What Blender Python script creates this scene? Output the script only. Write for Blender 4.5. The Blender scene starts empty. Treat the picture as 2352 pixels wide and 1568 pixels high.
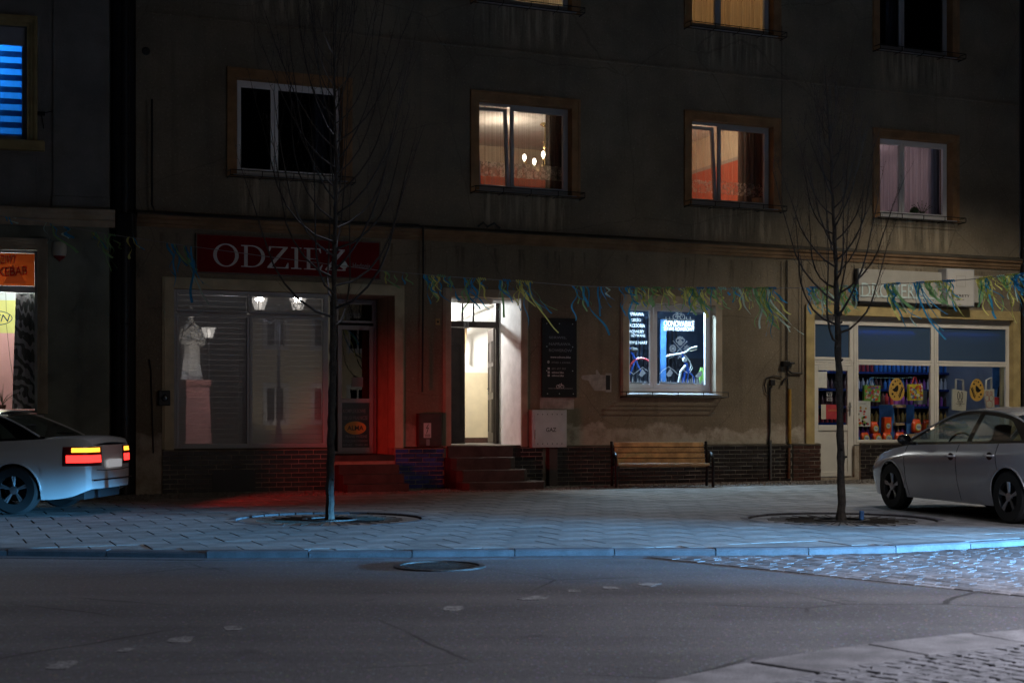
import bpy, bmesh, math, random
from mathutils import Vector, Matrix
random.seed(11)
SC = bpy.context.scene
COL = SC.collection
R = math.radians

# ------------------------------------------------------------------ camera, sky, moon, exposure
EYE = 1.27
cam = bpy.data.cameras.new("camera")
cam.lens = 50.0
cam.sensor_width = 36.0
cam.shift_y = 171.0 / 2352.0
cam.clip_end = 400.0
cam.dof.use_dof = True
cam.dof.focus_distance = 24.0
cam.dof.aperture_fstop = 2.8
camo = bpy.data.objects.new("camera", cam)
camo.location = (0, 0, EYE)
camo.rotation_euler = (R(90), 0, 0)
COL.objects.link(camo)
SC.camera = camo

MOON_EL, MOON_AZ = 64.0, 12.0
w = bpy.data.worlds.new("World")
SC.world = w
w.use_nodes = True
wn = w.node_tree
bgn = wn.nodes["Background"]
sky = wn.nodes.new("ShaderNodeTexSky")
sky.sky_type = 'NISHITA'
sky.sun_disc = False
sky.sun_elevation = R(MOON_EL)
sky.sun_rotation = R(MOON_AZ)
wn.links.new(sky.outputs[0], bgn.inputs[0])
bgn.inputs[1].default_value = 0.00025

sl = bpy.data.lights.new("moon", 'SUN')
sl.energy = 0.55
sl.angle = R(12)
sl.color = (0.80, 0.82, 1.0)
so = bpy.data.objects.new("moon", sl)
COL.objects.link(so)
_d = Vector((math.sin(R(MOON_AZ)) * math.cos(R(MOON_EL)), math.cos(R(MOON_AZ)) * math.cos(R(MOON_EL)), math.sin(R(MOON_EL))))
so.rotation_euler = _d.to_track_quat('Z', 'Y').to_euler()
so.location = (0, 0, 30)

SC.view_settings.view_transform = 'Standard'
SC.view_settings.look = 'None'
SC.view_settings.exposure = 0.0
SC.view_settings.gamma = 1.0
SC.view_settings.use_curve_mapping = False
SC.cycles.use_denoising = True
SC.cycles.sample_clamp_indirect = 4.0
SC.cycles.max_bounces = 6
SC.cycles.transparent_max_bounces = 16
SC.cycles.caustics_reflective = False
SC.cycles.caustics_refractive = False

# ------------------------------------------------------------------ survey helpers (sight lines to wall planes, in metres)
FPX, CX, HY = 3267.0, 1176.0, 955.0
GZ = -0.06      # pavement level
RZ = -0.13      # road level


class Frame:
    """A wall plane: local x along the wall, y into the house, z up."""

    def __init__(s, ox, oy, th):
        s.ox, s.oy, s.th = ox, oy, th
        s.u = (math.cos(th), math.sin(th))
        s.v = (-math.sin(th), math.cos(th))
        s.m = Matrix.Translation((ox, oy, 0)) @ Matrix.Rotation(th, 4, 'Z')

    def at(s, px, py, y=0.0):
        dx = (px - CX) / FPX
        t = (dx * (s.oy + y * s.v[1]) - s.ox - y * s.v[0]) / (s.u[0] - dx * s.u[1])
        Y = s.oy + t * s.u[1] + y * s.v[1]
        return t, EYE - (py - HY) * Y / FPX

    def t(s, px, y=0.0):
        return s.at(px, HY, y)[0]

    def w(s, t, y, z):
        return s.m @ Vector((t, y, z))


_oy = FPX / 122.0
MAIN = Frame((1100 - CX) * _oy / FPX, _oy, math.atan(FPX / (9050 - CX)))
LEFT = Frame((250 - CX) * 23.75 / FPX, 23.75, R(13.9))
ID = Matrix.Identity(4)


def gnd(px, py, z=GZ):
    Y = (EYE - z) * FPX / (py - HY)
    return (px - CX) * Y / FPX, Y


def at_depth(px, py, Y):
    return Vector(((px - CX) * Y / FPX, Y, EYE - (py - HY) * Y / FPX))


# ------------------------------------------------------------------ materials
MATS = {}


def _n(nt, typ, ins=None, **props):
    n = nt.nodes.new(typ)
    for k, v in props.items():
        setattr(n, k, v)
    for k, v in (ins or {}).items():
        s = n.inputs[k]
        if isinstance(v, bpy.types.NodeSocket):
            nt.links.new(v, s)
        else:
            s.default_value = v
    return n


def _math(nt, op, a, b=0.0, c=None, clamp=False):
    n = nt.nodes.new("ShaderNodeMath")
    n.operation = op
    n.use_clamp = clamp
    for i, v in enumerate((a, b, c)):
        if v is None:
            continue
        if isinstance(v, bpy.types.NodeSocket):
            nt.links.new(v, n.inputs[i])
        else:
            n.inputs[i].default_value = v
    return n.outputs[0]


def _mix(nt, fac, a, b, blend='MIX'):
    n = nt.nodes.new("ShaderNodeMix")
    n.data_type = 'RGBA'
    n.blend_type = blend
    for s, v in ((n.inputs[0], fac), (n.inputs[6], a), (n.inputs[7], b)):
        if isinstance(v, bpy.types.NodeSocket):
            nt.links.new(v, s)
        elif isinstance(v, (int, float)):
            s.default_value = v
        else:
            s.default_value = (v[0], v[1], v[2], 1.0)
    return n.outputs[2]


def _noise(nt, co, scale, detail=4.0, rough=0.55):
    n = _n(nt, "ShaderNodeTexNoise", {"Scale": scale, "Detail": detail, "Roughness": rough})
    if co is not None:
        nt.links.new(co, n.inputs["Vector"])
    return n.outputs["Fac"]


def _ramp(nt, fac, a, b):
    return _n(nt, "ShaderNodeMapRange", {0: fac, 1: a, 2: b, 3: 0.0, 4: 1.0}, clamp=True, interpolation_type='SMOOTHSTEP').outputs[0]


def M(name, col, rough=0.6, metal=0.0, var=0.12, vs=3.0, bump=0.0, bs=60.0, rnd=0.0, spec=0.4, coat=0.0, emit=None, es=0.0, grain=0.0, gs=200.0):
    if name in MATS:
        return MATS[name]
    m = bpy.data.materials.new(name)
    m.use_nodes = True
    nt = m.node_tree
    p = nt.nodes["Principled BSDF"]
    p.inputs["Roughness"].default_value = rough
    p.inputs["Metallic"].default_value = metal
    p.inputs["Specular IOR Level"].default_value = spec
    p.inputs["Coat Weight"].default_value = coat
    tc = nt.nodes.new("ShaderNodeTexCoord").outputs["Object"]
    c = None
    dark = tuple(x * (1 - var) for x in col)
    lite = tuple(min(1, x * (1 + var)) for x in col)
    if var > 0:
        f = _ramp(nt, _noise(nt, tc, vs, 5.0, 0.6), 0.3, 0.7)
        c = _mix(nt, f, dark, lite)
    else:
        c = _mix(nt, 0.0, col, col)
    if grain > 0:
        g = _ramp(nt, _noise(nt, tc, gs, 2.0, 0.7), 0.35, 0.68)
        c = _mix(nt, g, _mix(nt, 1.0, c, (1 - grain,) * 3, 'MULTIPLY'), c)
    if rnd > 0:
        oi = nt.nodes.new("ShaderNodeObjectInfo")
        k = _math(nt, 'MULTIPLY_ADD', oi.outputs["Random"], 2 * rnd, 1 - rnd)
        hs = _n(nt, "ShaderNodeHueSaturation", {"Value": k, "Color": c})
        c = hs.outputs[0]
    nt.links.new(c, p.inputs["Base Color"])
    if bump > 0:
        b = _n(nt, "ShaderNodeBump", {"Strength": bump, "Distance": 0.02, "Height": _noise(nt, tc, bs, 4.0, 0.65)})
        nt.links.new(b.outputs[0], p.inputs["Normal"])
    if emit:
        p.inputs["Emission Color"].default_value = (*emit, 1)
        p.inputs["Emission Strength"].default_value = es
    MATS[name] = m
    return m


def glass(name, tint=(0.9, 0.93, 0.95), gain=1.3, base=0.02, rough=0.0):
    m = bpy.data.materials.new(name)
    m.use_nodes = True
    nt = m.node_tree
    nt.nodes.clear()
    out = nt.nodes.new("ShaderNodeOutputMaterial")
    fc = _n(nt, "ShaderNodeLayerWeight", {"Blend": 0.5}).outputs["Facing"]
    fr = _math(nt, 'MULTIPLY_ADD', _math(nt, 'POWER', fc, 5.0), 0.95, 0.045)
    fac = _math(nt, 'MULTIPLY_ADD', fr, gain, base, clamp=True)
    tr = _n(nt, "ShaderNodeBsdfTransparent", {"Color": (*tint, 1)})
    gl = _n(nt, "ShaderNodeBsdfGlossy", {"Color": (1, 1, 1, 1), "Roughness": rough})
    mx = _n(nt, "ShaderNodeMixShader", {0: fac, 1: tr.outputs[0], 2: gl.outputs[0]})
    nt.links.new(mx.outputs[0], out.inputs[0])
    MATS[name] = m
    return m


def sheer(name, col, opacity=0.5, fold=40.0, lace=None):
    """Thin cloth: partly see-through, lit from both sides; opacity follows the folds and an optional lace band."""
    m = bpy.data.materials.new(name)
    m.use_nodes = True
    nt = m.node_tree
    nt.nodes.clear()
    out = nt.nodes.new("ShaderNodeOutputMaterial")
    tc = nt.nodes.new("ShaderNodeTexCoord").outputs["Object"]
    df = _n(nt, "ShaderNodeBsdfDiffuse", {"Color": (*col, 1)})
    tl = _n(nt, "ShaderNodeBsdfTranslucent", {"Color": (*col, 1)})
    cl = _n(nt, "ShaderNodeMixShader", {0: 0.6, 1: df.outputs[0], 2: tl.outputs[0]})
    tr = _n(nt, "ShaderNodeBsdfTransparent")
    sep = _n(nt, "ShaderNodeSeparateXYZ", {0: tc})
    wv = _noise(nt, _n(nt, "ShaderNodeCombineXYZ", {0: _math(nt, 'MULTIPLY', sep.outputs[0], fold)}).outputs[0], 1.0, 2.0)
    fac = _math(nt, 'MULTIPLY_ADD', _ramp(nt, wv, 0.35, 0.7), 0.26, opacity - 0.10, clamp=True)
    if lace:
        z = sep.outputs[2]
        band = None
        for a, b in lace:
            k = _math(nt, 'MULTIPLY', _math(nt, 'GREATER_THAN', z, a), _math(nt, 'LESS_THAN', z, b))
            band = k if band is None else _math(nt, 'MAXIMUM', band, k)
        vo = _n(nt, "ShaderNodeTexVoronoi", {"Vector": tc, "Scale": 14.0})
        ring = _math(nt, 'LESS_THAN', _math(nt, 'ABSOLUTE', _math(nt, 'SUBTRACT', vo.outputs["Distance"], 0.36)), 0.15)
        fac = _math(nt, 'MAXIMUM', fac, _math(nt, 'MULTIPLY', band, _math(nt, 'MULTIPLY_ADD', ring, 0.30, 0.34)))
    mx = _n(nt, "ShaderNodeMixShader", {0: fac, 1: tr.outputs[0], 2: cl.outputs[0]})
    nt.links.new(mx.outputs[0], out.inputs[0])
    MATS[name] = m
    return m


def emission(name, col, s):
    m = bpy.data.materials.new(name)
    m.use_nodes = True
    nt = m.node_tree
    p = nt.nodes["Principled BSDF"]
    p.inputs["Base Color"].default_value = (*[min(1, c) for c in col], 1)
    p.inputs["Emission Color"].default_value = (*col, 1)
    p.inputs["Emission Strength"].default_value = s
    MATS[name] = m
    return m


def plaster(name, col, patch, zlo, zhi, grain, streak=0.25):
    """Roughcast wall: grain, soft blotches, rain streaks and a ragged band of pale repair plaster above the plinth."""
    m = bpy.data.materials.new(name)
    m.use_nodes = True
    nt = m.node_tree
    p = nt.nodes["Principled BSDF"]
    p.inputs["Roughness"].default_value = 0.9
    p.inputs["Specular IOR Level"].default_value = 0.15
    tc = nt.nodes.new("ShaderNodeTexCoord").outputs["Object"]
    sep = _n(nt, "ShaderNodeSeparateXYZ", {0: tc})
    big = _noise(nt, tc, 0.7, 6.0, 0.6)
    c = _mix(nt, _ramp(nt, big, 0.3, 0.72), tuple(x * 0.72 for x in col), tuple(x * 1.18 for x in col))
    st = _noise(nt, _n(nt, "ShaderNodeMapping", {0: tc, 3: (2.2, 1.0, 0.12)}).outputs[0], 1.6, 5.0, 0.6)
    c = _mix(nt, _math(nt, 'MULTIPLY', _ramp(nt, st, 0.52, 0.75), streak), c, tuple(x * 0.45 for x in col))
    if patch:
        ph = _math(nt, 'MODULO', _math(nt, 'ADD', sep.outputs[0], 3.3 + 4.575 + 4.57), 4.57)
        inx = _math(nt, 'MULTIPLY', _ramp(nt, ph, 0.0, 0.12), _ramp(nt, ph, 2.0, 1.85))
        sn = _noise(nt, _n(nt, "ShaderNodeMapping", {0: tc, 3: (7.0, 1.0, 0.55)}).outputs[0], 1.0, 5.0, 0.6)
        zz = sep.outputs[2]
        inz = _math(nt, 'MULTIPLY', _ramp(nt, zz, 4.75, 5.1), _math(nt, 'LESS_THAN', zz, 5.56))
        inz2 = _math(nt, 'MULTIPLY', _ramp(nt, zz, 8.2, 8.7), _math(nt, 'LESS_THAN', zz, 9.1))
        inz3 = _math(nt, 'MULTIPLY', _ramp(nt, zz, 3.75, 4.4), _math(nt, 'LESS_THAN', zz, 4.5))
        both = _math(nt, 'MULTIPLY', inx, _math(nt, 'MAXIMUM', inz, inz2))
        c = _mix(nt, _math(nt, 'MULTIPLY', both, _math(nt, 'MULTIPLY', _ramp(nt, sn, 0.48, 0.62), 0.75)), c, tuple(x * 1.9 for x in col))
        c = _mix(nt, _math(nt, 'MULTIPLY', _math(nt, 'MAXIMUM', both, inz3), _math(nt, 'MULTIPLY', _ramp(nt, sn, 0.47, 0.36), 0.6)), c, tuple(x * 0.35 for x in col))
        ck = _n(nt, "ShaderNodeTexVoronoi", {"Vector": _mix(nt, 0.25, tc, _n(nt, "ShaderNodeTexNoise", {"Vector": tc, "Scale": 1.2, "Detail": 5.0}).outputs["Color"], 'ADD'), "Scale": 0.33}, feature='DISTANCE_TO_EDGE')
        c = _mix(nt, _math(nt, 'MULTIPLY', _math(nt, 'LESS_THAN', ck.outputs["Distance"], 0.0025), 0.3), c, tuple(x * 0.25 for x in col))
    gr = _noise(nt, tc, 24.0, 4.0, 0.85)
    c = _mix(nt, _math(nt, 'MULTIPLY', _ramp(nt, gr, 0.56, 0.72), grain), c, tuple(min(1, x * 2.3) for x in col))
    c = _mix(nt, _math(nt, 'MULTIPLY', _ramp(nt, gr, 0.45, 0.3), grain), c, tuple(x * 0.4 for x in col))
    if patch:
        edge = _math(nt, 'MULTIPLY_ADD', _noise(nt, tc, 1.1, 6.0, 0.62), (zhi - zlo) * 2.2, zlo - 0.45 * (zhi - zlo))
        k = _ramp(nt, _math(nt, 'SUBTRACT', edge, sep.outputs[2]), -0.05, 0.06)
        blot = _ramp(nt, _noise(nt, tc, 3.2, 5.0, 0.65), 0.32, 0.6)
        k = _math(nt, 'MULTIPLY', k, _math(nt, 'MULTIPLY_ADD', blot, 0.75, 0.2))
        c = _mix(nt, k, c, patch)
    nt.links.new(c, p.inputs["Base Color"])
    b = _n(nt, "ShaderNodeBump", {"Strength": 0.75, "Distance": 0.02, "Height": _noise(nt, tc, 26.0, 5.0, 0.8)})
    nt.links.new(b.outputs[0], p.inputs["Normal"])
    MATS[name] = m
    return m


plaster("main_plaster", (0.235, 0.195, 0.14), (0.44, 0.39, 0.32), 0.75, 1.3, 0.75, 0.4)
plaster("left_plaster", (0.24, 0.265, 0.225), None, 0, 0, 0.18, 0.12)
plaster("left_plaster_grey", (0.25, 0.24, 0.225), None, 0, 0, 0.18, 0.2)
plaster("grey_wall", (0.3, 0.31, 0.34), None, 0, 0, 0.2)
M("ochre_trim", (0.30, 0.165, 0.075), 0.85, var=0.25, vs=2.5, bump=0.25, bs=30)
M("cream_trim", (0.50, 0.44, 0.30), 0.85, var=0.15, vs=3, bump=0.2, bs=40)
M("beige_trim", (0.42, 0.35, 0.26), 0.85, var=0.15, vs=3, bump=0.2, bs=40)
M("gold_trim", (0.40, 0.31, 0.14), 0.85, var=0.2, vs=3, bump=0.2, bs=40)
M("cornice_paint", (0.21, 0.13, 0.07), 0.85, var=0.3, vs=1.5, bump=0.3, bs=25)
M("cornice_dirt", (0.075, 0.065, 0.05), 0.95, var=0.4, vs=2.0, bump=0.4, bs=30)
M("white_pvc", (0.80, 0.80, 0.82), 0.35, var=0.05, vs=2)
M("grey_pvc", (0.36, 0.37, 0.40), 0.4, var=0.06, vs=2)
M("cream_pvc", (0.62, 0.60, 0.55), 0.4, var=0.06, vs=2)
M("white_paint", (0.70, 0.71, 0.72), 0.7, var=0.1, vs=4, bump=0.15, bs=20)
M("dark_wood", (0.035, 0.025, 0.022), 0.45, var=0.3, vs=6, bump=0.1)
M("black_iron", (0.012, 0.012, 0.013), 0.45, metal=0.4, var=0.3)
M("black_plastic", (0.014, 0.014, 0.016), 0.5, var=0.2)
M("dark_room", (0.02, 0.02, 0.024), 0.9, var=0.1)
M("brick_black", (0.022, 0.017, 0.017), 0.42, var=0.25, vs=8, rnd=0.4, spec=0.35, bump=0.12, bs=25)
M("brick_brown", (0.06, 0.028, 0.022), 0.42, var=0.25, vs=8, rnd=0.35, spec=0.35, bump=0.12, bs=25)
M("brick_blue_lit", (0.022, 0.03, 0.22), 0.4, var=0.25, vs=5, rnd=0.45, spec=0.35, bump=0.12, bs=25)  # blue light on the dark bricks, put into their colour
M("mortar", (0.32, 0.30, 0.25), 0.95, var=0.45, vs=2.5, bump=0.3)
M("step_stone", (0.055, 0.045, 0.042), 0.7, var=0.3, vs=4, bump=0.3, bs=40)
M("slab", (0.27, 0.262, 0.25), 0.85, var=0.32, vs=2.6, bump=0.35, bs=90, rnd=0.16, grain=0.4, gs=130)
M("slab_base", (0.06, 0.052, 0.045), 0.95, var=0.4, vs=4)
M("mosaic", (0.17, 0.16, 0.15), 0.8, var=0.3, vs=6, bump=0.4, bs=60, rnd=0.3)
M("kerb_stone", (0.09, 0.083, 0.09), 0.75, var=0.22, vs=5, bump=0.45, bs=80, rnd=0.1, grain=0.3, gs=110)
M("border_granite", (0.20, 0.195, 0.20), 0.8, var=0.3, vs=4, bump=0.4, bs=60, rnd=0.12, grain=0.3, gs=90)
M("sett_dark", (0.15, 0.148, 0.155), 0.75, var=0.3, vs=9, bump=0.4, bs=45)
M("sett", (0.15, 0.145, 0.15), 0.92, var=0.3, vs=7, bump=0.12, bs=45, rnd=0.35, spec=0.1)
def asphalt(name):
    m = bpy.data.materials.new(name)
    m.use_nodes = True
    nt = m.node_tree
    p = nt.nodes["Principled BSDF"]
    tc = nt.nodes.new("ShaderNodeTexCoord").outputs["Object"]
    c = _mix(nt, _ramp(nt, _noise(nt, tc, 0.55, 6.0, 0.65), 0.3, 0.7), (0.070, 0.069, 0.074), (0.112, 0.110, 0.116))
    # wheel-polished lanes running along the street
    ln = _noise(nt, _n(nt, "ShaderNodeMapping", {0: tc, 3: (0.05, 1.1, 1.0)}).outputs[0], 1.0, 3.0, 0.5)
    c = _mix(nt, _math(nt, 'MULTIPLY', _ramp(nt, ln, 0.42, 0.66), 0.5), c, (0.15, 0.147, 0.152))
    # aggregate
    st = _n(nt, "ShaderNodeTexVoronoi", {"Vector": tc, "Scale": 26.0})
    c = _mix(nt, _math(nt, 'MULTIPLY', _ramp(nt, st.outputs["Distance"], 0.30, 0.10), 0.55), c, _mix(nt, 0.6, st.outputs["Color"], (0.22, 0.22, 0.23)))
    g = _noise(nt, tc, 28.0, 4.0, 0.8)
    c = _mix(nt, _math(nt, 'MULTIPLY', _ramp(nt, g, 0.5, 0.36), 0.65), c, (0.035, 0.034, 0.036))
    # oil spots and patched strips
    oil = _ramp(nt, _noise(nt, tc, 1.7, 3.0, 0.5), 0.66, 0.74)
    c = _mix(nt, _math(nt, 'MULTIPLY', oil, 0.55), c, (0.03, 0.03, 0.032))
    # cracks
    cr = _n(nt, "ShaderNodeTexVoronoi", {"Vector": _mix(nt, 0.12, tc, _n(nt, "ShaderNodeTexNoise", {"Vector": tc, "Scale": 1.4, "Detail": 5.0}).outputs["Color"], 'ADD'), "Scale": 0.42}, feature='DISTANCE_TO_EDGE')
    k = _math(nt, 'MULTIPLY', _math(nt, 'LESS_THAN', cr.outputs["Distance"], 0.006), _ramp(nt, _noise(nt, tc, 0.4, 2.0), 0.45, 0.6))
    c = _mix(nt, _math(nt, 'MULTIPLY', k, 0.8), c, (0.02, 0.02, 0.02))
    nt.links.new(c, p.inputs["Base Color"])
    nt.links.new(_math(nt, 'MULTIPLY_ADD', ln, -0.25, 0.78), p.inputs["Roughness"])
    p.inputs["Specular IOR Level"].default_value = 0.35
    b = _n(nt, "ShaderNodeBump", {"Strength": 0.8, "Distance": 0.012, "Height": _math(nt, 'ADD', _noise(nt, tc, 60.0, 4.0, 0.7), _math(nt, 'MULTIPLY', k, -2.0))})
    nt.links.new(b.outputs[0], p.inputs["Normal"])
    MATS[name] = m


asphalt("asphalt")
M("road_paint", (0.30, 0.30, 0.30), 0.85, var=0.4, vs=14, bump=0.5, bs=90, grain=0.6, gs=60)
M("cast_iron", (0.05, 0.047, 0.045), 0.5, metal=0.6, var=0.35, vs=8, bump=0.5, bs=60)
M("soil", (0.035, 0.027, 0.02), 0.95, var=0.5, vs=9, bump=0.8, bs=40)
M("bark", (0.06, 0.049, 0.04), 0.8, var=0.4, vs=14, bump=0.8, bs=60)
M("twig", (0.038, 0.029, 0.024), 0.55, var=0.35, vs=8, bump=0.2)
M("bench_wood", (0.46, 0.29, 0.13), 0.5, var=0.35, vs=5, bump=0.15, bs=40, rnd=0.12)
M("bolt_steel", (0.55, 0.55, 0.55), 0.3, metal=0.9, var=0.1)
M("steel_sheet", (0.66, 0.64, 0.64), 0.36, metal=0.55, var=0.10, vs=3)
M("sign_red", (0.16, 0.004, 0.007), 0.75, spec=0.15, var=0.15, vs=2)
M("letter_white", (0.62, 0.62, 0.62), 0.5, var=0.08)
M("letter_dull", (0.62, 0.62, 0.62), 0.6, var=0.15, vs=5)
M("letter_grey", (0.22, 0.22, 0.23), 0.5, var=0.1)
M("letter_black", (0.015, 0.015, 0.016), 0.5, var=0.1)
M("letter_red", (0.35, 0.012, 0.02), 0.5, var=0.1)
M("letter_blue", (0.02, 0.10, 0.28), 0.5, var=0.1)
M("board_black", (0.012, 0.012, 0.013), 0.35, var=0.1)
M("sign_panel", (0.40, 0.385, 0.345), 0.45, var=0.08, vs=3)
M("sign_box", (0.50, 0.49, 0.47), 0.35, var=0.06, vs=3)
M("letter_cyan", (0.56, 0.68, 0.68), 0.35, var=0.05)
M("painted_grey", (0.33, 0.31, 0.28), 0.9, var=0.25, vs=6, bump=0.4, bs=42)
M("yellow_pipe", (0.34, 0.20, 0.03), 0.6, var=0.25, vs=5)
M("grey_pipe", (0.14, 0.14, 0.14), 0.5, metal=0.5, var=0.2)
M("rust", (0.14, 0.06, 0.03), 0.9, var=0.5, vs=10, bump=0.4)
M("alarm_white", (0.55, 0.53, 0.45), 0.45, var=0.05)
M("alarm_red", (0.20, 0.01, 0.012), 0.35, var=0.05)
M("blind_grey", (0.70, 0.67, 0.67), 0.6, var=0.06, vs=2, rnd=0.05)
M("curtain_brown", (0.10, 0.05, 0.035), 0.9, var=0.2, vs=4)
M("curtain_blue", (0.30, 0.32, 0.42), 0.9, var=0.1, vs=4)
M("brass", (0.75, 0.55, 0.25), 0.25, metal=0.9, var=0.1)
M("orange_wall", (0.55, 0.11, 0.055), 0.85, var=0.06)
M("cream_wall", (0.70, 0.60, 0.45), 0.85, var=0.05)
M("white_wall", (0.80, 0.79, 0.76), 0.85, var=0.04)
M("beige_wall", (0.72, 0.62, 0.43), 0.85, var=0.06, bump=0.15)
M("grey_band", (0.40, 0.37, 0.33), 0.85, var=0.05)
M("pink_wall", (0.55, 0.46, 0.46), 0.85, var=0.05)
M("kebab_pink", (0.80, 0.42, 0.40), 0.85, var=0.05)
M("kebab_yellow", (0.75, 0.72, 0.25), 0.85, var=0.05)
M("kebab_white", (0.75, 0.80, 0.78), 0.85, var=0.05)
M("kebab_orange", (0.36, 0.12, 0.035), 0.6, var=0.35, vs=2.5)
M("shop_dark", (0.05, 0.055, 0.08), 0.8, var=0.2, vs=2)
M("shop_blue", (0.05, 0.08, 0.15), 0.7, var=0.15, vs=2)
M("blue_panel", (0.015, 0.04, 0.18), 0.5, var=0.1)
M("bike_blue", (0.03, 0.10, 0.50), 0.25, var=0.05, coat=0.6)
M("bike_white", (0.75, 0.78, 0.82), 0.3, var=0.05)
M("rubber", (0.018, 0.018, 0.018), 0.8, var=0.2)
M("car_silver", (0.52, 0.52, 0.54), 0.24, metal=0.2, var=0.02, coat=0.8, spec=0.5)
M("car_white", (0.72, 0.72, 0.71), 0.32, var=0.02, coat=0.8, spec=0.5)
M("car_black", (0.008, 0.008, 0.009), 0.25, var=0.05, coat=0.4)
M("car_interior", (0.03, 0.03, 0.033), 0.8, var=0.1)
M("car_lamp", (0.22, 0.23, 0.25), 0.12, metal=0.4, var=0.1, coat=1.0)
M("chrome", (0.7, 0.7, 0.7), 0.15, metal=1.0, var=0.02)
M("alloy", (0.42, 0.42, 0.43), 0.35, metal=0.9, var=0.05)
M("statue_stone", (0.62, 0.60, 0.56), 0.85, var=0.2, vs=5, bump=0.3, bs=20)
M("statue_base", (0.13, 0.045, 0.033), 0.85, var=0.25, vs=4, bump=0.3, bs=20)
M("paper_white", (0.62, 0.62, 0.58), 0.7, var=0.08, vs=8)
M("paper_red", (0.42, 0.04, 0.05), 0.6, var=0.15, vs=5)
M("paper_blue", (0.05, 0.16, 0.40), 0.6, var=0.3, vs=4)
M("paper_green", (0.20, 0.42, 0.08), 0.6, var=0.2, vs=6)
M("paper_yellow", (0.62, 0.52, 0.04), 0.6, var=0.15, vs=6)
M("egg_yellow", (0.72, 0.42, 0.09), 0.6, var=0.06)
M("tote_cloth", (0.52, 0.49, 0.40), 0.9, var=0.08, bump=0.2, bs=120)
M("bag_orange", (0.72, 0.085, 0.02), 0.28, var=0.2, vs=9, bump=0.5, bs=14)
M("wood_light", (0.40, 0.27, 0.15), 0.6, var=0.2)
M("leaf", (0.035, 0.07, 0.02), 0.6, var=0.3)
M("pot", (0.15, 0.06, 0.04), 0.8, var=0.2)
M("wire", (0.30, 0.30, 0.30), 0.6, var=0.1)
for _i, _c in enumerate([(0.45, 0.05, 0.06), (0.35, 0.10, 0.40), (0.62, 0.62, 0.66), (0.05, 0.20, 0.55), (0.12, 0.05, 0.05), (0.50, 0.30, 0.08)]):
    M("bottle_%d" % _i, _c, 0.3, var=0.1)
glass("pane")
glass("pane_dark", tint=(0.35, 0.36, 0.38), gain=1.2)
glass("shop_pane", tint=(0.92, 0.94, 0.95), gain=1.4, base=0.05, rough=0.012)
glass("car_glass", tint=(0.55, 0.62, 0.62), gain=1.2, base=0.03)
sheer("net_cream", (0.80, 0.72, 0.60), 0.17, 34.0, lace=[(0.34, 0.62), (0.0, 0.14)])
sheer("net_cream_lace", (0.75, 0.62, 0.55), 0.20, 30.0, lace=[(0.30, 0.56), (0.0, 0.13)])
sheer("net_mauve", (0.75, 0.66, 0.70), 0.62, 26.0)
sheer("net_amber", (0.80, 0.55, 0.32), 0.70, 46.0)
sheer("blind_dark", (0.10, 0.16, 0.24), 0.93, 3.0)
sheer("blind_pale", (0.55, 0.72, 0.85), 0.72, 3.0)
_m = bpy.data.materials.new("frost_blue")
_m.use_nodes = True
_nt = _m.node_tree
_nt.nodes.clear()
_o = _nt.nodes.new("ShaderNodeOutputMaterial")
_t = _n(_nt, "ShaderNodeBsdfTranslucent", {"Color": (0.02, 0.12, 0.36, 1)})
_d2 = _n(_nt, "ShaderNodeBsdfDiffuse", {"Color": (0.10, 0.17, 0.27, 1)})
_g = _n(_nt, "ShaderNodeBsdfGlossy", {"Color": (1, 1, 1, 1), "Roughness": 0.25})
_x = _n(_nt, "ShaderNodeMixShader", {0: 0.5, 1: _t.outputs[0], 2: _d2.outputs[0]})
_y = _n(_nt, "ShaderNodeMixShader", {0: 0.05, 1: _x.outputs[0], 2: _g.outputs[0]})
_nt.links.new(_y.outputs[0], _o.inputs[0])
MATS["frost_blue"] = _m
def vinyl(name, col, tr=0.6):
    m = bpy.data.materials.new(name)
    m.use_nodes = True
    nt = m.node_tree
    nt.nodes.clear()
    o = nt.nodes.new("ShaderNodeOutputMaterial")
    t = _n(nt, "ShaderNodeBsdfTranslucent", {"Color": (*col, 1)})
    d = _n(nt, "ShaderNodeBsdfDiffuse", {"Color": (*col, 1)})
    x = _n(nt, "ShaderNodeMixShader", {0: tr, 1: d.outputs[0], 2: t.outputs[0]})
    nt.links.new(x.outputs[0], o.inputs[0])
    MATS[name] = m


vinyl("blind_slat", (0.62, 0.60, 0.60), 0.35)
vinyl("ribbon_yellow", (0.80, 0.78, 0.26), 0.45)
vinyl("ribbon_blue", (0.06, 0.36, 0.68), 0.45)
vinyl("ribbon_green", (0.30, 0.55, 0.26), 0.45)
vinyl("ribbon_pale", (0.62, 0.80, 0.72), 0.45)
vinyl("vinyl_white", (0.55, 0.55, 0.55))
vinyl("vinyl_grey", (0.45, 0.45, 0.47))
vinyl("film_orange", (0.36, 0.14, 0.06), 0.8)
vinyl("film_red", (0.62, 0.02, 0.04), 0.7)
vinyl("film_pyramid", (0.70, 0.62, 0.55), 0.85)
vinyl("film_dark", (0.26, 0.10, 0.05), 0.8)
sheer("lamp_glass", (0.9, 0.9, 0.88), 0.5, 3.0)
emission("bulb_warm", (1.0, 0.88, 0.70), 7.0)
emission("tube_white", (0.80, 0.92, 1.0), 10.0)
emission("lantern_light", (1.0, 0.93, 0.85), 5.0)
_m = bpy.data.materials.new("lantern_pane")
_m.use_nodes = True
_nt = _m.node_tree
_nt.nodes.clear()
_o = _nt.nodes.new("ShaderNodeOutputMaterial")
_t = _n(_nt, "ShaderNodeBsdfTransparent", {"Color": (0.9, 0.9, 0.9, 1)})
_e = _n(_nt, "ShaderNodeEmission", {"Color": (1.0, 0.93, 0.85, 1), "Strength": 4.0})
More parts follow.
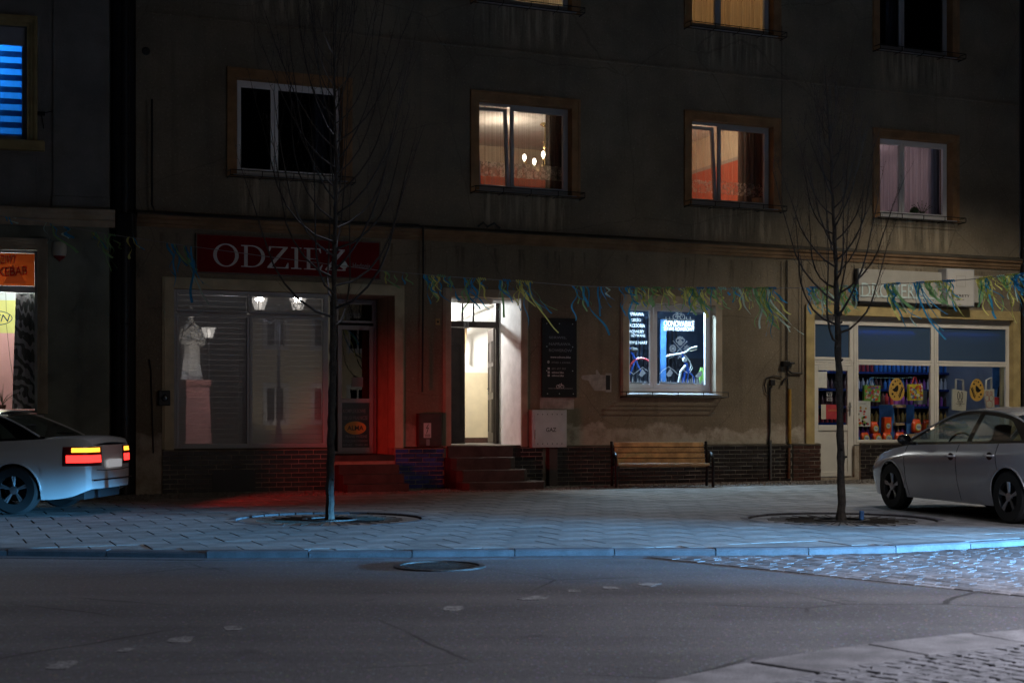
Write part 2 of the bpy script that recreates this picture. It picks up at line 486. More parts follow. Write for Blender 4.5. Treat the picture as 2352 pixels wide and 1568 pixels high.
_x = _n(_nt, "ShaderNodeMixShader", {0: 0.45, 1: _t.outputs[0], 2: _e.outputs[0]})
_nt.links.new(_x.outputs[0], _o.inputs[0])
MATS["lantern_pane"] = _m
emission("tail_red", (1.0, 0.03, 0.025), 3.0)
emission("tail_amber", (1.0, 0.36, 0.03), 3.0)
emission("plate_glow", (0.95, 0.97, 1.0), 0.25)  # lamp light put into the number plate as a faint glow
emission("head_white", (0.75, 0.88, 1.0), 30.0)


# ------------------------------------------------------------------ mesh builder
class MB:
    def __init__(s):
        s.v, s.f = [], []

    def add(s, vs, fs):
        k = len(s.v)
        s.v.extend([tuple(v) for v in vs])
        s.f.extend([tuple(i + k for i in f) for f in fs])
        return s

    def box(s, a, b):
        x0, y0, z0 = a
        x1, y1, z1 = b
        return s.add([(x0, y0, z0), (x1, y0, z0), (x1, y1, z0), (x0, y1, z0), (x0, y0, z1), (x1, y0, z1), (x1, y1, z1), (x0, y1, z1)],
                     [(0, 3, 2, 1), (4, 5, 6, 7), (0, 1, 5, 4), (1, 2, 6, 5), (2, 3, 7, 6), (3, 0, 4, 7)])

    def quad(s, *p):
        return s.add(p, [tuple(range(len(p)))])

    def prism(s, pts, y0, y1):
        """(x, z) outline pushed from y0 to y1."""
        n = len(pts)
        vs = [(x, y0, z) for x, z in pts] + [(x, y1, z) for x, z in pts]
        fs = [tuple(range(n)), tuple(range(2 * n - 1, n - 1, -1))]
        fs += [(i, i + n, (i + 1) % n + n, (i + 1) % n) for i in range(n)]
        return s.add(vs, fs)

    def profx(s, pts, x0, x1):
        """(y, z) outline drawn along x."""
        n = len(pts)
        vs = [(x0, y, z) for y, z in pts] + [(x1, y, z) for y, z in pts]
        fs = [tuple(range(n)), tuple(range(2 * n - 1, n - 1, -1))]
        fs += [(i, i + n, (i + 1) % n + n, (i + 1) % n) for i in range(n)]
        return s.add(vs, fs)

    def prismz(s, pts, z0, z1):
        n = len(pts)
        vs = [(x, y, z0) for x, y in pts] + [(x, y, z1) for x, y in pts]
        fs = [tuple(range(n - 1, -1, -1)), tuple(range(n, 2 * n))]
        fs += [(i, (i + 1) % n, (i + 1) % n + n, i + n) for i in range(n)]
        return s.add(vs, fs)

    def tube(s, pts, r, n=6, cap=True):
        pts = [Vector(p) for p in pts]
        rs = r if isinstance(r, (list, tuple)) else [r] * len(pts)
        k = len(s.v)
        ref = None
        for i, p in enumerate(pts):
            d = (pts[min(i + 1, len(pts) - 1)] - pts[max(i - 1, 0)])
            if d.length < 1e-9:
                d = Vector((0, 0, 1))
            d.normalize()
            if ref is None:
                ref = d.orthogonal().normalized()
            ref = (ref - d * ref.dot(d))
            if ref.length < 1e-6:
                ref = d.orthogonal()
            ref.normalize()
            b = d.cross(ref)
            for j in range(n):
                a = 2 * math.pi * j / n
                s.v.append(tuple(p + (ref * math.cos(a) + b * math.sin(a)) * rs[i]))
        for i in range(len(pts) - 1):
            for j in range(n):
                a, b2 = k + i * n + j, k + i * n + (j + 1) % n
                s.f.append((a, b2, b2 + n, a + n))
        if cap:
            s.f.append(tuple(k + j for j in range(n - 1, -1, -1)))
            s.f.append(tuple(k + (len(pts) - 1) * n + j for j in range(n)))
        return s

    def lathe(s, prof, c=(0, 0, 0), n=16, axis='z', cap=True):
        k = len(s.v)
        for r, h in prof:
            for j in range(n):
                a = 2 * math.pi * j / n
                q = (r * math.cos(a), r * math.sin(a), h)
                if axis == 'y':
                    q = (q[0], q[2], q[1])
                elif axis == 'x':
                    q = (q[2], q[0], q[1])
                s.v.append((q[0] + c[0], q[1] + c[1], q[2] + c[2]))
        for i in range(len(prof) - 1):
            for j in range(n):
                a, b = k + i * n + j, k + i * n + (j + 1) % n
                s.f.append((a, b, b + n, a + n))
        if cap:
            s.f.append(tuple(k + j for j in range(n - 1, -1, -1)))
            s.f.append(tuple(k + (len(prof) - 1) * n + j for j in range(n)))
        return s

    def grid(s, rows, close=False):
        k = len(s.v)
        n = len(rows[0])
        for r in rows:
            s.v.extend([tuple(p) for p in r])
        for i in range(len(rows) - 1):
            for j in range(n - (0 if close else 1)):
                a, b = k + i * n + j, k + i * n + (j + 1) % n
                s.f.append((a, b, b + n, a + n))
        return s

    def frame(s, x0, x1, z0, z1, wd, y0, y1, sides="lrtb"):
        if 'l' in sides:
            s.box((x0, y0, z0), (x0 + wd, y1, z1))
        if 'r' in sides:
            s.box((x1 - wd, y0, z0), (x1, y1, z1))
        a = x0 + (wd if 'l' in sides else 0)
        b = x1 - (wd if 'r' in sides else 0)
        if 't' in sides:
            s.box((a, y0, z1 - wd), (b, y1, z1))
        if 'b' in sides:
            s.box((a, y0, z0), (b, y1, z0 + wd))
        return s

    def disc(s, cx, cz, r, y, n=20, sx=1.0, th=0.003):
        return s.prism([(cx + r * sx * math.cos(2 * math.pi * i / n), cz + r * math.sin(2 * math.pi * i / n)) for i in range(n)], y - th, y)

    def ring(s, cx, cz, r, wd, y, n=24, sx=1.0, th=0.003):
        o = [(cx + r * sx * math.cos(2 * math.pi * i / n), cz + r * math.sin(2 * math.pi * i / n)) for i in range(n)]
        q = [(cx + (r * sx - wd) * math.cos(2 * math.pi * i / n), cz + (r - wd) * math.sin(2 * math.pi * i / n)) for i in range(n)]
        for i in range(n):
            j = (i + 1) % n
            s.prism([o[i], o[j], q[j], q[i]], y - th, y)
        return s

    def line(s, pts, wd, y, th=0.003):
        """Flat stroke on a wall plane."""
        for (x0, z0), (x1, z1) in zip(pts[:-1], pts[1:]):
            dx, dz = x1 - x0, z1 - z0
            l = math.hypot(dx, dz) or 1
            nx, nz = -dz / l * wd / 2, dx / l * wd / 2
            ex, ez = dx / l * wd * 0.3, dz / l * wd * 0.3
            s.prism([(x0 + nx - ex, z0 + nz - ez), (x0 - nx - ex, z0 - nz - ez), (x1 - nx + ex, z1 - nz + ez), (x1 + nx + ex, z1 + nz + ez)], y - th, y)
        return s


def new_obj(name, mb, mat, origin=(0, 0, 0), smooth=False, bev=0.0, solid=0.0, angle=35):
    me = bpy.data.meshes.new(name)
    o0, o1, o2 = origin
    me.from_pydata([(a - o0, b - o1, c - o2) for a, b, c in mb.v], [], mb.f)
    me.validate()
    bm = bmesh.new()
    bm.from_mesh(me)
    bmesh.ops.recalc_face_normals(bm, faces=bm.faces)
    bm.to_mesh(me)
    bm.free()
    me.materials.append(MATS[mat])
    if smooth:
        me.polygons.foreach_set("use_smooth", [True] * len(me.polygons))
        me.set_sharp_from_angle(angle=R(angle))
    ob = bpy.data.objects.new(name, me)
    COL.objects.link(ob)
    if solid:
        md = ob.modifiers.new("thick", 'SOLIDIFY')
        md.thickness = solid
    if bev:
        md = ob.modifiers.new("bevel", 'BEVEL')
        md.width = bev
        md.segments = 2
        md.limit_method = 'ANGLE'
    return ob


def tag(o, label, cat, group=None):
    o["label"] = label
    o["category"] = cat
    if group:
        o["group"] = group
    return o


class Thing:
    def __init__(s, name, label, cat, fm=ID, origin=(0, 0, 0), group=None, kind=None):
        s.o = bpy.data.objects.new(name, None)
        s.o.empty_display_size = 0.1
        COL.objects.link(s.o)
        s.org = origin
        s.o.matrix_world = fm @ Matrix.Translation(origin)
        if kind:
            s.o["kind"] = kind
        else:
            tag(s.o, label, cat, group)

    def part(s, name, mb, mat, parent=None, **kw):
        label = kw.pop("label", None)
        ob = new_obj(name, mb, mat, s.org, **kw)
        ob.parent = parent or s.o
        if label:
            ob["label"] = label
        return ob

    def light(s, name, typ, loc, energy, color, rot=None, **kw):
        l = bpy.data.lights.new(name, typ)
        l.energy = energy
        l.color = color
        for k, v in kw.items():
            setattr(l, k, v)
        ob = bpy.data.objects.new(name, l)
        COL.objects.link(ob)
        ob.parent = s.o
        ob.location = Vector(loc) - Vector(s.org)
        if rot is not None:
            ob.rotation_euler = rot
        return ob


def single(name, label, cat, mb, mat, fm=ID, group=None, kind=None, **kw):
    xs, ys, zs = zip(*mb.v)
    org = ((min(xs) + max(xs)) / 2, (min(ys) + max(ys)) / 2, min(zs))
    ob = new_obj(name, mb, mat, org, **kw)
    ob.matrix_world = fm @ Matrix.Translation(org)
    if kind:
        ob["kind"] = kind
        if label:
            ob["label"] = label
    else:
        tag(ob, label, cat, group)
    return ob


def text(body, x0, x1, z0, z1, y, th=0.004, bold=0.0, spacing=1.0, italic=0.0, rot=0.0):
    """Lettering fitted into the rectangle x0..x1, z0..z1 on the plane y (facing -y)."""
    c = bpy.data.curves.new("lettering", 'FONT')
    c.body = body
    c.offset = bold
    c.space_character = spacing
    c.shear = italic
    c.resolution_u = 3
    ob = bpy.data.objects.new("lettering", c)
    COL.objects.link(ob)
    dg = bpy.context.evaluated_depsgraph_get()
    me = bpy.data.meshes.new_from_object(ob.evaluated_get(dg))
    vs = [tuple(v.co) for v in me.vertices]
    fs = [tuple(p.vertices) for p in me.polygons]
    bpy.data.objects.remove(ob)
    bpy.data.curves.remove(c)
    bpy.data.meshes.remove(me)
    xs = [v[0] for v in vs]
    zs = [v[1] for v in vs]
    ax, bx, az, bz = min(xs), max(xs), min(zs), max(zs)
    mb = MB()
    q = []
    for v in vs:
        X = x0 + (v[0] - ax) / (bx - ax) * (x1 - x0)
        Z = z0 + (v[1] - az) / (bz - az) * (z1 - z0)
        Z += (X - (x0 + x1) / 2) * rot
        q.append((X, y - th, Z))
    mb.add(q, fs)
    return mb


def merge(*mbs):
    r = MB()
    for m in mbs:
        r.add(m.v, m.f)
    return r

# ================================================================== GROUND
def lerp_line(pts, x):
    if x <= pts[0][0]:
        a, b = pts[0], pts[1]
    elif x >= pts[-1][0]:
        a, b = pts[-2], pts[-1]
    else:
        for a, b in zip(pts[:-1], pts[1:]):
            if a[0] <= x <= b[0]:
                break
    return a[1] + (b[1] - a[1]) * (x - a[0]) / (b[0] - a[0])


KERB = [(-16.0, 14.6), (-9.0, 14.35)] + [gnd(*p) for p in [(0, 1261), (500, 1266), (940, 1264), (1260, 1261), (1600, 1260), (1865, 1258), (2079, 1253), (2271, 1243), (2352, 1238)]] + [(7.5, 16.7), (10.5, 19.0), (14.0, 22.5), (18.0, 27.5)]
NEAR = [(-2.0, 3.2), (-0.4, 5.2)] + [gnd(*p) for p in [(1483, 1568), (1667, 1526), (1831, 1496), (2099, 1465), (2352, 1440)]] + [(5.2, 9.55), (9.0, 9.6), (20.0, 9.0)]
kerbY = lambda x: lerp_line(KERB, x)
nearY = lambda x: lerp_line(NEAR, x)


def in_view(x, y, z=GZ, pad=40):
    if y < 1:
        return False
    px = CX + x / y * FPX
    py = HY + (EYE - z) * FPX / y
    return -pad < px < 2352 + pad and py < 1568 + pad


mb = MB().quad((-60, -30, RZ - 0.02), (60, -30, RZ - 0.02), (60, 60, RZ - 0.02), (-60, 60, RZ - 0.02))
single("ground", None, None, mb, "slab_base", kind="structure")
road_mb = MB()
xs = [-30 + i * 1.0 for i in range(61)]
road_mb.grid([[(x, min(kerbY(x) - 0.02, 40), RZ) for x in xs], [(x, nearY(x) + 0.02 if x > -2 else -6.0, RZ) for x in xs]])
road = single("road", None, None, road_mb, "asphalt", kind="structure")
road_org = road.matrix_world.translation.copy()

# worn flecks of lane paint on the asphalt
for i, (px, py, l, wd, a) in enumerate([(140, 1527, .17, .085, .1), (418, 1469, .15, .075, .05), (535, 1442, .125, .07, .3), (290, 1493, .09, .05, 0), (1040, 1397, .15, .08, -.2), (1228, 1373, .19, .09, -.5), (1320, 1357, .12, .06, 0), (1403, 1350, .13, .06, 0.1), (1490, 1342, .17, .08, -.35)]):
    x, y = gnd(px, py, RZ)
    m1 = MB()
    pts = []
    for k in range(11):
        an = 2 * math.pi * k / 11
        rr = random.uniform(0.8, 1.12)
        ex = l * 0.5 * rr * (abs(math.cos(an)) ** 0.6) * math.copysign(1, math.cos(an))
        ey = wd * 1.6 * rr * (abs(math.sin(an)) ** 0.6) * math.copysign(1, math.sin(an))
        pts.append((x + ex * math.cos(a) - ey * math.sin(a), y + ex * math.sin(a) + ey * math.cos(a)))
    m1.prismz(pts, RZ + 0.001, RZ + 0.004)
    ob = new_obj("paint_mark", m1, "road_paint", tuple(road_org))
    ob.parent = road

# manhole
x, y = gnd(1010, 1301, RZ)
mh = Thing("manhole_cover", "round iron manhole cover sunk in the asphalt by the kerb", "manhole", origin=(x, y, RZ))
m1 = MB()
n = 32
m1.grid([[(x + r * math.cos(2 * math.pi * k / n), y + r * math.sin(2 * math.pi * k / n), RZ + h) for k in range(n)] for r, h in [(0.43, 0.002), (0.425, 0.014), (0.37, 0.016), (0.365, -0.004)]], close=True)
mh.part("rim", m1, "cast_iron", smooth=True)
m1 = MB().lathe([(0.36, -0.01), (0.36, 0.004), (0.0, 0.006)], (x, y, RZ), n=32, cap=False)
lid = mh.part("lid", m1, "cast_iron")
for k in range(-3, 4):
    hw_ = math.sqrt(max(0.0, 0.33 ** 2 - (k * 0.095) ** 2))
    mh.part("rib", MB().box((x - hw_, y + k * 0.095 - 0.02, RZ + 0.004), (x + hw_, y + k * 0.095 + 0.02, RZ + 0.012)), "cast_iron", parent=lid)


# pavement: base sheet, slabs in running bond parallel to the house fronts, pebble strip along the wall
mb = MB()
px_ = [-16 + i * 0.5 for i in range(69)]
mb.grid([[(x, kerbY(x) + 0.02, GZ - 0.045) for x in px_], [(x, 44.0, GZ - 0.045) for x in px_]])
pave = single("pavement", None, None, mb, "slab_base", kind="structure")
pave_org = pave.matrix_world.translation.copy()
TREES = [gnd(757, 1190), gnd(1933, 1191)]
RING = 1.2


def slab_mesh(name, lx, ly, h=0.05, c=0.008, mat="slab"):
    m1 = MB()
    a, b = lx / 2, ly / 2
    m1.grid([[(-a, -b, -h), (a, -b, -h), (a, b, -h), (-a, b, -h)], [(-a, -b, -c), (a, -b, -c), (a, b, -c), (-a, b, -c)], [(-a + c, -b + c, 0), (a - c, -b + c, 0), (a - c, b - c, 0), (-a + c, b - c, 0)]], close=True)
    m1.f.append((8, 9, 10, 11))
    ob = new_obj(name, m1, mat)
    me = ob.data
    bpy.data.objects.remove(ob)
    return me


def clip_poly(poly, f):
    out = []
    for i, p in enumerate(poly):
        q = poly[(i + 1) % len(poly)]
        fp, fq = f(p), f(q)
        if fp >= 0:
            out.append(p)
        if (fp >= 0) != (fq >= 0):
            s_ = fp / (fp - fq)
            out.append((p[0] + (q[0] - p[0]) * s_, p[1] + (q[1] - p[1]) * s_))
    return out


ST, SN, JT, JN = 0.56, 0.58, 0.018, 0.006
full, odd = [], []
for r_ in range(0, 26):
    yl = -(1.75 + SN * (r_ + 0.5))
    for c_ in range(-24, 38):
        tl = (c_ + (0.5 if r_ % 2 else 0.0)) * ST + random.uniform(-0.004, 0.004)
        p = MAIN.w(tl, yl, 0)
        if p.y < kerbY(p.x) - 0.5 or p.y < 12:
            continue
        if not in_view(p.x, p.y, pad=260):
            continue
        cs = [MAIN.w(tl + sx * (ST - JT) / 2, yl + sy * (SN - JN) / 2, 0) for sx, sy in ((-1, -1), (1, -1), (1, 1), (-1, 1))]
        cl = any(c.y < kerbY(c.x) + 0.17 for c in cs)
        tr = any(math.hypot(p.x - q[0], p.y - q[1]) < RING + 0.42 for q in TREES)
        if cl or tr:
            odd.append((tl, yl, cs, tr))
        else:
            full.append((p.y - (0 if in_view(p.x, p.y, pad=0) else -20), tl, yl))
full.sort()
sm = slab_mesh("slab", ST - JT, SN - JN, c=0.0015)
rest = MB()
rot = Matrix.Rotation(MAIN.th, 4, 'Z')
for i, (_, tl, yl) in enumerate(full):
    p = MAIN.w(tl, yl, GZ + random.uniform(-0.0004, 0.0004))
    if i < 262:
        ob = bpy.data.objects.new("slab", sm)
        COL.objects.link(ob)
        ob.parent = pave
        ob.matrix_local = Matrix.Translation(p - pave_org) @ rot @ Matrix.Rotation(random.uniform(-0.0006, 0.0006), 4, 'X')
    else:
        a, b = (ST - JT) / 2, (SN - JN) / 2
        rest.add([MAIN.w(tl + sx * a, yl + sy * b, z) for z in (p.z - 0.04, p.z) for sx, sy in ((-1, -1), (1, -1), (1, 1), (-1, 1))], [(4, 5, 6, 7), (0, 1, 5, 4), (1, 2, 6, 5), (2, 3, 7, 6), (3, 0, 4, 7)])
for tl, yl, cs, tr in odd:
    poly = [(c.x, c.y) for c in cs]
    if not tr:
        poly = clip_poly(poly, lambda q: q[1] - kerbY(q[0]) - 0.165)
        if len(poly) < 3:
            continue
        m1 = MB().prismz(poly, GZ - 0.04, GZ + random.uniform(-0.003, 0.003))
        ob = new_obj("slab", m1, "slab", tuple(pave_org))
        ob.parent = pave
    else:
        m1 = MB()
        K = 10
        for i in range(K):
            for j in range(K):
                f0, f1, g0, g1 = i / K, (i + 1) / K, j / K, (j + 1) / K
                q = [cs[0].lerp(cs[1], a).lerp(cs[3].lerp(cs[2], a), b) for a, b in ((f0, g0), (f1, g0), (f1, g1), (f0, g1))]
                mx = sum((v for v in q), Vector()) / 4
                if all(math.hypot(mx.x - t[0], mx.y - t[1]) > RING + 0.02 for t in TREES) and mx.y > kerbY(mx.x) + 0.165:
                    m1.add([(v.x, v.y, GZ) for v in q], [(0, 1, 2, 3)])
        if m1.f:
            ob = new_obj("slab", m1, "slab", tuple(pave_org))
            ob.parent = pave
if rest.f:
    ob = new_obj("far_slabs", rest, "slab", tuple(pave_org))
    ob.parent = pave
    ob["kind"] = "stuff"

# strip of small cobbles along the house fronts
cb = MB()
t_ = -10.5
while t_ < 16:
    y_ = -1.74
    while y_ < -0.06:
        a, b = random.uniform(0.05, 0.075), random.uniform(0.05, 0.075)
        z = GZ - 0.006 + random.uniform(-0.006, 0.008)
        x0, y0 = t_ + random.uniform(-0.012, 0.012), y_ + random.uniform(-0.012, 0.012)
        cb.add([MAIN.w(x0 - a / 2, y0 - b / 2, z - 0.03), MAIN.w(x0 + a / 2, y0 - b / 2, z - 0.03), MAIN.w(x0 + a / 2, y0 + b / 2, z - 0.03), MAIN.w(x0 - a / 2, y0 + b / 2, z - 0.03),
                MAIN.w(x0 - a * .33, y0 - b * .33, z), MAIN.w(x0 + a * .33, y0 - b * .33, z), MAIN.w(x0 + a * .33, y0 + b * .33, z), MAIN.w(x0 - a * .33, y0 + b * .33, z)],
               [(4, 5, 6, 7), (0, 1, 5, 4), (1, 2, 6, 5), (2, 3, 7, 6), (3, 0, 4, 7)])
        y_ += 0.082
    t_ += 0.082
ob = new_obj("small_cobbles", cb, "mosaic", tuple(pave_org))
ob.parent = pave
ob["kind"] = "stuff"

# kerb stones with a flush gutter slab in front
kb = MB()
kb.grid([[(x, kerbY(x) + 0.02, RZ + 0.004) for x in px_], [(x, kerbY(x) + 0.14, RZ + 0.004) for x in px_]])
kerb = single("kerb", None, None, kb, "slab_base", kind="structure")
korg = kerb.matrix_world.translation.copy()
x = -9.0
while x < 13.5:
    l = random.choice((0.95, 1.0, 1.0, 1.02))
    a = Vector((x, kerbY(x), 0))
    d = Vector((1.0, kerbY(x + 0.5) - kerbY(x - 0.5), 0)).normalized()
    xn = x + d.x * (l - 0.010)
    b = Vector((xn, kerbY(xn), 0))
    nrm = Vector((-d.y, d.x, 0))
    rows = []
    hz = GZ + random.uniform(-0.004, 0.005)
    for off, z in [(0.0, RZ - 0.02), (0.0, hz - 0.018), (0.018, hz), (0.15, hz), (0.15, RZ - 0.02)]:
        rows.append([a + nrm * off + Vector((0, 0, z)), b + nrm * off + Vector((0, 0, z))])
    m1 = MB().grid(rows)
    k0 = 0
    m1.f += [(0, 2, 4, 6, 8), (9, 7, 5, 3, 1)]
    ob = new_obj("kerb_stone", m1, "kerb_stone", tuple(korg))
    ob.parent = kerb
    x = x + d.x * l
gut = MB()
for k in range(len(px_) - 1):
    xa, xb = px_[k] + 0.005, px_[k + 1] - 0.005
    if xb > 1.6 or xa < -9:
        continue
    gut.prismz([(xa, kerbY(xa) - 0.2), (xb, kerbY(xb) - 0.2), (xb, kerbY(xb) - 0.004), (xa, kerbY(xa) - 0.004)], RZ + 0.001, RZ + 0.006)
ob = new_obj("gutter", gut, "kerb_stone", tuple(korg))
ob.parent = kerb

# setts of the side street
P0, P1 = Vector((*gnd(1459, 1277, RZ), 0)), Vector((*gnd(2352, 1370, RZ), 0))
e1 = (P1 - P0).normalized()
e2 = Vector((-e1.y, e1.x, 0))
mb = MB()
side_pts = [(P0.x, P0.y)] + [(x, kerbY(x) - 0.03) for x in [2, 3, 4, 5, 6, 7, 8, 9, 10, 11, 12, 14]] + [(14, nearY(14) + 0.05)]
q = P0
while q.y > nearY(q.x) + 0.05:
    q = q + e1 * 0.1
side_pts += [(x, nearY(x) + 0.05) for x in (12, 10, 8, 6.5) if x > q.x + 0.2] + [(q.x, q.y)]
mb.prismz(side_pts, RZ - 0.01, RZ + 0.002)
street = single("side_street", None, None, mb, "slab_base", kind="structure")
sorg = street.matrix_world.translation.copy()
setts = []
for r_ in range(0, 110):
    s_ = -12.0 + random.uniform(0, 0.1)
    while s_ < 14:
        l = random.uniform(0.13, 0.19)
        c = P0 + e1 * (s_ + l / 2) + e2 * (0.065 + r_ * 0.125)
        s_ += l + 0.014
        if c.y > kerbY(c.x) - 0.1 or c.y < nearY(c.x) + 0.12 or c.x > 13.8 or c.x < 0.6:
            continue
        setts.append((0 if in_view(c.x, c.y, RZ, pad=10) else 1, c.y, c, l))
setts.sort(key=lambda a: (a[0], a[1]))
sme = slab_mesh("sett", 1.0, 0.115, h=0.03, c=0.005, mat="sett")
rest = MB()
ang = math.atan2(e1.y, e1.x)
for i, (_, _, c, l) in enumerate(setts):
    z = RZ + 0.008 + random.uniform(-0.002, 0.002)
    if i < 298:
        ob = bpy.data.objects.new("sett", sme)
        COL.objects.link(ob)
        ob.parent = street
        ob.matrix_local = Matrix.Translation(Vector((c.x, c.y, z)) - sorg) @ Matrix.Rotation(ang + random.uniform(-.03, .03), 4, 'Z') @ Matrix.Diagonal((l, 1, 1, 1))
    else:
        vs = []
        for k, h in ((1.0, -0.006), (0.92, 0.0)):
            for sx, sy in ((-1, -1), (1, -1), (1, 1), (-1, 1)):
                v = c + e1 * (sx * l / 2 * k) + e2 * (sy * 0.056 * k)
                vs.append((v.x, v.y, z + h))
        rest.add(vs, [(4, 5, 6, 7), (0, 1, 5, 4), (1, 2, 6, 5), (2, 3, 7, 6), (3, 0, 4, 7)])
ob = new_obj("far_setts", rest, "sett", tuple(sorg))
ob.parent = street
ob["kind"] = "stuff"

# near pavement under the camera: granite border and small setts
nb = MB()
nx_ = [-2 + i * 0.5 for i in range(39)]
nb.grid([[(x, nearY(x) - 0.02, GZ - 0.03) for x in nx_], [(x, -14.0, GZ - 0.03) for x in nx_]])
near = single("near_pavement", None, None, nb, "slab_base", kind="structure")
norg = near.matrix_world.translation.copy()


def near_at(s_):
    i = 0
    pts = [Vector((a, b, 0)) for a, b in NEAR]
    while i < len(pts) - 2 and s_ > (pts[i + 1] - pts[i]).length:
        s_ -= (pts[i + 1] - pts[i]).length
        i += 1
    d = (pts[i + 1] - pts[i]).normalized()
    return pts[i] + d * s_, Vector((d.y, -d.x, 0))


s_ = 0.0
while s_ < 12:
    l = random.uniform(0.75, 1.05)
    a, na = near_at(s_)
    b, nb_ = near_at(s_ + l - 0.02)
    jz = lambda: random.uniform(-0.012, 0.012)
    m1 = MB().prismz([(a.x + na.x * jz(), a.y + jz()), (b.x + jz(), b.y + jz()), (b.x + nb_.x * 0.46, b.y + nb_.y * 0.46), (a.x + na.x * 0.46, a.y + na.y * 0.46)], RZ - 0.01, GZ + random.uniform(-0.004, 0.004))
    ob = new_obj("border_stone", m1, "border_granite", tuple(norg), bev=0.012)
    ob.parent = near
    s_ += l
rest = MB()
s_ = 0.0
while s_ < 10:
    a, na = near_at(s_)
    for k in range(26):
        c = a + na * (0.52 + k * 0.1) + Vector((random.uniform(-.012, .012), random.uniform(-.012, .012), 0))
        z = GZ + random.uniform(-0.005, 0.002)
        r1 = random.uniform(0.045, 0.051)
        an = random.uniform(-.3, .3) + math.atan2(-na.x, na.y)
        vs = []
        for kk, h in ((1.0, -0.012), (0.86, 0.0)):
            for q4 in range(4):
                aa = an + math.pi / 4 + q4 * math.pi / 2
                vs.append((c.x + 1.35 * r1 * kk * math.cos(aa), c.y + 1.35 * r1 * kk * math.sin(aa), z + h))
        rest.add(vs, [(4, 5, 6, 7), (0, 1, 5, 4), (1, 2, 6, 5), (2, 3, 7, 6), (3, 0, 4, 7)])
    s_ += 0.1
ob = new_obj("small_setts", rest, "sett_dark", tuple(norg))
ob.parent = near
ob["kind"] = "stuff"

# ================================================================== MAIN HOUSE
house = Thing("apartment_house", "long brown plastered house with shops below and four windows upstairs", "house", MAIN.m, (3.3, 0, GZ))
TL, TR, ZT = MAIN.t(312), 12.93, 11.6
WX = [-4.575 + 4.57 * i for i in range(4)]
WW, WZ0, WZ1 = 1.93, 5.52, 7.22
UZ0, UZ1 = 9.07, 10.8
A0, A1, AZ0, AZ1 = -5.67, -1.67, 0.67, 3.48
AD = MAIN.t(757, 0.10)
DR0, DR1, DZ0, DZ1 = -0.575, 0.854, 0.72, 3.51
B0, B1, BZ0, BZ1 = 3.14, 5.11, 1.71, 3.50
G0, G1, GZ1 = 7.47, 12.72, 3.39
GD = MAIN.t(1958, 0.08)
holes = [(x, x + WW, WZ0, WZ1) for x in WX] + [(x, x + WW, UZ0, UZ1) for x in WX] + [(A0, AD, AZ0, AZ1), (AD, A1, 0.55, AZ1), (DR0, DR1, DZ0, DZ1), (B0, B1, BZ0, BZ1), (G0, GD, -0.02, GZ1), (GD, G1, 0.64, GZ1)]


def wall_mesh(t0, t1, z0, z1, holes, y0=0.0, y1=0.4):
    ts = sorted(set([t0, t1] + [h[0] for h in holes] + [h[1] for h in holes]))
    zs = sorted(set([z0, z1] + [h[2] for h in holes] + [h[3] for h in holes]))
    nT, nZ = len(ts) - 1, len(zs) - 1

    def solid(i, j):
        if i < 0 or j < 0 or i >= nT or j >= nZ:
            return None
        c, d = (ts[i] + ts[i + 1]) / 2, (zs[j] + zs[j + 1]) / 2
        return not any(h[0] < c < h[1] and h[2] < d < h[3] for h in holes)
    m = MB()
    for i in range(nT):
        for j in range(nZ):
            a, b, c, d = ts[i], ts[i + 1], zs[j], zs[j + 1]
            if solid(i, j):
                m.quad((a, y0, c), (b, y0, c), (b, y0, d), (a, y0, d))
                m.quad((a, y1, c), (a, y1, d), (b, y1, d), (b, y1, c))
            else:
                if solid(i - 1, j):
                    m.quad((a, y0, c), (a, y0, d), (a, y1, d), (a, y1, c))
                if solid(i + 1, j):
                    m.quad((b, y0, c), (b, y1, c), (b, y1, d), (b, y0, d))
                if solid(i, j - 1):
                    m.quad((a, y0, c), (a, y1, c), (b, y1, c), (b, y0, c))
                if solid(i, j + 1):
                    m.quad((a, y0, d), (b, y0, d), (b, y1, d), (a, y1, d))
    m.quad((t0, y0, z0), (t0, y1, z0), (t0, y1, z1), (t0, y0, z1))
    m.quad((t1, y0, z0), (t1, y0, z1), (t1, y1, z1), (t1, y1, z0))
    m.quad((t0, y0, z1), (t0, y1, z1), (t1, y1, z1), (t1, y0, z1))
    return m


house.part("wall", wall_mesh(TL, TR, GZ - 0.02, ZT, holes), "main_plaster")
# the rest of the house body, so the rooms are closed in
bd = MB()
bd.quad((TL, 0.4, GZ), (TL, 9, GZ), (TL, 9, ZT), (TL, 0.4, ZT))
bd.quad((TR, 0.4, GZ), (TR, 0.4, ZT), (TR, 9, ZT), (TR, 9, GZ))
bd.quad((TL, 9, GZ), (TR, 9, GZ), (TR, 9, ZT), (TL, 9, ZT))
house.part("outer_walls", bd, "grey_wall")
rf = MB().profx([(-0.45, ZT), (9.2, ZT), (9.2, ZT + 0.1), (4.4, ZT + 3.4), (-0.45, ZT + 0.1)], TL, TR)
house.part("roof", rf, "brick_brown")

# string courses
co = house.part("cornice", MB().profx([(0, 4.52), (-0.03, 4.52), (-0.04, 4.57), (-0.06, 4.585), (-0.065, 4.64), (-0.11, 4.67), (-0.115, 4.715), (0, 4.715)], TL + 0.01, TR - 0.01), "cornice_paint")
house.part("cornice_capping", MB().profx([(0.0, 4.716), (-0.13, 4.716), (-0.13, 4.74), (0.0, 4.80)], TL + 0.01, TR - 0.01), "cornice_dirt", parent=co)
house.part("string_course", MB().profx([(0, 8.175), (-0.03, 8.18), (-0.035, 8.21), (0, 8.22)], TL + 0.01, TR - 0.01), "main_plaster")

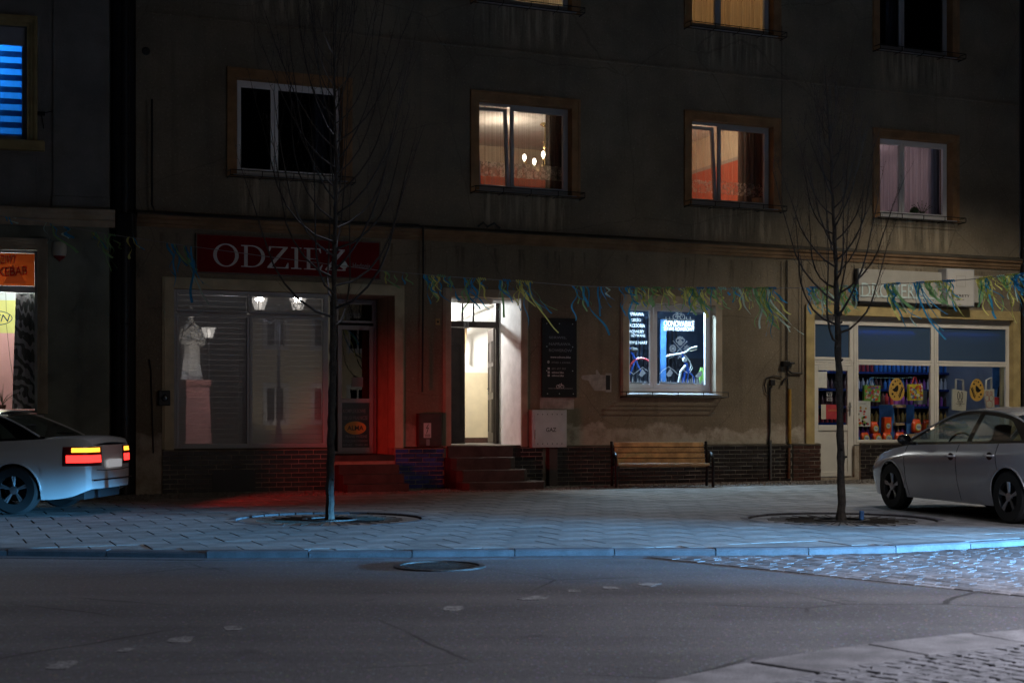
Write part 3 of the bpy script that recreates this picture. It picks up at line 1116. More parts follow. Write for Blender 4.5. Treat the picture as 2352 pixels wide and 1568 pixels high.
# trims
for x in WX:
    for z0, z1 in ((WZ0, WZ1), (UZ0, UZ1)):
        m1 = MB().frame(x - 0.13, x + WW + 0.13, z0 - 0.04, z1 + 0.13, 0.13, -0.028, 0.0, "lr")
        m1.box((x, -0.028, z1), (x + WW, 0.0, z1 + 0.13))
        m1.frame(x - 0.17, x + WW + 0.17, z0 - 0.04, z1 + 0.17, 0.042, -0.045, 0.0, "lrt")
        house.part("window_trim", m1, "ochre_trim")
        # painted reveals
        m1 = MB()
        m1.box((x + 0.0005, -0.027, z0), (x + 0.004, 0.17, z1))
        m1.box((x + WW - 0.004, -0.027, z0), (x + WW - 0.0005, 0.17, z1))
        m1.box((x + 0.005, -0.027, z1 - 0.004), (x + WW - 0.005, 0.17, z1 - 0.0005))
        house.part("reveal", m1, "ochre_trim")


def trim(x0, x1, z0, z1, wd, mat, sides="lrt", steps=True, dep=0.05):
    m1 = MB().frame(x0 - wd, x1 + wd, z0, z1 + wd, wd, -dep, 0.0, sides)
    if steps:
        m1.frame(x0 - wd - 0.03, x1 + wd + 0.03, z0, z1 + wd + 0.03, 0.032, -dep * 0.5, 0.0, sides)
    p = house.part("surround", m1, mat)
    m2 = MB()
    m2.box((x0 + 0.0005, -dep + 0.002, z0), (x0 + 0.004, 0.36, z1))
    m2.box((x1 - 0.004, -dep + 0.002, z0), (x1 - 0.0005, 0.36, z1))
    m2.box((x0 + 0.005, -dep + 0.002, z1 - 0.004), (x1 - 0.005, 0.36, z1 - 0.0005))
    house.part("reveal", m2, mat, parent=p)
    return p


trim(A0, A1, 0.68, AZ1, 0.16, "cream_trim")
trim(DR0, DR1, DZ0 - 0.04, DZ1, 0.115, "beige_trim")
trim(B0, B1, BZ0 - 0.03, BZ1, 0.13, "beige_trim")
trim(G0, G1, 0.66, GZ1, 0.20, "gold_trim", steps=False)

# plinth of glazed clinker bricks
CR, BL, BH, JB = 0.0812, 0.254, 0.069, 0.0125
ZP = 0.67
segs = [(-5.86, AD + 0.02, "brick_black", 0.035), (-1.66, -0.71, "brick_blue_lit", 0.035), (0.62, 1.30, "brick_black", 0.035), (1.58, 6.93, "brick_black", 0.035), (6.935, 7.62, "brick_brown", 0.06), (GD + 0.12, 12.6, "brick_black", 0.035)]
ple = []
for a, b, mt, dp in segs:
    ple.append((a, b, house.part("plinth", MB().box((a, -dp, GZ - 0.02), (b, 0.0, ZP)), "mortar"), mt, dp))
bm_ = {}
for mt in ("brick_black", "brick_brown", "brick_blue_lit"):
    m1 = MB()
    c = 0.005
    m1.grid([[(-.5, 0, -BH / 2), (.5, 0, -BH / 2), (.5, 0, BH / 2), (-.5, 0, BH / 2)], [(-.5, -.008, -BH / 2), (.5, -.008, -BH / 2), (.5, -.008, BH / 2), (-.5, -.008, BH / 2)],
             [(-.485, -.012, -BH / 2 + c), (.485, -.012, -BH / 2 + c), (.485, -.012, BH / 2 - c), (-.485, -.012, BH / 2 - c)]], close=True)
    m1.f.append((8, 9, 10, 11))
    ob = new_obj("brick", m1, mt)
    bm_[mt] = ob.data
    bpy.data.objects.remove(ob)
cnt = 0
for a, b, pl, mt, dp in ple:
    restb = MB()
    for r_ in range(9):
        zc = ZP - 0.006 - CR * (r_ + 0.5)
        if zc < GZ + 0.01:
            continue
        x = a - (0.133 if r_ % 2 else 0.0)
        while x < b - 0.02:
            x0, x1 = max(x, a + 0.004), min(x + BL, b - 0.004)
            x += BL + JB
            if x1 - x0 < 0.04:
                continue
            cnt += 1
            hid = x0 > 8.9
            if hid:
                restb.box((x0, -dp - 0.012, zc - BH / 2), (x1, -dp + 0.001, zc + BH / 2))
                continue
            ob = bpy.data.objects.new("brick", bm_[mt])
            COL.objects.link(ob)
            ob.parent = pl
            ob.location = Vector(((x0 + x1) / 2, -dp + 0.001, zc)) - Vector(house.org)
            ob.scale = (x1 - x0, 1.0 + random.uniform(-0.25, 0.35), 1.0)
            ob.rotation_euler = (random.uniform(-.012, .012), 0, random.uniform(-.02, .02))
    if restb.f:
        ob = house.part("far_bricks", restb, mt, parent=pl)
        ob["kind"] = "stuff"
    house.part("plinth_capping", MB().profx([(0.0, ZP + 0.001), (-dp - 0.02, ZP + 0.001), (-dp - 0.02, ZP + 0.012), (0.0, ZP + 0.035)], a, b), "cornice_dirt", parent=pl)
house.part("cellar_hatch", MB().box((-5.0, -0.06, GZ), (-4.25, -0.03, 0.31)), "black_plastic")


# ---------------------------------------------------------------- windows and rooms
def pvc(x0, x1, z0, z1, y, sashes, mat="white_pvc", pane="pane", fw=0.05, sw=0.065, dep=0.07, name="window"):
    wdw = house.part(name, MB().frame(x0, x1, z0, z1, fw, y, y + dep), mat, bev=0.006)
    for s_ in sashes:
        a, b, c, d = s_[:4]
        tilt = s_[4] if len(s_) > 4 else 0.0
        sw_ = s_[5] if len(s_) > 5 else sw
        m1 = MB().frame(a, b, c, d, sw_, y - 0.012, y + dep - 0.015)
        m2 = MB().quad((a + sw_ - 0.005, y + 0.02, c + sw_ - 0.005), (b - sw_ + 0.005, y + 0.02, c + sw_ - 0.005), (b - sw_ + 0.005, y + 0.02, d - sw_ + 0.005), (a + sw_ - 0.005, y + 0.02, d - sw_ + 0.005))
        if tilt:
            for m3 in (m1, m2):
                m3.v = [(p[0], p[1] + (p[2] - c) * tilt + 0.02, p[2]) for p in m3.v]
        house.part("sash", m1, mat, parent=wdw, bev=0.006)
        house.part("glass_pane", m2, pane, parent=wdw)
    return wdw


def room(x0, x1, z0, z1, depth, walls, floor="dark_room", ceil="white_wall", front=None, y0=0.402):
    """Room shell behind the wall; walls = [(z from, z to, material)]."""
    f_ = house.part("room_floor", MB().quad((x0, y0, z0), (x1, y0, z0), (x1, depth, z0), (x0, depth, z0)), floor)
    house.part("room_ceiling", MB().quad((x0, y0, z1), (x0, depth, z1), (x1, depth, z1), (x1, y0, z1)), ceil)
    for a, b, mt in walls:
        m1 = MB()
        m1.quad((x0, depth, a), (x1, depth, a), (x1, depth, b), (x0, depth, b))
        m1.quad((x0, y0, a), (x0, depth, a), (x0, depth, b), (x0, y0, b))
        m1.quad((x1, y0, a), (x1, y0, b), (x1, depth, b), (x1, depth, a))
        house.part("room_wall", m1, mt)


def curtain(name, label, x0, x1, z0, z1, y, mat, folds=9, amp=0.03, cat="curtain", flare=0.0, n=None):
    n = n or max(24, int((x1 - x0) * 50))
    ph = random.uniform(0, 6)
    rows = []
    for k in range(7):
        f = k / 6
        z = z0 + (z1 - z0) * f
        rows.append([(x0 + (x1 - x0) * i / n + flare * (1 - f) ** 2 * (i / n - 0.0), y + amp * (1.15 - 0.4 * f) * math.sin(ph + folds * 2 * math.pi * i / n + 0.6 * math.sin(3.1 * i / n * folds)), z) for i in range(n + 1)])
    return single(name, label, cat, MB().grid(rows), mat, MAIN.m, smooth=True)


YF = 0.17
mull = MAIN.t(1172, YF) - WX[1]
names = ["dark", "chandelier-lit", "orange-walled", "mauve-lit"]
for i, x in enumerate(WX):
    a, b, c, d = x + 0.03, x + WW - 0.03, WZ0 + 0.06, WZ1 - 0.01
    xm = x + mull
    tilt = 0.09 if i in (1, 2) else 0.0
    pvc(x, x + WW, WZ0 + 0.03, WZ1 - 0.002, YF, [(x + 0.05, xm - 0.005, WZ0 + 0.08, WZ1 - 0.055, tilt), (xm + 0.005, x + WW - 0.05, WZ0 + 0.08, WZ1 - 0.055)], mat="white_pvc" if i in (0, 3) else "grey_pvc", pane="pane" if i else "pane_dark")
for i, x in enumerate(WX):
    if i == 0:
        pass
    xm = x + mull
    pvc(x, x + WW, UZ0 + 0.03, UZ1 - 0.002, YF, [(x + 0.05, xm - 0.005, UZ0 + 0.08, UZ1 - 0.055), (xm + 0.005, x + WW - 0.05, UZ0 + 0.08, UZ1 - 0.055)], mat="grey_pvc", pane="pane" if i in (1, 2) else "pane_dark")


def sill_rail(x0, x1, z, out=0.26, two=True):
    s_ = house.part("window_sill", MB().profx([(0.16, z + 0.03), (0.16, z + 0.012), (-0.10, z - 0.03), (-0.10, z - 0.012)], x0 - 0.06, x1 + 0.06), "grey_pvc")
    m1 = MB()
    e = 0.16
    for zz in ((z + 0.035, z - 0.06) if two else (z + 0.03,)):
        m1.tube([(x0 - e, 0, zz), (x0 - e, -out, zz), (x1 + e, -out, zz), (x1 + e, 0, zz)], 0.009, 5)
    for k in range(5):
        xx = x0 - e + (x1 - x0 + 2 * e) * k / 4
        m1.tube([(xx, -out, z + 0.035), (xx, -out, z - 0.06)], 0.008, 5)
        m1.tube([(xx, -out, z - 0.06), (xx, -0.0, z - 0.075)], 0.008, 5)
    m1.tube([(x0 - e, -out * 0.5, z - 0.068), (x1 + e, -out * 0.5, z - 0.068)], 0.008, 5)
    house.part("sill_rail", m1, "black_iron")


for x in WX:
    sill_rail(x, x + WW, WZ0)
    sill_rail(x, x + WW, UZ0)
sill_rail(B0, B1, BZ0)

# first floor rooms
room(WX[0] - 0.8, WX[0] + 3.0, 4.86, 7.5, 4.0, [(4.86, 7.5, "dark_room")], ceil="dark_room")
room(WX[1] - 1.2, WX[1] + 3.95, 4.86, 7.36, 4.9, [(4.86, 6.90, "orange_wall"), (6.90, 6.97, "grey_band"), (6.97, 7.36, "cream_wall")])
room(WX[2] - 0.5, WX[2] + 2.75, 4.86, 7.80, 5.2, [(4.86, 7.04, "orange_wall"), (7.04, 7.12, "grey_band"), (7.12, 7.80, "cream_wall")])
room(WX[3] - 0.9, WX[3] + 3.0, 4.86, 7.45, 4.2, [(4.86, 7.45, "pink_wall")], ceil="pink_wall")
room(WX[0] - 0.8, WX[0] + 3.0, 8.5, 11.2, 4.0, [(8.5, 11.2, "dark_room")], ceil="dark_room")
room(WX[1] - 1.2, WX[1] + 3.2, 8.5, 11.2, 4.0, [(8.5, 11.2, "cream_wall")])
room(WX[2] - 1.0, WX[2] + 3.2, 8.5, 11.2, 4.0, [(8.5, 11.2, "cream_wall")])
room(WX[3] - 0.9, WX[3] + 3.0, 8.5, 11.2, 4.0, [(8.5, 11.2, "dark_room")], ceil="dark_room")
house.light("room_light", 'POINT', (WX[1] + 1.4, 2.1, 6.75), 44, (1.0, 0.77, 0.56), shadow_soft_size=0.12)
house.light("room_light", 'POINT', (WX[2] + 0.9, 2.6, 7.2), 62, (1.0, 0.76, 0.52), shadow_soft_size=0.12)
house.light("room_light", 'POINT', (WX[3] + 1.0, 2.2, 7.1), 22, (1.0, 0.80, 0.84), shadow_soft_size=0.12)
house.light("room_light", 'POINT', (WX[1] + 0.9, 2.2, 10.6), 40, (1.0, 0.80, 0.55), shadow_soft_size=0.12)
house.light("room_light", 'POINT', (WX[2] + 0.9, 2.2, 10.6), 34, (1.0, 0.72, 0.42), shadow_soft_size=0.12)

curtain("net_curtain", "cream net curtain with a lace band in the chandelier-lit window", WX[1] - 0.02, WX[1] + 1.98, WZ0 + 0.02, WZ1 + 0.02, 0.48, "net_cream", 11, 0.025)
curtain("drape", "dark brown drape at the right of the chandelier-lit window", WX[1] + 1.66, WX[1] + 2.10, WZ0 - 0.2, WZ1 + 0.05, 0.62, "curtain_brown", 4, 0.04)
curtain("net_curtain", "pale net curtain with lace band in the red-walled window upstairs", WX[2] - 0.02, WX[2] + 1.98, WZ0 + 0.02, WZ1 + 0.02, 0.48, "net_cream_lace", 13, 0.03)
curtain("drape", "dark brown drape at the right of the red-walled window", WX[2] + 1.52, WX[2] + 2.20, WZ0 - 0.2, WZ1 + 0.05, 0.66, "curtain_brown", 5, 0.045)
curtain("net_curtain", "mauve net curtain in the window above the drugstore sign", WX[3] - 0.02, WX[3] + 1.75, WZ0 + 0.02, WZ1 + 0.02, 0.48, "net_mauve", 12, 0.03)
curtain("drape", "blue-grey drape at the right of the mauve-lit window", WX[3] + 1.72, WX[3] + 2.05, WZ0 - 0.1, WZ1 + 0.05, 0.56, "curtain_blue", 3, 0.03)
curtain("drape", "grey curtain strip inside the dark window over the clothes shop", WX[0] + 1.5, WX[0] + 1.95, WZ0 - 0.1, WZ1 + 0.05, 0.5, "curtain_blue", 4, 0.03)
curtain("net_curtain", "pale patterned curtain in the topmost window above the doorway", WX[1] - 0.02, WX[1] + 1.98, UZ0 + 0.02, UZ1 + 0.02, 0.46, "net_cream", 12, 0.03)
curtain("net_curtain", "amber-lit patterned curtain in the topmost window above the bicycle shop", WX[2] - 0.02, WX[2] + 1.98, UZ0 + 0.02, UZ1 + 0.02, 0.46, "net_amber", 14, 0.03)
curtain("drape", "pale parted curtain in the unlit topmost window at the right", WX[3] + 0.5, WX[3] + 0.78, UZ0 + 0.0, UZ1 + 0.05, 0.46, "curtain_blue", 3, 0.03)

# chandelier
cx_, cz_ = MAIN.at(1252, 268, 2.1)
ch = Thing("chandelier", "brass chandelier with glass arms hanging in the upstairs window", "chandelier", MAIN.m, (cx_, 2.1, 6.2))
ch.part("ceiling_rose", MB().lathe([(0.0, 7.36), (0.09, 7.355), (0.11, 7.32), (0.05, 7.28), (0.0, 7.27)], (cx_, 2.1, 0), 14, cap=False), "brass", smooth=True)
ch.part("chain", MB().tube([(cx_, 2.1, 7.28), (cx_, 2.1, 6.98)], 0.012, 6), "brass")
ch.part("stem", MB().lathe([(0.0, 7.0), (0.06, 6.97), (0.03, 6.93), (0.045, 6.85), (0.02, 6.78), (0.05, 6.7), (0.025, 6.62), (0.06, 6.52), (0.09, 6.45), (0.03, 6.38), (0.0, 6.34)], (cx_, 2.1, 0), 14, cap=False), "brass", smooth=True)
for k in range(5):
    a = math.pi * (0.94 + 0.4 * k)
    dx, dy = math.cos(a), math.sin(a)
    ch.part("arm", MB().tube([(cx_ + dx * r, 2.1 + dy * r, z) for r, z in ((0.03, 6.5), (0.12, 6.43), (0.24, 6.40), (0.36, 6.45), (0.44, 6.54))], 0.016, 6), "brass", smooth=True)
    ch.part("bulb", MB().lathe([(0.010, 6.55), (0.034, 6.59), (0.042, 6.63), (0.03, 6.68), (0.0, 6.70)], (cx_ + dx * 0.44, 2.1 + dy * 0.44, 0), 10, cap=False), "bulb_warm", smooth=True)

# plants on the mauve window sill, lamp in the red room
for k, (px, lab) in enumerate([(2100, "round clipped pot plant on the mauve window sill"), (2118, "spiky pot plant on the mauve window sill")]):
    tx, tz = MAIN.at(px, 492, 0.36)
    tz = WZ0 + 0.04
    th_ = Thing("pot_plant", lab, "plant", MAIN.m, (tx, 0.36, tz))
    th_.part("pot", MB().lathe([(0.05, tz), (0.07, tz + 0.10), (0.06, tz + 0.10)], (tx, 0.36, 0), 10), "pot")
    m1 = MB()
    if k == 0:
        m1.lathe([(0.02, tz + 0.09), (0.09, tz + 0.13), (0.10, tz + 0.2), (0.06, tz + 0.26), (0.0, tz + 0.275)], (tx, 0.36, 0), 12, cap=False)
        th_.part("foliage", m1, "leaf", smooth=True)
    else:
        for q in range(7):
            a = -1.3 + q * 0.43
            pts = [(tx + math.sin(a) * r * 0.9, 0.36, tz + 0.1 + r * (1.0 - 0.35 * abs(math.sin(a)) * r / 0.3)) for r in (0, 0.08, 0.16, 0.24, 0.31)]
            m1.tube(pts, [0.008, 0.007, 0.006, 0.005, 0.003], 4)
            for p in pts[1:]:
                m1.lathe([(0.0, -0.016), (0.016, 0.0), (0.0, 0.016)], p, 5, cap=False)
        th_.part("foliage", m1, "leaf")
tx, tz = MAIN.at(1722, 458, 0.75)
single("wicker_basket", "small tan wicker basket on the sill of the red-walled window", "basket", MB().lathe([(0.11, WZ0 + 0.02), (0.15, WZ0 + 0.27), (0.13, WZ0 + 0.27), (0.1, WZ0 + 0.05)], (tx, 0.4, 0), 12), "wood_light", MAIN.m)

# ---------------------------------------------------------------- clothes shop front
ya = 0.10
x0, x1 = MAIN.t(403, ya), MAIN.t(754, ya)
zt_ = MAIN.at(480, 720, ya)[1]
xm = MAIN.t(573, ya)
x0 = A0 + 0.012
pvc(x0, x1, 0.685, AZ1 - 0.004, ya, [(x0 + 0.05, xm, 0.735, zt_ - 0.005, 0, 0.05), (xm + 0.003, x1 - 0.05, 0.735, zt_ - 0.005, 0, 0.05), (x0 + 0.05, xm, zt_ + 0.03, AZ1 - 0.05, 0, 0.035), (xm + 0.003, x1 - 0.05, zt_ + 0.03, AZ1 - 0.05, 0, 0.035)], mat="grey_pvc", pane="shop_pane", name="shop_window")
room(A0 - 0.1, AD + 0.02, 0.4, 3.9, 3.6, [(0.4, 3.9, "grey_band")], ceil="grey_band")
house.light("blind_fill_light", 'POINT', (-4.3, 2.2, 3.3), 15.0, (0.92, 0.93, 1.0), shadow_soft_size=0.2)  # added unseen lamp that makes the closed blinds glow
for j, (bx0, bx1, side) in enumerate(((x0 + 0.08, xm - 0.02, "left"), (xm + 0.03, x1 - 0.08, "right"))):
    bl = Thing("slat_blind", "grey horizontal slat blind closed in the %s pane of the clothes shop" % side, "blind", MAIN.m, (bx0, 0.26, 0.75))
    bl.part("headrail", MB().box((bx0, 0.24, 3.40), (bx1, 0.29, 3.44)), "grey_pvc")
    z = 0.76
    while z < 3.38:
        bl.part("slat", MB().profx([(0.268, z), (0.27, z), (0.250, z + 0.088), (0.248, z + 0.088)], bx0, bx1), "blind_slat")
        z += 0.094
# recessed shop door
yd = 1.08
fz = 0.55
rc = MB()
rc.quad((A1, 0.401, fz), (A1, yd, fz), (A1, yd, AZ1), (A1, 0.401, AZ1))
rc.quad((AD, 0.401, AZ1), (AD, yd, AZ1), (A1, yd, AZ1), (A1, 0.401, AZ1))
rc.quad((AD + 0.03, 0.18, fz), (AD + 0.03, yd, fz), (AD + 0.03, yd, AZ1), (AD + 0.03, 0.18, AZ1))
house.part("entrance_recess", rc, "cream_trim")
house.part("entrance_floor", MB().box((AD, -0.02, fz - 0.1), (A1, yd, fz + 0.005)), "step_stone")
for k in range(3):
    house.part("step", MB().box((AD + 0.05, -0.04 - 0.28 * (k + 1), GZ - 0.02), (A1 - 0.0, -0.04 - 0.28 * k, fz - 0.16 * (k + 1))), "step_stone", bev=0.012)
dx0, dx1 = MAIN.t(770, yd), MAIN.t(866, yd) - 0.0
dx1 = A1 - 0.03
dz_ = MAIN.at(815, 748, yd)[1]
pvc(AD + 0.04, dx1, fz + 0.01, AZ1 - 0.01, yd - 0.08, [(dx0, dx1 - 0.05, dz_ + 0.05, AZ1 - 0.06, 0, 0.04)], mat="grey_pvc", pane="pane_dark", name="shop_door_frame")
door = house.part("shop_door", MB().frame(dx0 + 0.02, dx1 - 0.06, fz + 0.04, dz_, 0.085, yd - 0.10, yd - 0.04).box((dx0 + 0.1, yd - 0.10, 1.52), (dx1 - 0.14, yd - 0.04, 1.60)), "grey_pvc", bev=0.006)
house.part("glass_pane", MB().box((dx0 + 0.1, yd - 0.075, 1.6), (dx1 - 0.14, yd - 0.07, dz_ - 0.08)), "pane_dark", parent=door)
house.part("dark_panel", MB().box((dx0 + 0.1, yd - 0.075, fz + 0.12), (dx1 - 0.14, yd - 0.068, 1.525)), "board_black", parent=door)
house.part("recess_back", MB().quad((AD, yd + 0.02, fz), (A1, yd + 0.02, fz), (A1, yd + 0.02, AZ1), (AD, yd + 0.02, AZ1)), "dark_room")
al = Thing("laundry_poster", "dark laundry poster with an orange oval on the clothes shop door", "poster", MAIN.m, (dx0 + 0.3, yd - 0.08, fz + 0.14))
al.part("sheet", MB().box((dx0 + 0.105, yd - 0.083, fz + 0.14), (dx1 - 0.145, yd - 0.079, 1.5)), "board_black")
q0, q1 = dx0 + 0.13, dx1 - 0.18
for body, a, b, f0, f1, mt in [("KOMPLEKSOWE", 1.33, 1.40, 0.0, 0.92, "letter_grey"), ("USŁUGI PRALNICZE", 1.20, 1.27, 0.0, 1.0, "letter_grey"), ("PRANIE WODNE", 0.86, 0.91, 0.1, 0.98, "letter_grey"), ("CZYSZCZENIE DYWANÓW", 0.78, 0.83, 0.0, 1.0, "letter_grey"), ("PRZYJĘĆ · TERMIN 24H", 0.70, 0.75, 0.0, 1.0, "letter_grey")]:
    al.part("lettering", text(body, q0 + (q1 - q0) * f0, q0 + (q1 - q0) * f1, a, b, yd - 0.0835, 0.002, 0.012), mt)
al.part("oval", MB().disc((q0 + q1) / 2, 1.045, 0.125, yd - 0.0835, 24, 1.7, 0.002), "egg_yellow")
al.part("lettering", text("ALMA", (q0 + q1) / 2 - 0.16, (q0 + q1) / 2 + 0.16, 1.0, 1.09, yd - 0.0858, 0.002, 0.02), "letter_black")
single("door_notice", "small pale notice behind the glass of the clothes shop door", "notice", MB().box((dx0 + 0.3, yd - 0.083, 1.82), (dx0 + 0.52, yd - 0.08, 2.0)), "letter_grey", MAIN.m)

# ---------------------------------------------------------------- house door
yh = 1.08
hx1 = DR1 - 0.008
house.part("door_splay", MB().prismz([(DR1 - 0.008, -0.02), (DR1 - 0.0042, -0.02), (DR1 - 0.0042, 0.41), (DR1 + 0.3, 0.41), (DR1 + 0.3, yh + 0.1), (hx1, yh + 0.1), (hx1, yh)], DZ0 - 0.03, DZ1), "white_paint")
house.part("door_soffit", MB().box((DR0 - 0.3, 0.401, DZ1 - 0.02), (DR1 + 0.3, yh + 0.1, DZ1 + 0.05)), "white_paint")
house.part("door_jamb", MB().box((DR0 - 0.25, 0.401, DZ0), (DR0, yh + 0.1, DZ1)), "white_paint")
zb0, zb1 = MAIN.at(1090, 752, yh)[1], MAIN.at(1090, 738, yh)[1]
ztp = MAIN.at(1090, 695, yh)[1]
fr = MB()
fr.box((hx1 - 0.07, yh, DZ0), (hx1, yh + 0.09, ztp + 0.12))
fr.box((DR0, yh, DZ0), (DR0 + 0.06, yh + 0.09, ztp + 0.12))
fr.box((DR0 + 0.06, yh, ztp), (hx1 - 0.07, yh + 0.09, ztp + 0.12))
fr.box((DR0 + 0.06, yh - 0.02, zb0), (hx1 - 0.07, yh + 0.09, zb1))
dfr = house.part("door_frame", fr, "dark_wood", bev=0.006)
for px in (1063, 1088):
    xx = MAIN.t(px, yh)
    house.part("glazing_bar", MB().box((xx - 0.018, yh + 0.01, zb1), (xx + 0.018, yh + 0.06, ztp)), "dark_wood", parent=dfr)
house.part("transom_pane", MB().box((DR0 + 0.06, yh + 0.03, zb1), (hx1 - 0.07, yh + 0.035, ztp)), "pane", parent=dfr)
lx = MAIN.t(1069, yh)
lf = house.part("door_leaf", MB().box((DR0 + 0.065, yh + 0.02, DZ0 + 0.01), (lx, yh + 0.065, zb0 - 0.005)), "dark_wood", bev=0.004, label="closed dark left leaf of the house door")
for a, b in ((0.95, 1.5), (1.65, 2.7)):
    house.part("leaf_panel", MB().frame(DR0 + 0.12, lx - 0.05, a, b, 0.03, yh + 0.005, yh + 0.02), "dark_wood", parent=lf)
ax, ay, bx, by = hx1 - 0.075, yh + 0.06, hx1 + 0.10, yh + 0.80
dn = Vector((bx - ax, by - ay, 0)).normalized()
pn = Vector((-dn.y, dn.x, 0)) * 0.022
m1 = MB().prismz([(ax + pn.x, ay + pn.y), (bx + pn.x, by + pn.y), (bx - pn.x, by - pn.y), (ax - pn.x, ay - pn.y)], DZ0 + 0.01, zb0 - 0.005)
lf = house.part("door_leaf", m1, "dark_wood", bev=0.004, label="dark right leaf of the house door standing open")
for a, b in ((0.95, 1.6), (1.75, 2.25), (2.35, 2.75)):
    c = [Vector((ax, ay, 0)) + dn * f + pn * 1.35 for f in (0.12, 0.62)]
    m1 = MB().tube([(c[0].x, c[0].y, a), (c[1].x, c[1].y, a), (c[1].x, c[1].y, b), (c[0].x, c[0].y, b), (c[0].x, c[0].y, a)], 0.013, 5)
    house.part("leaf_moulding", m1, "dark_wood", parent=lf)
hp = Vector((ax, ay, 0)) + dn * 0.66
m1 = MB().tube([(hp.x, hp.y, 1.82), (hp.x - 0.05, hp.y - 0.01, 1.82), (hp.x - 0.055, hp.y - 0.10, 1.82)], 0.011, 6)
m1.box((hp.x - 0.03, hp.y - 0.02, 1.7), (hp.x - 0.02, hp.y + 0.02, 1.88))
house.part("door_handle", m1, "black_iron", parent=lf)
zd = MAIN.at(1100, 856, 3.4)[1]
room(-1.0, 2.4, DZ0 - 0.02, 3.95, 3.4, [(DZ0 - 0.02, DZ0 + 0.09, "brick_brown"), (DZ0 + 0.09, zd, "beige_wall"), (zd, 3.95, "white_wall")], floor="step_stone", y0=yh + 0.1)
house.part("hall_cable", MB().tube([(MAIN.t(1078, 3.0), 3.17, 3.2), (MAIN.t(1075, 3.0), 3.17, 2.9), (MAIN.t(1073, 3.0), 3.17, 2.6)], 0.025, 5), "wood_light")
house.light("hall_light", 'POINT', (0.0, 2.3, 3.55), 330, (1.0, 0.96, 0.90), shadow_soft_size=0.10)
m1 = MB()
for k in range(5):
    m1.tube([(0.0 + 0.28 * k, 2.9, 3.05 + 0.14 * k), (0.25 + 0.28 * k, 2.9, 3.12 + 0.14 * k)], 0.012, 4)
m1.tube([(-0.6, 2.88, 2.75), (1.8, 2.88, 3.75)], 0.05, 6)
house.part("stair_string", m1, "grey_band")
single("light_fitting", "unlit white strip light above the house door", "light", MB().box((MAIN.t(1052, 0.3), 0.26, MAIN.at(1090, 697, .3)[1]), (MAIN.t(1131, 0.3), 0.36, MAIN.at(1090, 685, .3)[1] - 0.0)), "cream_pvc", MAIN.m, bev=0.02)
pl = Thing("number_plate", "little house number plate on the dark door transom", "sign", MAIN.m, (MAIN.t(1071, yh), yh - 0.03, zb0 - 0.03))
nx, nz = MAIN.at(1071, 745, yh - 0.03)
pl.part("plate", MB().box((nx - 0.055, yh - 0.034, nz - 0.075), (nx + 0.055, yh - 0.024, nz + 0.065)), "letter_grey", bev=0.005)
pl.part("lettering", text("3", nx - 0.025, nx + 0.025, nz - 0.045, nz + 0.04, yh - 0.0345, 0.002, 0.01), "letter_black")
bx_, bz_ = MAIN.at(1005, 739)
bl = Thing("door_bell", "small square brass-coloured bell push left of the doorway", "bell", MAIN.m, (bx_, -0.02, bz_ - 0.06))
bl.part("plate", MB().box((bx_ - 0.045, -0.02, bz_ - 0.06), (bx_ + 0.045, 0.0, bz_ + 0.06)), "gold_trim", bev=0.006)
bl.part("button", MB().lathe([(0.018, -0.03), (0.022, -0.02)], (bx_, 0, bz_), 10, 'y'), "black_plastic")
for k, (zz, dd, tr_) in enumerate([(DZ0 - 0.005, 0.10, 0.46), (0.50, 0.42, 0.60), (0.28, 0.74, 0.74), (0.07, 1.08, 0.98)]):
    m1 = MB()
    pts = [(-0.70, 0.35 if k == 0 else -0.02)] + [(-0.70, -dd * 0.9), (-0.6, -dd)] + [(tr_ - 0.12, -dd), (tr_, -dd * 0.8)] + [(tr_, 0.35 if k == 0 else -0.02)]
    if k == 0:
        pts = [(DR0, yh + 0.1), (DR0, -0.04), (-0.66, -0.04), (-0.66, -dd), (tr_ + 0.2, -dd), (tr_ + 0.2, -0.04), (DR1 - 0.01, -0.04), (DR1 - 0.01, 0.1), (hx1, yh), (hx1, yh + 0.1)]
    m1.prismz(pts, GZ - 0.01, zz)
    house.part("step", m1, "step_stone", bev=0.015)

# ---------------------------------------------------------------- bicycle shop window
yb = 0.17
mu0, mu1 = MAIN.t(1490, yb), MAIN.t(1512, yb)
xm = (mu0 + mu1) / 2
pvc(B0, B1, BZ0 + 0.01, BZ1 - 0.006, yb, [(B0 + 0.05, xm - 0.004, BZ0 + 0.12, BZ1 - 0.06, 0, 0.075), (xm + 0.004, B1 - 0.05, BZ0 + 0.12, BZ1 - 0.06, 0, 0.075)], mat="white_pvc", fw=0.055, name="shop_window")
house.part("window_bottom_rail", MB().box((B0 + 0.06, yb - 0.004, BZ0 + 0.03), (B1 - 0.06, yb + 0.05, BZ0 + 0.118)), "white_pvc")
room(B0 - 0.6, B1 + 1.5, 0.8, 3.75, 2.6, [(0.8, 2.55, "shop_dark"), (2.55, 3.75, "shop_blue")], floor="dark_room", ceil="grey_band")
house.light("shop_light", 'AREA', (4.35, 0.95, 3.66), 330, (0.52, 0.78, 1.0), rot=(R(-40), 0, 0), shape='RECTANGLE', size=1.2, size_y=0.12)
house.part("blue_post", MB().box((MAIN.t(1518, 1.4), 1.4, 0.8), (MAIN.t(1530, 1.4), 1.44, 3.3)), "paper_blue")
tl = Thing("strip_light", "lit white strip light inside the top of the bicycle shop window", "light", MAIN.m, (4.35, 0.6, 3.6))
tl.part("tube", MB().tube([(3.75, 0.62, 3.63), (5.0, 0.62, 3.63)], 0.02, 8), "tube_white")
tl.part("housing", MB().box((3.7, 0.58, 3.65), (5.05, 0.68, 3.70)), "white_pvc")
rk = MB()
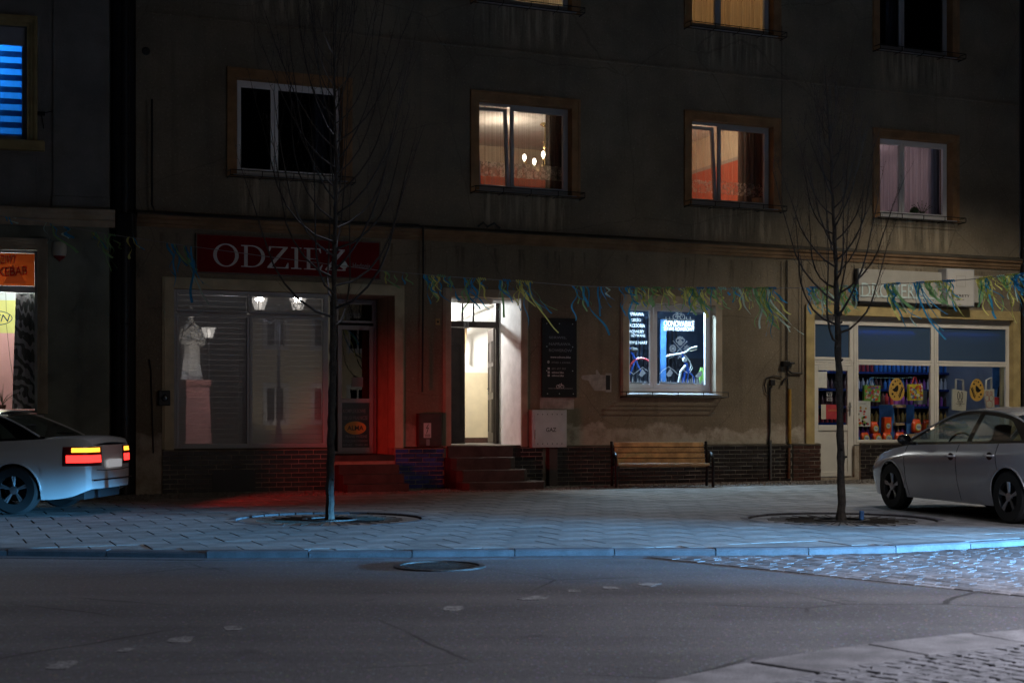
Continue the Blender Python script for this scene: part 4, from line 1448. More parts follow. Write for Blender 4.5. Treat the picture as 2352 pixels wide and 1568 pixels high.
for k in range(16):
    xx = 4.1 + 0.1 * k
    rk.box((xx, 2.45, 1.2), (xx + 0.02, 2.5, 3.4))
house.part("slatwall", rk, "shop_dark")

yv = yb + 0.012


def bk(cx, cy):
    return MAIN.at((1500 + cx / 5.057) * 0.9408, (700 + cy / 5.057) * 0.9408, yv)


vin = Thing("window_lettering", "white vinyl lettering and emblems on the right bicycle shop pane", "lettering", MAIN.m, (*bk(800, 1200)[:1], yv, BZ0 + 0.2))
vil = Thing("window_lettering", "white vinyl price-list lettering on the narrow left bicycle shop pane", "lettering", MAIN.m, (*bk(300, 1200)[:1], yv, BZ0 + 0.2))


def vt(th_, body, c0, c1, r0, r1, bold=0.0):
    bold = min(bold, 0.006)
    a, b = bk(c0, r1), bk(c1, r0)
    th_.part("lettering", text(body, a[0], b[0], a[1], b[1], yv, 0.0, bold), "vinyl_white")


vt(vin, "ODNOVABIKE", 610, 985, 425, 485)
vt(vin, "SERWIS ROWEROWY", 610, 985, 503, 540)
vt(vil, "NAPRAWA", 150, 362, 318, 355, 0.02)
vt(vil, "CZĘŚCI", 205, 328, 385, 432, 0.02)
vt(vil, "AKCESORIA", 160, 378, 460, 495, 0.02)
vt(vil, "ROWERY", 185, 370, 535, 568, 0.01)
vt(vil, "UŻYWANE", 205, 380, 576, 615, 0.01)
vt(vil, "SERWIS NART", 140, 410, 672, 705, 0.008)
m1 = MB()
u_ = (bk(900, 400)[0] - bk(800, 400)[0]) / 100
for cx in (752, 840):
    p = bk(cx, 372)
    m1.ring(p[0], p[1], 33 * u_, 8 * u_, yv, 18)
m1.line([bk(600, 400), bk(990, 405)], 5 * u_, yv)
for cx in (640, 685, 893, 940):
    m1.line([bk(cx - 8, 402), bk(cx - 3, 368), bk(cx + 3, 412), bk(cx + 7, 400)], 5 * u_, yv)
m1.line([bk(752, 372), bk(775, 330), bk(825, 335), bk(800, 372), bk(752, 372)], 6 * u_, yv)
m1.line([bk(800, 372), bk(775, 330)], 6 * u_, yv)
m1.line([bk(840, 372), bk(820, 315), bk(838, 312)], 6 * u_, yv)
m1.line([bk(760, 322), bk(785, 322)], 7 * u_, yv)
vin.part("bicycle_emblem", m1, "vinyl_white")
m1 = MB()
m1.line([bk(725, 665), bk(895, 868)], 7 * u_, yv)
m1.line([bk(897, 672), bk(732, 850)], 7 * u_, yv)
p = bk(722, 762)
m1.ring(p[0], p[1], 40 * u_, 8 * u_, yv, 20)
m1.ring(p[0], p[1], 27 * u_, 6 * u_, yv, 18)
m1.disc(p[0], p[1], 15 * u_, yv, 12)
p = bk(895, 765)
m1.ring(p[0], p[1], 30 * u_, 8 * u_, yv, 16)
for k in range(8):
    a = k * math.pi / 4
    m1.line([(p[0] + 26 * u_ * math.cos(a), p[1] + 26 * u_ * math.sin(a)), (p[0] + 38 * u_ * math.cos(a), p[1] + 38 * u_ * math.sin(a))], 10 * u_, yv)
    m1.line([(p[0], p[1]), (p[0] + 24 * u_ * math.cos(a), p[1] + 24 * u_ * math.sin(a))], 4 * u_, yv)
for cx in (785, 840):
    p = bk(cx, 662)
    m1.ring(p[0], p[1], 28 * u_, 10 * u_, yv, 14)
p = bk(812, 690)
m1.disc(p[0], p[1], 30 * u_, yv, 12)
for cx, cy in ((790, 632), (810, 625), (835, 632)):
    p = bk(cx, cy)
    m1.disc(p[0], p[1], 14 * u_, yv, 8)
m1.line([bk(780, 830), bk(835, 888)], 8 * u_, yv)
m1.line([bk(835, 825), bk(785, 885)], 8 * u_, yv)
vin.part("crossed_emblem", m1, "vinyl_grey")


def hills(th_, pts_line, pts_fill, x0c, x1c, seed):
    rr = random.Random(seed)
    m1 = MB()
    m1.line([bk(*p) for p in pts_line], 8 * u_, yv)
    for poly in pts_fill:
        m1.prism([bk(*p) for p in poly], yv - 0.003, yv)
    cx = x0c
    while cx < x1c:
        base = 1222
        h = rr.uniform(50, 125) * (0.6 + 0.4 * abs(math.cos((cx - x0c) / 120)))
        hw_ = rr.uniform(11, 19)
        m1.prism([bk(cx - hw_, base), bk(cx + hw_, base), bk(cx + hw_ * 0.4, base - h * 0.5), bk(cx + hw_ * 0.55, base - h * 0.5), bk(cx, base - h), bk(cx - hw_ * 0.55, base - h * 0.5), bk(cx - hw_ * 0.4, base - h * 0.5)], yv - 0.003, yv)
        cx += rr.uniform(16, 30)
    m1.prism([bk(x0c, 1224), bk(x1c, 1224), bk(x1c, 1195), bk((x0c + x1c) / 2, 1180), bk(x0c, 1170)], yv - 0.0035, yv - 0.0005)
    th_.part("mountain_frieze", m1, "vinyl_grey")


hills(vin, [(558, 1075), (600, 1030), (670, 985), (735, 1030), (785, 1085), (850, 1025), (900, 1060)], [[(640, 1080), (690, 1010), (720, 1060), (700, 1100), (660, 1110)], [(1000, 1105), (1060, 1030), (1085, 1070), (1060, 1110), (1030, 1120)]], 560, 1095, 3)
hills(vil, [(178, 1035), (235, 1080), (300, 1030), (350, 992), (415, 1040)], [[(300, 1090), (345, 1010), (385, 1065), (340, 1110)]], 182, 420, 4)
p0 = bk(975, 340)
single("alarm_sticker", "grey security sticker in the top corner of the bicycle shop pane", "sticker", MB().box((p0[0], yv - 0.004, p0[1]), (bk(1085, 340)[0], yv, bk(975, 292)[1])), "letter_grey", MAIN.m)

# bicycle standing behind the pane
yk = 0.62


def bq(cx, cy, y=yk):
    t, z = MAIN.at((1500 + cx / 5.057) * 0.9408, (700 + cy / 5.057) * 0.9408, y)
    return (t, y, z)


bi = Thing("bicycle", "blue and white bicycle with wide handlebar behind the shop pane", "bicycle", MAIN.m, (bq(850, 1200)[0], yk, 0.82))
bi.part("handlebar", MB().tube([bq(640, 858), bq(720, 838), bq(800, 830), bq(880, 805), bq(950, 755), bq(1020, 738)], 0.017, 7), "bike_white", smooth=True)
bi.part("brake_lever", MB().tube([bq(672, 885), bq(740, 855)], 0.009, 5).tube([bq(935, 795), bq(1018, 772)], 0.009, 5), "chrome")
bi.part("stem", MB().tube([bq(830, 820), bq(880, 950)], 0.022, 7), "bike_blue")
bi.part("lamp", MB().lathe([(0.0, -0.05), (0.045, -0.045), (0.05, 0.0), (0.02, 0.04)], bq(862, 900, yk - 0.06), 10, 'y', cap=False), "bike_white", smooth=True)
bi.part("head_tube", MB().tube([bq(885, 950), bq(915, 1060)], 0.032, 8), "bike_blue")
bi.part("top_tube", MB().tube([bq(885, 965), bq(820, 1040), bq(790, 1200)], 0.025, 7), "bike_white", smooth=True)
bi.part("down_tube", MB().tube([bq(905, 1025), bq(865, 1070), bq(850, 1200)], 0.027, 7), "bike_blue", smooth=True)
bi.part("fork", MB().tube([bq(915, 1060), bq(905, 1110), bq(910, 1230)], 0.016, 6).tube([bq(945, 1070), bq(980, 1110), bq(990, 1230)], 0.016, 6), "bike_blue", smooth=True)
bi.part("brake_cable", MB().tube([bq(820, 845), bq(890, 865), bq(940, 940), bq(965, 1000), bq(930, 1060)], 0.007, 5).tube([bq(880, 850), bq(935, 920), bq(945, 980), bq(920, 1050)], 0.007, 5), "bike_white")
wc = bq(945, 1420)
bi.part("wheel", MB().tube([(wc[0] + 0.1 * math.cos(a), wc[1] + 0.3 * math.cos(a) * 0 + 0.12 * math.sin(a), wc[2] + 0.34 * math.sin(a)) for a in [2 * math.pi * k / 24 for k in range(25)]], 0.024, 6), "rubber")
bi2 = Thing("bicycle", "dark bicycle with red rear wheel behind the narrow left pane", "bicycle", MAIN.m, (bq(300, 1200)[0], 0.9, 0.82))
wc = bq(330, 1080, 0.9)
bi2.part("wheel", MB().tube([(wc[0] + 0.30 * math.cos(a), 0.9, wc[2] + 0.33 * math.sin(a)) for a in [2 * math.pi * k / 28 for k in range(29)]], 0.02, 6), "bottle_0")
bi2.part("frame", MB().tube([bq(190, 760, .9), bq(260, 900, .9), bq(340, 1070, .9)], 0.02, 6).tube([bq(260, 900, .9), bq(190, 1080, .9)], 0.02, 6), "bike_blue")
bi2.part("saddle", MB().lathe([(0.0, -0.1), (0.06, -0.02), (0.045, 0.1), (0.0, 0.12)], bq(225, 780, .9), 8, 'x', cap=False), "rubber", smooth=True)
m1 = MB().lathe([(0.05, 0), (0.055, 0.02), (0.055, 0.26), (0.03, 0.3), (0.03, 0.34)], bq(1075, 1200, 0.35), 12)
single("spray_bottle", "pale green bottle on the sill of the bicycle shop window", "bottle", m1, "paper_green", MAIN.m, smooth=True)

# ---------------------------------------------------------------- drugstore front
yg = 0.08
gz = lambda py, px=2000: MAIN.at(px, py, yg)[1]
w0, w1, w2 = MAIN.t(1962, yg), MAIN.t(2146, yg), G1
zm = gz(832, 2050)
for a, b, nm in ((w0, w1, "shop_window"), (w1 + 0.01, w2, "shop_window")):
    wdw = pvc(a, b, 0.66, GZ1 - 0.10, yg, [(a + 0.045, b - 0.045, 0.705, zm - 0.002, 0, 0.06)], mat="cream_pvc", pane="shop_pane", fw=0.05, name=nm)
    house.part("transom_frame", MB().frame(a + 0.045, b - 0.045, zm + 0.002, GZ1 - 0.15, 0.05, yg - 0.012, yg + 0.05), "cream_pvc", parent=wdw, bev=0.006)
    house.part("frosted_pane", MB().box((a + 0.09, yg + 0.02, zm + 0.045), (b - 0.09, yg + 0.03, GZ1 - 0.195)), "frost_blue", parent=wdw)
house.part("shutter_box", MB().box((G0 + 0.01, yg - 0.03, GZ1 - 0.098), (G1 - 0.01, yg + 0.1, GZ1 - 0.006)), "grey_band")
d0, d1 = G0 + 0.01, w0 - 0.012
dzt = gz(832, 1900)
wdw = pvc(d0, d1, dzt, GZ1 - 0.10, yg, [(d0 + 0.03, d1 - 0.05, dzt + 0.05, GZ1 - 0.14, 0, 0.06)], mat="cream_pvc", pane="frost_blue", name="door_transom")
dfr = house.part("shop_door_frame", MB().frame(d0, d1, -0.02, dzt - 0.005, 0.06, yg, yg + 0.08, "lrt"), "cream_pvc", bev=0.006)
e0, e1_ = d0 + 0.065, d1 - 0.065
zg0 = gz(982, 1900)
m1 = MB().frame(e0, e1_, 0.0, dzt - 0.07, 0.10, yg - 0.015, yg + 0.05)
m1.box((e0 + 0.1, yg - 0.015, zg0 - 0.06), (e1_ - 0.1, yg + 0.05, zg0 + 0.06))
door = house.part("shop_door", m1, "cream_pvc", bev=0.006, label="white plastic drugstore door with glass upper half")
house.part("door_panel", MB().box((e0 + 0.09, yg + 0.005, 0.09), (e1_ - 0.09, yg + 0.04, zg0 - 0.05)), "cream_pvc", parent=door)
house.part("glass_pane", MB().quad((e0 + 0.09, yg + 0.015, zg0 + 0.05), (e1_ - 0.09, yg + 0.015, zg0 + 0.05), (e1_ - 0.09, yg + 0.015, dzt - 0.16), (e0 + 0.09, yg + 0.015, dzt - 0.16)), "shop_pane", parent=door)
hx = e1_ - 0.05
house.part("door_handle", MB().box((hx - 0.02, yg - 0.03, 1.28), (hx + 0.02, yg - 0.012, 1.56)).tube([(hx, yg - 0.03, 1.47), (hx, yg - 0.075, 1.47), (hx - 0.14, yg - 0.08, 1.47)], 0.012, 6), "bolt_steel", parent=door)
room(G0 - 0.3, G1 + 1.9, -0.05, 3.5, 4.6, [(-0.05, 3.5, "shop_dark")], floor="shop_dark", ceil="shop_blue")
house.light("shop_light", 'AREA', (10.4, 1.7, 3.4), 9, (0.30, 0.50, 1.0), shape='RECTANGLE', size=3.5, size_y=0.5)
house.light("shop_light", 'AREA', (9.3, 0.135, 3.12), 9, (0.70, 0.84, 1.0), rot=(R(38), 0, 0), shape='RECTANGLE', size=1.6, size_y=0.03)  # added lamp just inside the glass, brightens goods and frosted pane
house.light("shop_light", 'AREA', (11.6, 0.135, 3.12), 5, (0.70, 0.84, 1.0), rot=(R(38), 0, 0), shape='RECTANGLE', size=1.6, size_y=0.03)  # same added lamp for the right-hand window


# ---------------------------------------------------------------- goods in the drugstore
def dg(cx, cy, y):
    return MAIN.at((2000 + cx / 4.613) * 0.9408, (760 + cy / 4.613) * 0.9408, y)


def dh(cx, cy, y):
    return MAIN.at((2260 + cx / 4.6125) * 0.9408, (760 + cy / 4.6125) * 0.9408, y)


def flat(name, label, cat, pos, c0, c1, r0, r1, y, mat, th=0.006, bev=0.0):
    a, b = pos(c0, r1, y), pos(c1, r0, y)
    return single(name, label, cat, MB().box((a[0], y, a[1]), (b[0], y + th, b[1])), mat, MAIN.m, bev=bev)


SHELF_Z = []
su = Thing("shelf_unit", "blue shop shelving along the back of the drugstore", "shelves", MAIN.m, (11.2, 2.6, 0.0))
for z in (0.75, 1.12, 1.5, 1.9, 2.3):
    su.part("shelf", MB().box((8.9, 2.35, z - 0.05), (14.4, 2.85, z)), "blue_panel")
su.part("back_panel", MB().box((8.9, 2.86, 0.0), (14.4, 2.9, 2.75)), "shop_dark")
su.part("upright", MB().box((14.4, 2.3, 0.0), (14.44, 2.9, 2.8)), "white_pvc")
bme = []
for k in range(6):
    m1 = MB().lathe([(0.035, 0), (0.04, 0.02), (0.04, 0.16), (0.016, 0.2), (0.016, 0.24), (0.0, 0.245)], (0, 0, 0), 8, cap=False)
    ob = new_obj("bottle", m1, "bottle_%d" % k, smooth=True)
    bme.append(ob.data)
    bpy.data.objects.remove(ob)
BL_ = ["red", "purple", "white", "blue", "dark", "amber"]
rr = random.Random(5)
for zi, z in enumerate((0.75, 1.12, 1.5, 1.9, 2.3)):
    x = 9.3
    k = rr.randrange(6)
    while x < 14.3:
        if rr.random() < 0.12:
            k = rr.randrange(6)
        ob = bpy.data.objects.new("bottle", bme[k])
        COL.objects.link(ob)
        lev = ["lowest", "second lowest", "middle", "second highest", "top"][zi]
        tag(ob, "small %s bottle in the row on the %s drugstore shelf" % (BL_[k], lev), "bottle", "%s bottles on the %s drugstore shelf" % (BL_[k], lev))
        ob.matrix_world = MAIN.m @ Matrix.Translation((x, 2.48, z + 0.001)) @ Matrix.Scale(rr.uniform(0.85, 1.15), 4)
        x += 0.125

yp = 0.20
# posters and bags behind the glass
flat("door_notice", "white notice with a floral print on the drugstore door glass", "notice", dg, -75, 88, 678, 858, yg + 0.005, "paper_white", 0.004)
hp = Thing("opening_hours", "small white opening-hours lettering on the drugstore door", "lettering", MAIN.m, (dg(115, 960, yg)[0], yg, dg(115, 1000, yg)[1]))
for body, r0, r1 in (("pn-pt", 908, 920), ("9-17", 928, 962), ("sobota", 968, 978), ("9-13", 984, 1010)):
    a, b = dg(84, r1, yg + 0.008), dg(148, r0, yg + 0.008)
    hp.part("lettering", text(body, a[0], b[0], a[1], b[1], yg + 0.012, 0.003, 0.015), "letter_white")
rp = Thing("discount_poster", "red and cream poster on the drugstore door", "poster", MAIN.m, (dg(110, 1210, yg)[0], yg, dg(110, 1212, yg)[1]))
a, b = dg(22, 1212, yg + 0.008), dg(270, 1048, yg + 0.008)
rp.part("sheet", MB().box((a[0], yg + 0.008, a[1]), (b[0], yg + 0.012, b[1])), "paper_red")
a, b = dg(22, 1212, yg + 0.008), dg(75, 1048, yg + 0.008)
rp.part("cream_band", MB().box((a[0], yg + 0.004, a[1]), (b[0], yg + 0.0075, b[1])), "tote_cloth")
for body, r0, r1 in (("DROGERIA", 1103, 1122),):
    a, b = dg(105, r1, yg + 0.007), dg(240, r0, yg + 0.007)
    rp.part("lettering", text(body, a[0], b[0], a[1], b[1], yg + 0.0075, 0.002), "bottle_5")


def gift_bag(lab, pos, c0, c1, r0, r1, mat, handle, h0, h1, ht, tilt):
    a, b = pos(c0, r1, yp), pos(c1, r0, yp)
    xm, zm_ = (a[0] + b[0]) / 2, (a[1] + b[1]) / 2
    th_ = Thing("gift_bag", lab, "bag", MAIN.m, (xm, yp, a[1]))
    ca, sa = math.cos(tilt), math.sin(tilt)

    def tf(m):
        m.v = [(xm + (p[0] - xm) * ca - (p[2] - zm_) * sa, p[1], zm_ + (p[0] - xm) * sa + (p[2] - zm_) * ca) for p in m.v]
        return m
    th_.part("paper", tf(MB().box((a[0], yp, a[1]), (b[0], yp + 0.08, b[1]))), mat, bev=0.006)
    rq = random.Random(lab)
    for mt in ("bottle_0", "paper_blue", "paper_white", "bag_orange"):
        m1 = MB()
        for k in range(11):
            fx, fzz = rq.uniform(0.08, 0.92), rq.uniform(0.08, 0.92)
            m1.ring(a[0] + (b[0] - a[0]) * fx, a[1] + (b[1] - a[1]) * fzz, 0.028, 0.016, yp, 8, th=0.003 + 0.0006 * k)
        th_.part("flower_print", tf(m1), mt)
    p, q, t = pos(h0, r0, yp), pos(h1, r0, yp), pos((h0 + h1) / 2, ht, yp)
    th_.part("handle", MB().tube([(p[0], yp, p[1]), (t[0] - 0.02, yp, t[1]), (t[0] + 0.02, yp, t[1]), (q[0], yp, q[1])], 0.016, 5), handle)


gift_bag("green flowered gift bag hanging in the drugstore window on blue handles", dg, 510, 690, 832, 1015, "paper_green", "paper_blue", 545, 628, 748, -0.03)
gift_bag("yellow flowered gift bag hanging in the drugstore window on red handles", dg, 1015, 1170, 818, 1000, "paper_yellow", "paper_red", 1045, 1110, 738, 0.04)


def egg(lab, pos, cx, cy, rx, ry, flip):
    c = pos(cx, cy, yp - 0.03)
    e = pos(cx + rx, cy - ry, yp - 0.03)
    ax_, az_ = e[0] - c[0], e[1] - c[1]
    th_ = Thing("easter_egg_cutout", lab, "decoration", MAIN.m, (c[0], yp - 0.03, c[1] - az_))
    y = yp - 0.03
    pts = []
    for k in range(36):
        a = 2 * math.pi * k / 36
        s_ = 1.0 - 0.14 * math.sin(a)
        pts.append((c[0] + ax_ * math.cos(a) * s_, c[1] + az_ * math.sin(a)))
    th_.part("card", MB().prism(pts, y, y + 0.008), "egg_yellow")
    g = lambda u, v: (c[0] + flip * u * ax_, c[1] + v * az_)
    m1 = MB()
    for u, v, r in ((-0.2, 0.7, .1), (0.42, 0.52, .12), (-0.5, 0.42, .12), (-0.55, -0.4, .13), (-0.3, -0.62, .09), (0.1, 0.78, .06), (0.3, 0.78, .05), (-0.72, 0.1, .05), (0.0, -0.3, .05)):
        m1.disc(*g(u, v), r * ax_, y, 10, th=0.002)
    th_.part("dots", m1, "letter_black")
    th_.part("bird", MB().prism([g(*q) for q in [(-0.62, 0.0), (-0.35, 0.08), (-0.1, 0.3), (0.15, 0.38), (0.22, 0.18), (0.15, -0.1), (0.0, -0.22), (-0.25, -0.22), (-0.45, -0.12)]], y - 0.002, y), "letter_black")
    m1 = MB()
    m1.line([g(0.72, 0.2), g(0.6, -0.2), g(0.3, -0.75)], 0.05 * ax_, y, 0.002)
    for k in range(5):
        u, v = 0.68 - 0.09 * k, 0.0 - 0.17 * k
        m1.line([g(u, v), g(u + 0.2, v + 0.16)], 0.08 * ax_, y, 0.0025)
        m1.line([g(u, v), g(u - 0.1, v + 0.22)], 0.08 * ax_, y, 0.0028)
    th_.part("sprig", m1, "letter_black")


egg("orange egg-shaped cutout with bird between the two gift bags", dg, 874, 878, 86, 128, 1)
egg("orange egg-shaped cutout with bird between the two cloth totes", dh, 578, 883, 80, 125, -1)


def tote(lab, c, face):
    pts = [dh(*p, yp) for p in c]
    bl_ = min(p[1] for p in pts)
    th_ = Thing("tote_bag", lab, "bag", MAIN.m, (pts[0][0], yp, bl_))
    th_.part("cloth", MB().prism(pts, yp, yp + 0.05), "tote_cloth", bev=0.01)
    a, b = pts[0], pts[1]
    w_ = b[0] - a[0]
    for off in (0.0, 0.03):
        th_.part("handle", MB().tube([(a[0] + w_ * 0.22, yp + off, a[1] - 0.01), (a[0] + w_ * 0.24, yp + off, a[1] + 0.22), (a[0] + w_ * 0.72, yp + off, b[1] + 0.25), (a[0] + w_ * 0.76, yp + off, b[1] - 0.01)], 0.012, 5), "tote_cloth")
    m1 = MB()
    xc, zc = (a[0] + b[0]) / 2, (a[1] + pts[2][1]) / 2
    if face:
        for s_ in (-1, 1):
            m1.ring(xc + s_ * 0.045, zc + 0.10, 0.095, 0.016, yp, 14, 0.36)
            m1.ring(xc + s_ * 0.04, zc - 0.03, 0.03, 0.012, yp, 10)
            m1.line([(xc + s_ * 0.03, zc - 0.09), (xc + s_ * 0.12, zc - 0.07)], 0.008, yp)
        m1.disc(xc, zc - 0.075, 0.018, yp, 8)
        m1.line([(xc - 0.03, zc - 0.12), (xc, zc - 0.105), (xc + 0.03, zc - 0.12)], 0.01, yp)
    else:
        for s_ in (-0.6, 0.5):
            m1.ring(xc + s_ * 0.1, zc + 0.03, 0.07, 0.006, yp, 12)
            m1.ring(xc + s_ * 0.1 - 0.02, zc + 0.14, 0.055, 0.006, yp, 10, 0.35)
            m1.ring(xc + s_ * 0.1 + 0.02, zc + 0.14, 0.055, 0.006, yp, 10, 0.35)
        m1.ring(xc, zc - 0.1, 0.09, 0.006, yp, 12)
    th_.part("print", m1, "letter_black" if face else "letter_red")


tote("beige cloth tote with a rabbit face hanging in the right drugstore window", [(305, 872), (470, 900), (455, 1128), (300, 1108)], True)
tote("beige cloth tote with thin red drawing beside the right egg cutout", [(658, 885), (775, 872), (778, 1100), (690, 1110)], False)
fp_ = Thing("fruit_poster", "white poster with fruit and spray bottles in the drugstore window", "poster", MAIN.m, (dg(495, 1295, yp)[0], yp, dg(495, 1297, yp)[1]))
a, b = dg(413, 1295, yp), dg(578, 1008, yp)
fp_.part("sheet", MB().box((a[0], yp, a[1]), (b[0], yp + 0.006, b[1])), "paper_white")
rq = random.Random(9)
for mt in ("bag_orange", "bottle_0", "paper_green", "bottle_5", "letter_black"):
    m1 = MB()
    for k in range(5):
        m1.disc(a[0] + (b[0] - a[0]) * rq.uniform(0.1, 0.92), a[1] + (b[1] - a[1]) * rq.uniform(0.06, 0.74), rq.uniform(0.02, 0.035), yp, 10, rq.uniform(0.7, 1.4), 0.002 + 0.0004 * k)
    fp_.part("fruit_print", m1, mt)
fp_.part("lettering", text("nowość", a[0] + 0.1, b[0] - 0.12, b[1] - 0.07, b[1] - 0.035, yp, 0.002), "letter_grey")
flat("blue_poster", "pale blue pump-bottle poster standing behind the detergent bags", "poster", dg, 678, 845, 1055, 1420, 0.55, "paper_blue")
flat("blue_board", "tall pale blue display board right of the wooden stand", "board", dg, 985, 1072, 1050, 1420, 0.6, "paper_blue", 0.02)
flat("white_notice", "plain grey-blue sheet behind the yellow gift bag", "notice", dg, 1070, 1215, 885, 1045, 0.4, "letter_grey")
pm = Thing("photo_poster", "dark blue poster showing a figure in a black jacket at the window edge", "poster", MAIN.m, (dh(860, 960, 0.5)[0], 0.5, dh(860, 965, .5)[1]))
a, b = dh(755, 962, 0.5), dh(1010, 612, 0.5)
pm.part("sheet", MB().box((a[0], 0.5, a[1]), (b[0], 0.51, b[1])), "paper_blue")
pm.part("figure_print", MB().prism([dh(*p, 0.5) for p in [(800, 960), (815, 860), (840, 800), (870, 770), (872, 740), (860, 700), (875, 665), (905, 665), (918, 700), (912, 745), (925, 780), (945, 830), (950, 960)]], 0.495, 0.4995), "letter_black")
flat("red_panel", "dark red counter panel at the right edge of the drugstore window", "panel", dh, 778, 1010, 966, 1050, 0.48, "paper_red", 0.03)
st = Thing("display_stand", "small wooden display stand between the posters", "stand", MAIN.m, (dg(915, 1420, 0.5)[0], 0.5, 0.72))
for r in (1055, 1255):
    a, b = dg(845, r + 28, 0.5), dg(965 if r < 1200 else 948, r, 0.5)
    st.part("shelf_board", MB().box((a[0], 0.45, a[1]), (b[0], 0.75, b[1])), "wood_light", bev=0.004)
for c in (852, 955):
    a, b = dg(c, 1470, 0.5), dg(c + 8, 1060, 0.5)
    st.part("post", MB().box((a[0], 0.7, 0.70), (b[0], 0.74, b[1])), "wood_light")
for k, (cx, col) in enumerate(((720, 4), (760, 0), (815, 0), (860, 1), (900, 1), (945, 1))):
    p = dg(cx, 1050, 0.6)
    ob = bpy.data.objects.new("bottle", bme[col])
    COL.objects.link(ob)
    tag(ob, "%s bottle on top of the display stand, %s from the left" % (BL_[col], ["first", "second", "third", "fourth", "fifth", "sixth"][k]), "bottle", "bottles on the display stand")
    ob.matrix_world = MAIN.m @ Matrix.Translation((p[0], 0.6, p[1])) @ Matrix.Scale(1.05, 4)
flat("stand_shelf", "grey shelf board carrying the tall bottles in the window", "shelf", dg, 700, 975, 1046, 1054, 0.55, "letter_grey", 0.14)


def detergent(lab, cx0, cx1, r0, r1, y, boxy=False):
    a, b = dg(cx0, r1, y), dg(cx1, r0, y)
    xm, w_, h_ = (a[0] + b[0]) / 2, b[0] - a[0], b[1] - a[1]
    th_ = Thing("detergent_pack", lab, "detergent pack", MAIN.m, (xm, y + 0.06, a[1]))
    if boxy:
        th_.part("pack", MB().box((a[0], y, a[1]), (b[0], y + 0.12, b[1])), "bag_orange", bev=0.006)
    else:
        rows = []
        for f, kx, ky in ((0.0, 0.42, 0.05), (0.06, 0.47, 0.065), (0.3, 0.5, 0.075), (0.65, 0.47, 0.06), (0.88, 0.42, 0.022), (0.93, 0.40, 0.006), (1.0, 0.42, 0.005)):
            rows.append([(xm + kx * w_ * math.copysign(abs(math.cos(q)) ** 0.6, math.cos(q)), y + 0.07 + ky * math.copysign(abs(math.sin(q)) ** 0.7, math.sin(q)), a[1] + f * h_) for q in [2 * math.pi * k / 14 for k in range(14)]])
        m1 = MB().grid(rows, close=True)
        th_.part("pack", m1, "bag_orange", smooth=True)
    yl_ = y - 0.006
    zc = a[1] + h_ * 0.42
    r_ = min(w_, h_) * 0.36
    th_.part("yellow_roundel", MB().disc(xm, zc, r_, yl_, 18, 1.0, 0.002), "paper_yellow")
    th_.part("white_roundel", MB().disc(xm, zc, r_ * 0.78, yl_ - 0.0025, 18, 1.0, 0.002), "letter_white")
    th_.part("lettering", text("Vizir", xm - r_ * 0.7, xm + r_ * 0.7, zc - r_ * 0.3, zc + r_ * 0.35, yl_ - 0.005, 0.002, 0.02), "letter_blue")


detergent("orange detergent bag standing high above the two lowest bags", 598, 680, 1238, 1375, 0.34)
detergent("tall orange detergent carton in front of the blue poster", 738, 815, 1190, 1360, 0.40, True)
detergent("leftmost orange detergent bag on the drugstore window sill", 488, 580, 1360, 1475, 0.22)
detergent("orange detergent bag below the high bag on the window sill", 622, 718, 1368, 1475, 0.22)
detergent("orange detergent bag below the tall carton on the window sill", 735, 832, 1358, 1475, 0.22)
detergent("orange detergent bag right of the wooden stand on the sill", 878, 985, 1358, 1475, 0.22)
detergent("orange and white detergent bag at the right, left one of the upper pair", 1068, 1165, 1210, 1365, 0.42)
detergent("orange detergent bag at the right end of the upper pair", 1190, 1275, 1215, 1365, 0.42)
flat("photo_carton", "flat brown and green carton at the right end of the sill", "carton", dg, 1000, 1140, 1378, 1450, 0.24, "wood_light", 0.12)
flat("teal_carton", "teal carton at the left end of the drugstore window sill", "carton", dg, 408, 485, 1412, 1475, 0.3, "paper_blue", 0.12)
house.part("display_sill", MB().box((GD + 0.02, 0.16, 0.64), (G1 + 0.2, 0.85, 0.70)), "shop_dark")
m1 = MB()
for k in range(22):
    f = k / 21
    p = dg(590 + 490 * f, 742 + 8 * math.sin(f * 3.1), 0.45)
    m1.lathe([(0.0, -0.012), (0.012, 0), (0.0, 0.012)], (p[0], 0.45, p[1]), 5, cap=False)
m1.tube([(dg(590 + 490 * f, 742 + 8 * math.sin(f * 3.1), 0.45)[0], 0.45, dg(590 + 490 * f, 742 + 8 * math.sin(f * 3.1), 0.45)[1]) for f in [k / 21 for k in range(22)]], 0.004, 4)
single("bead_garland", "thin bluish bead garland strung above the gift bags", "garland", m1, "ribbon_pale", MAIN.m)


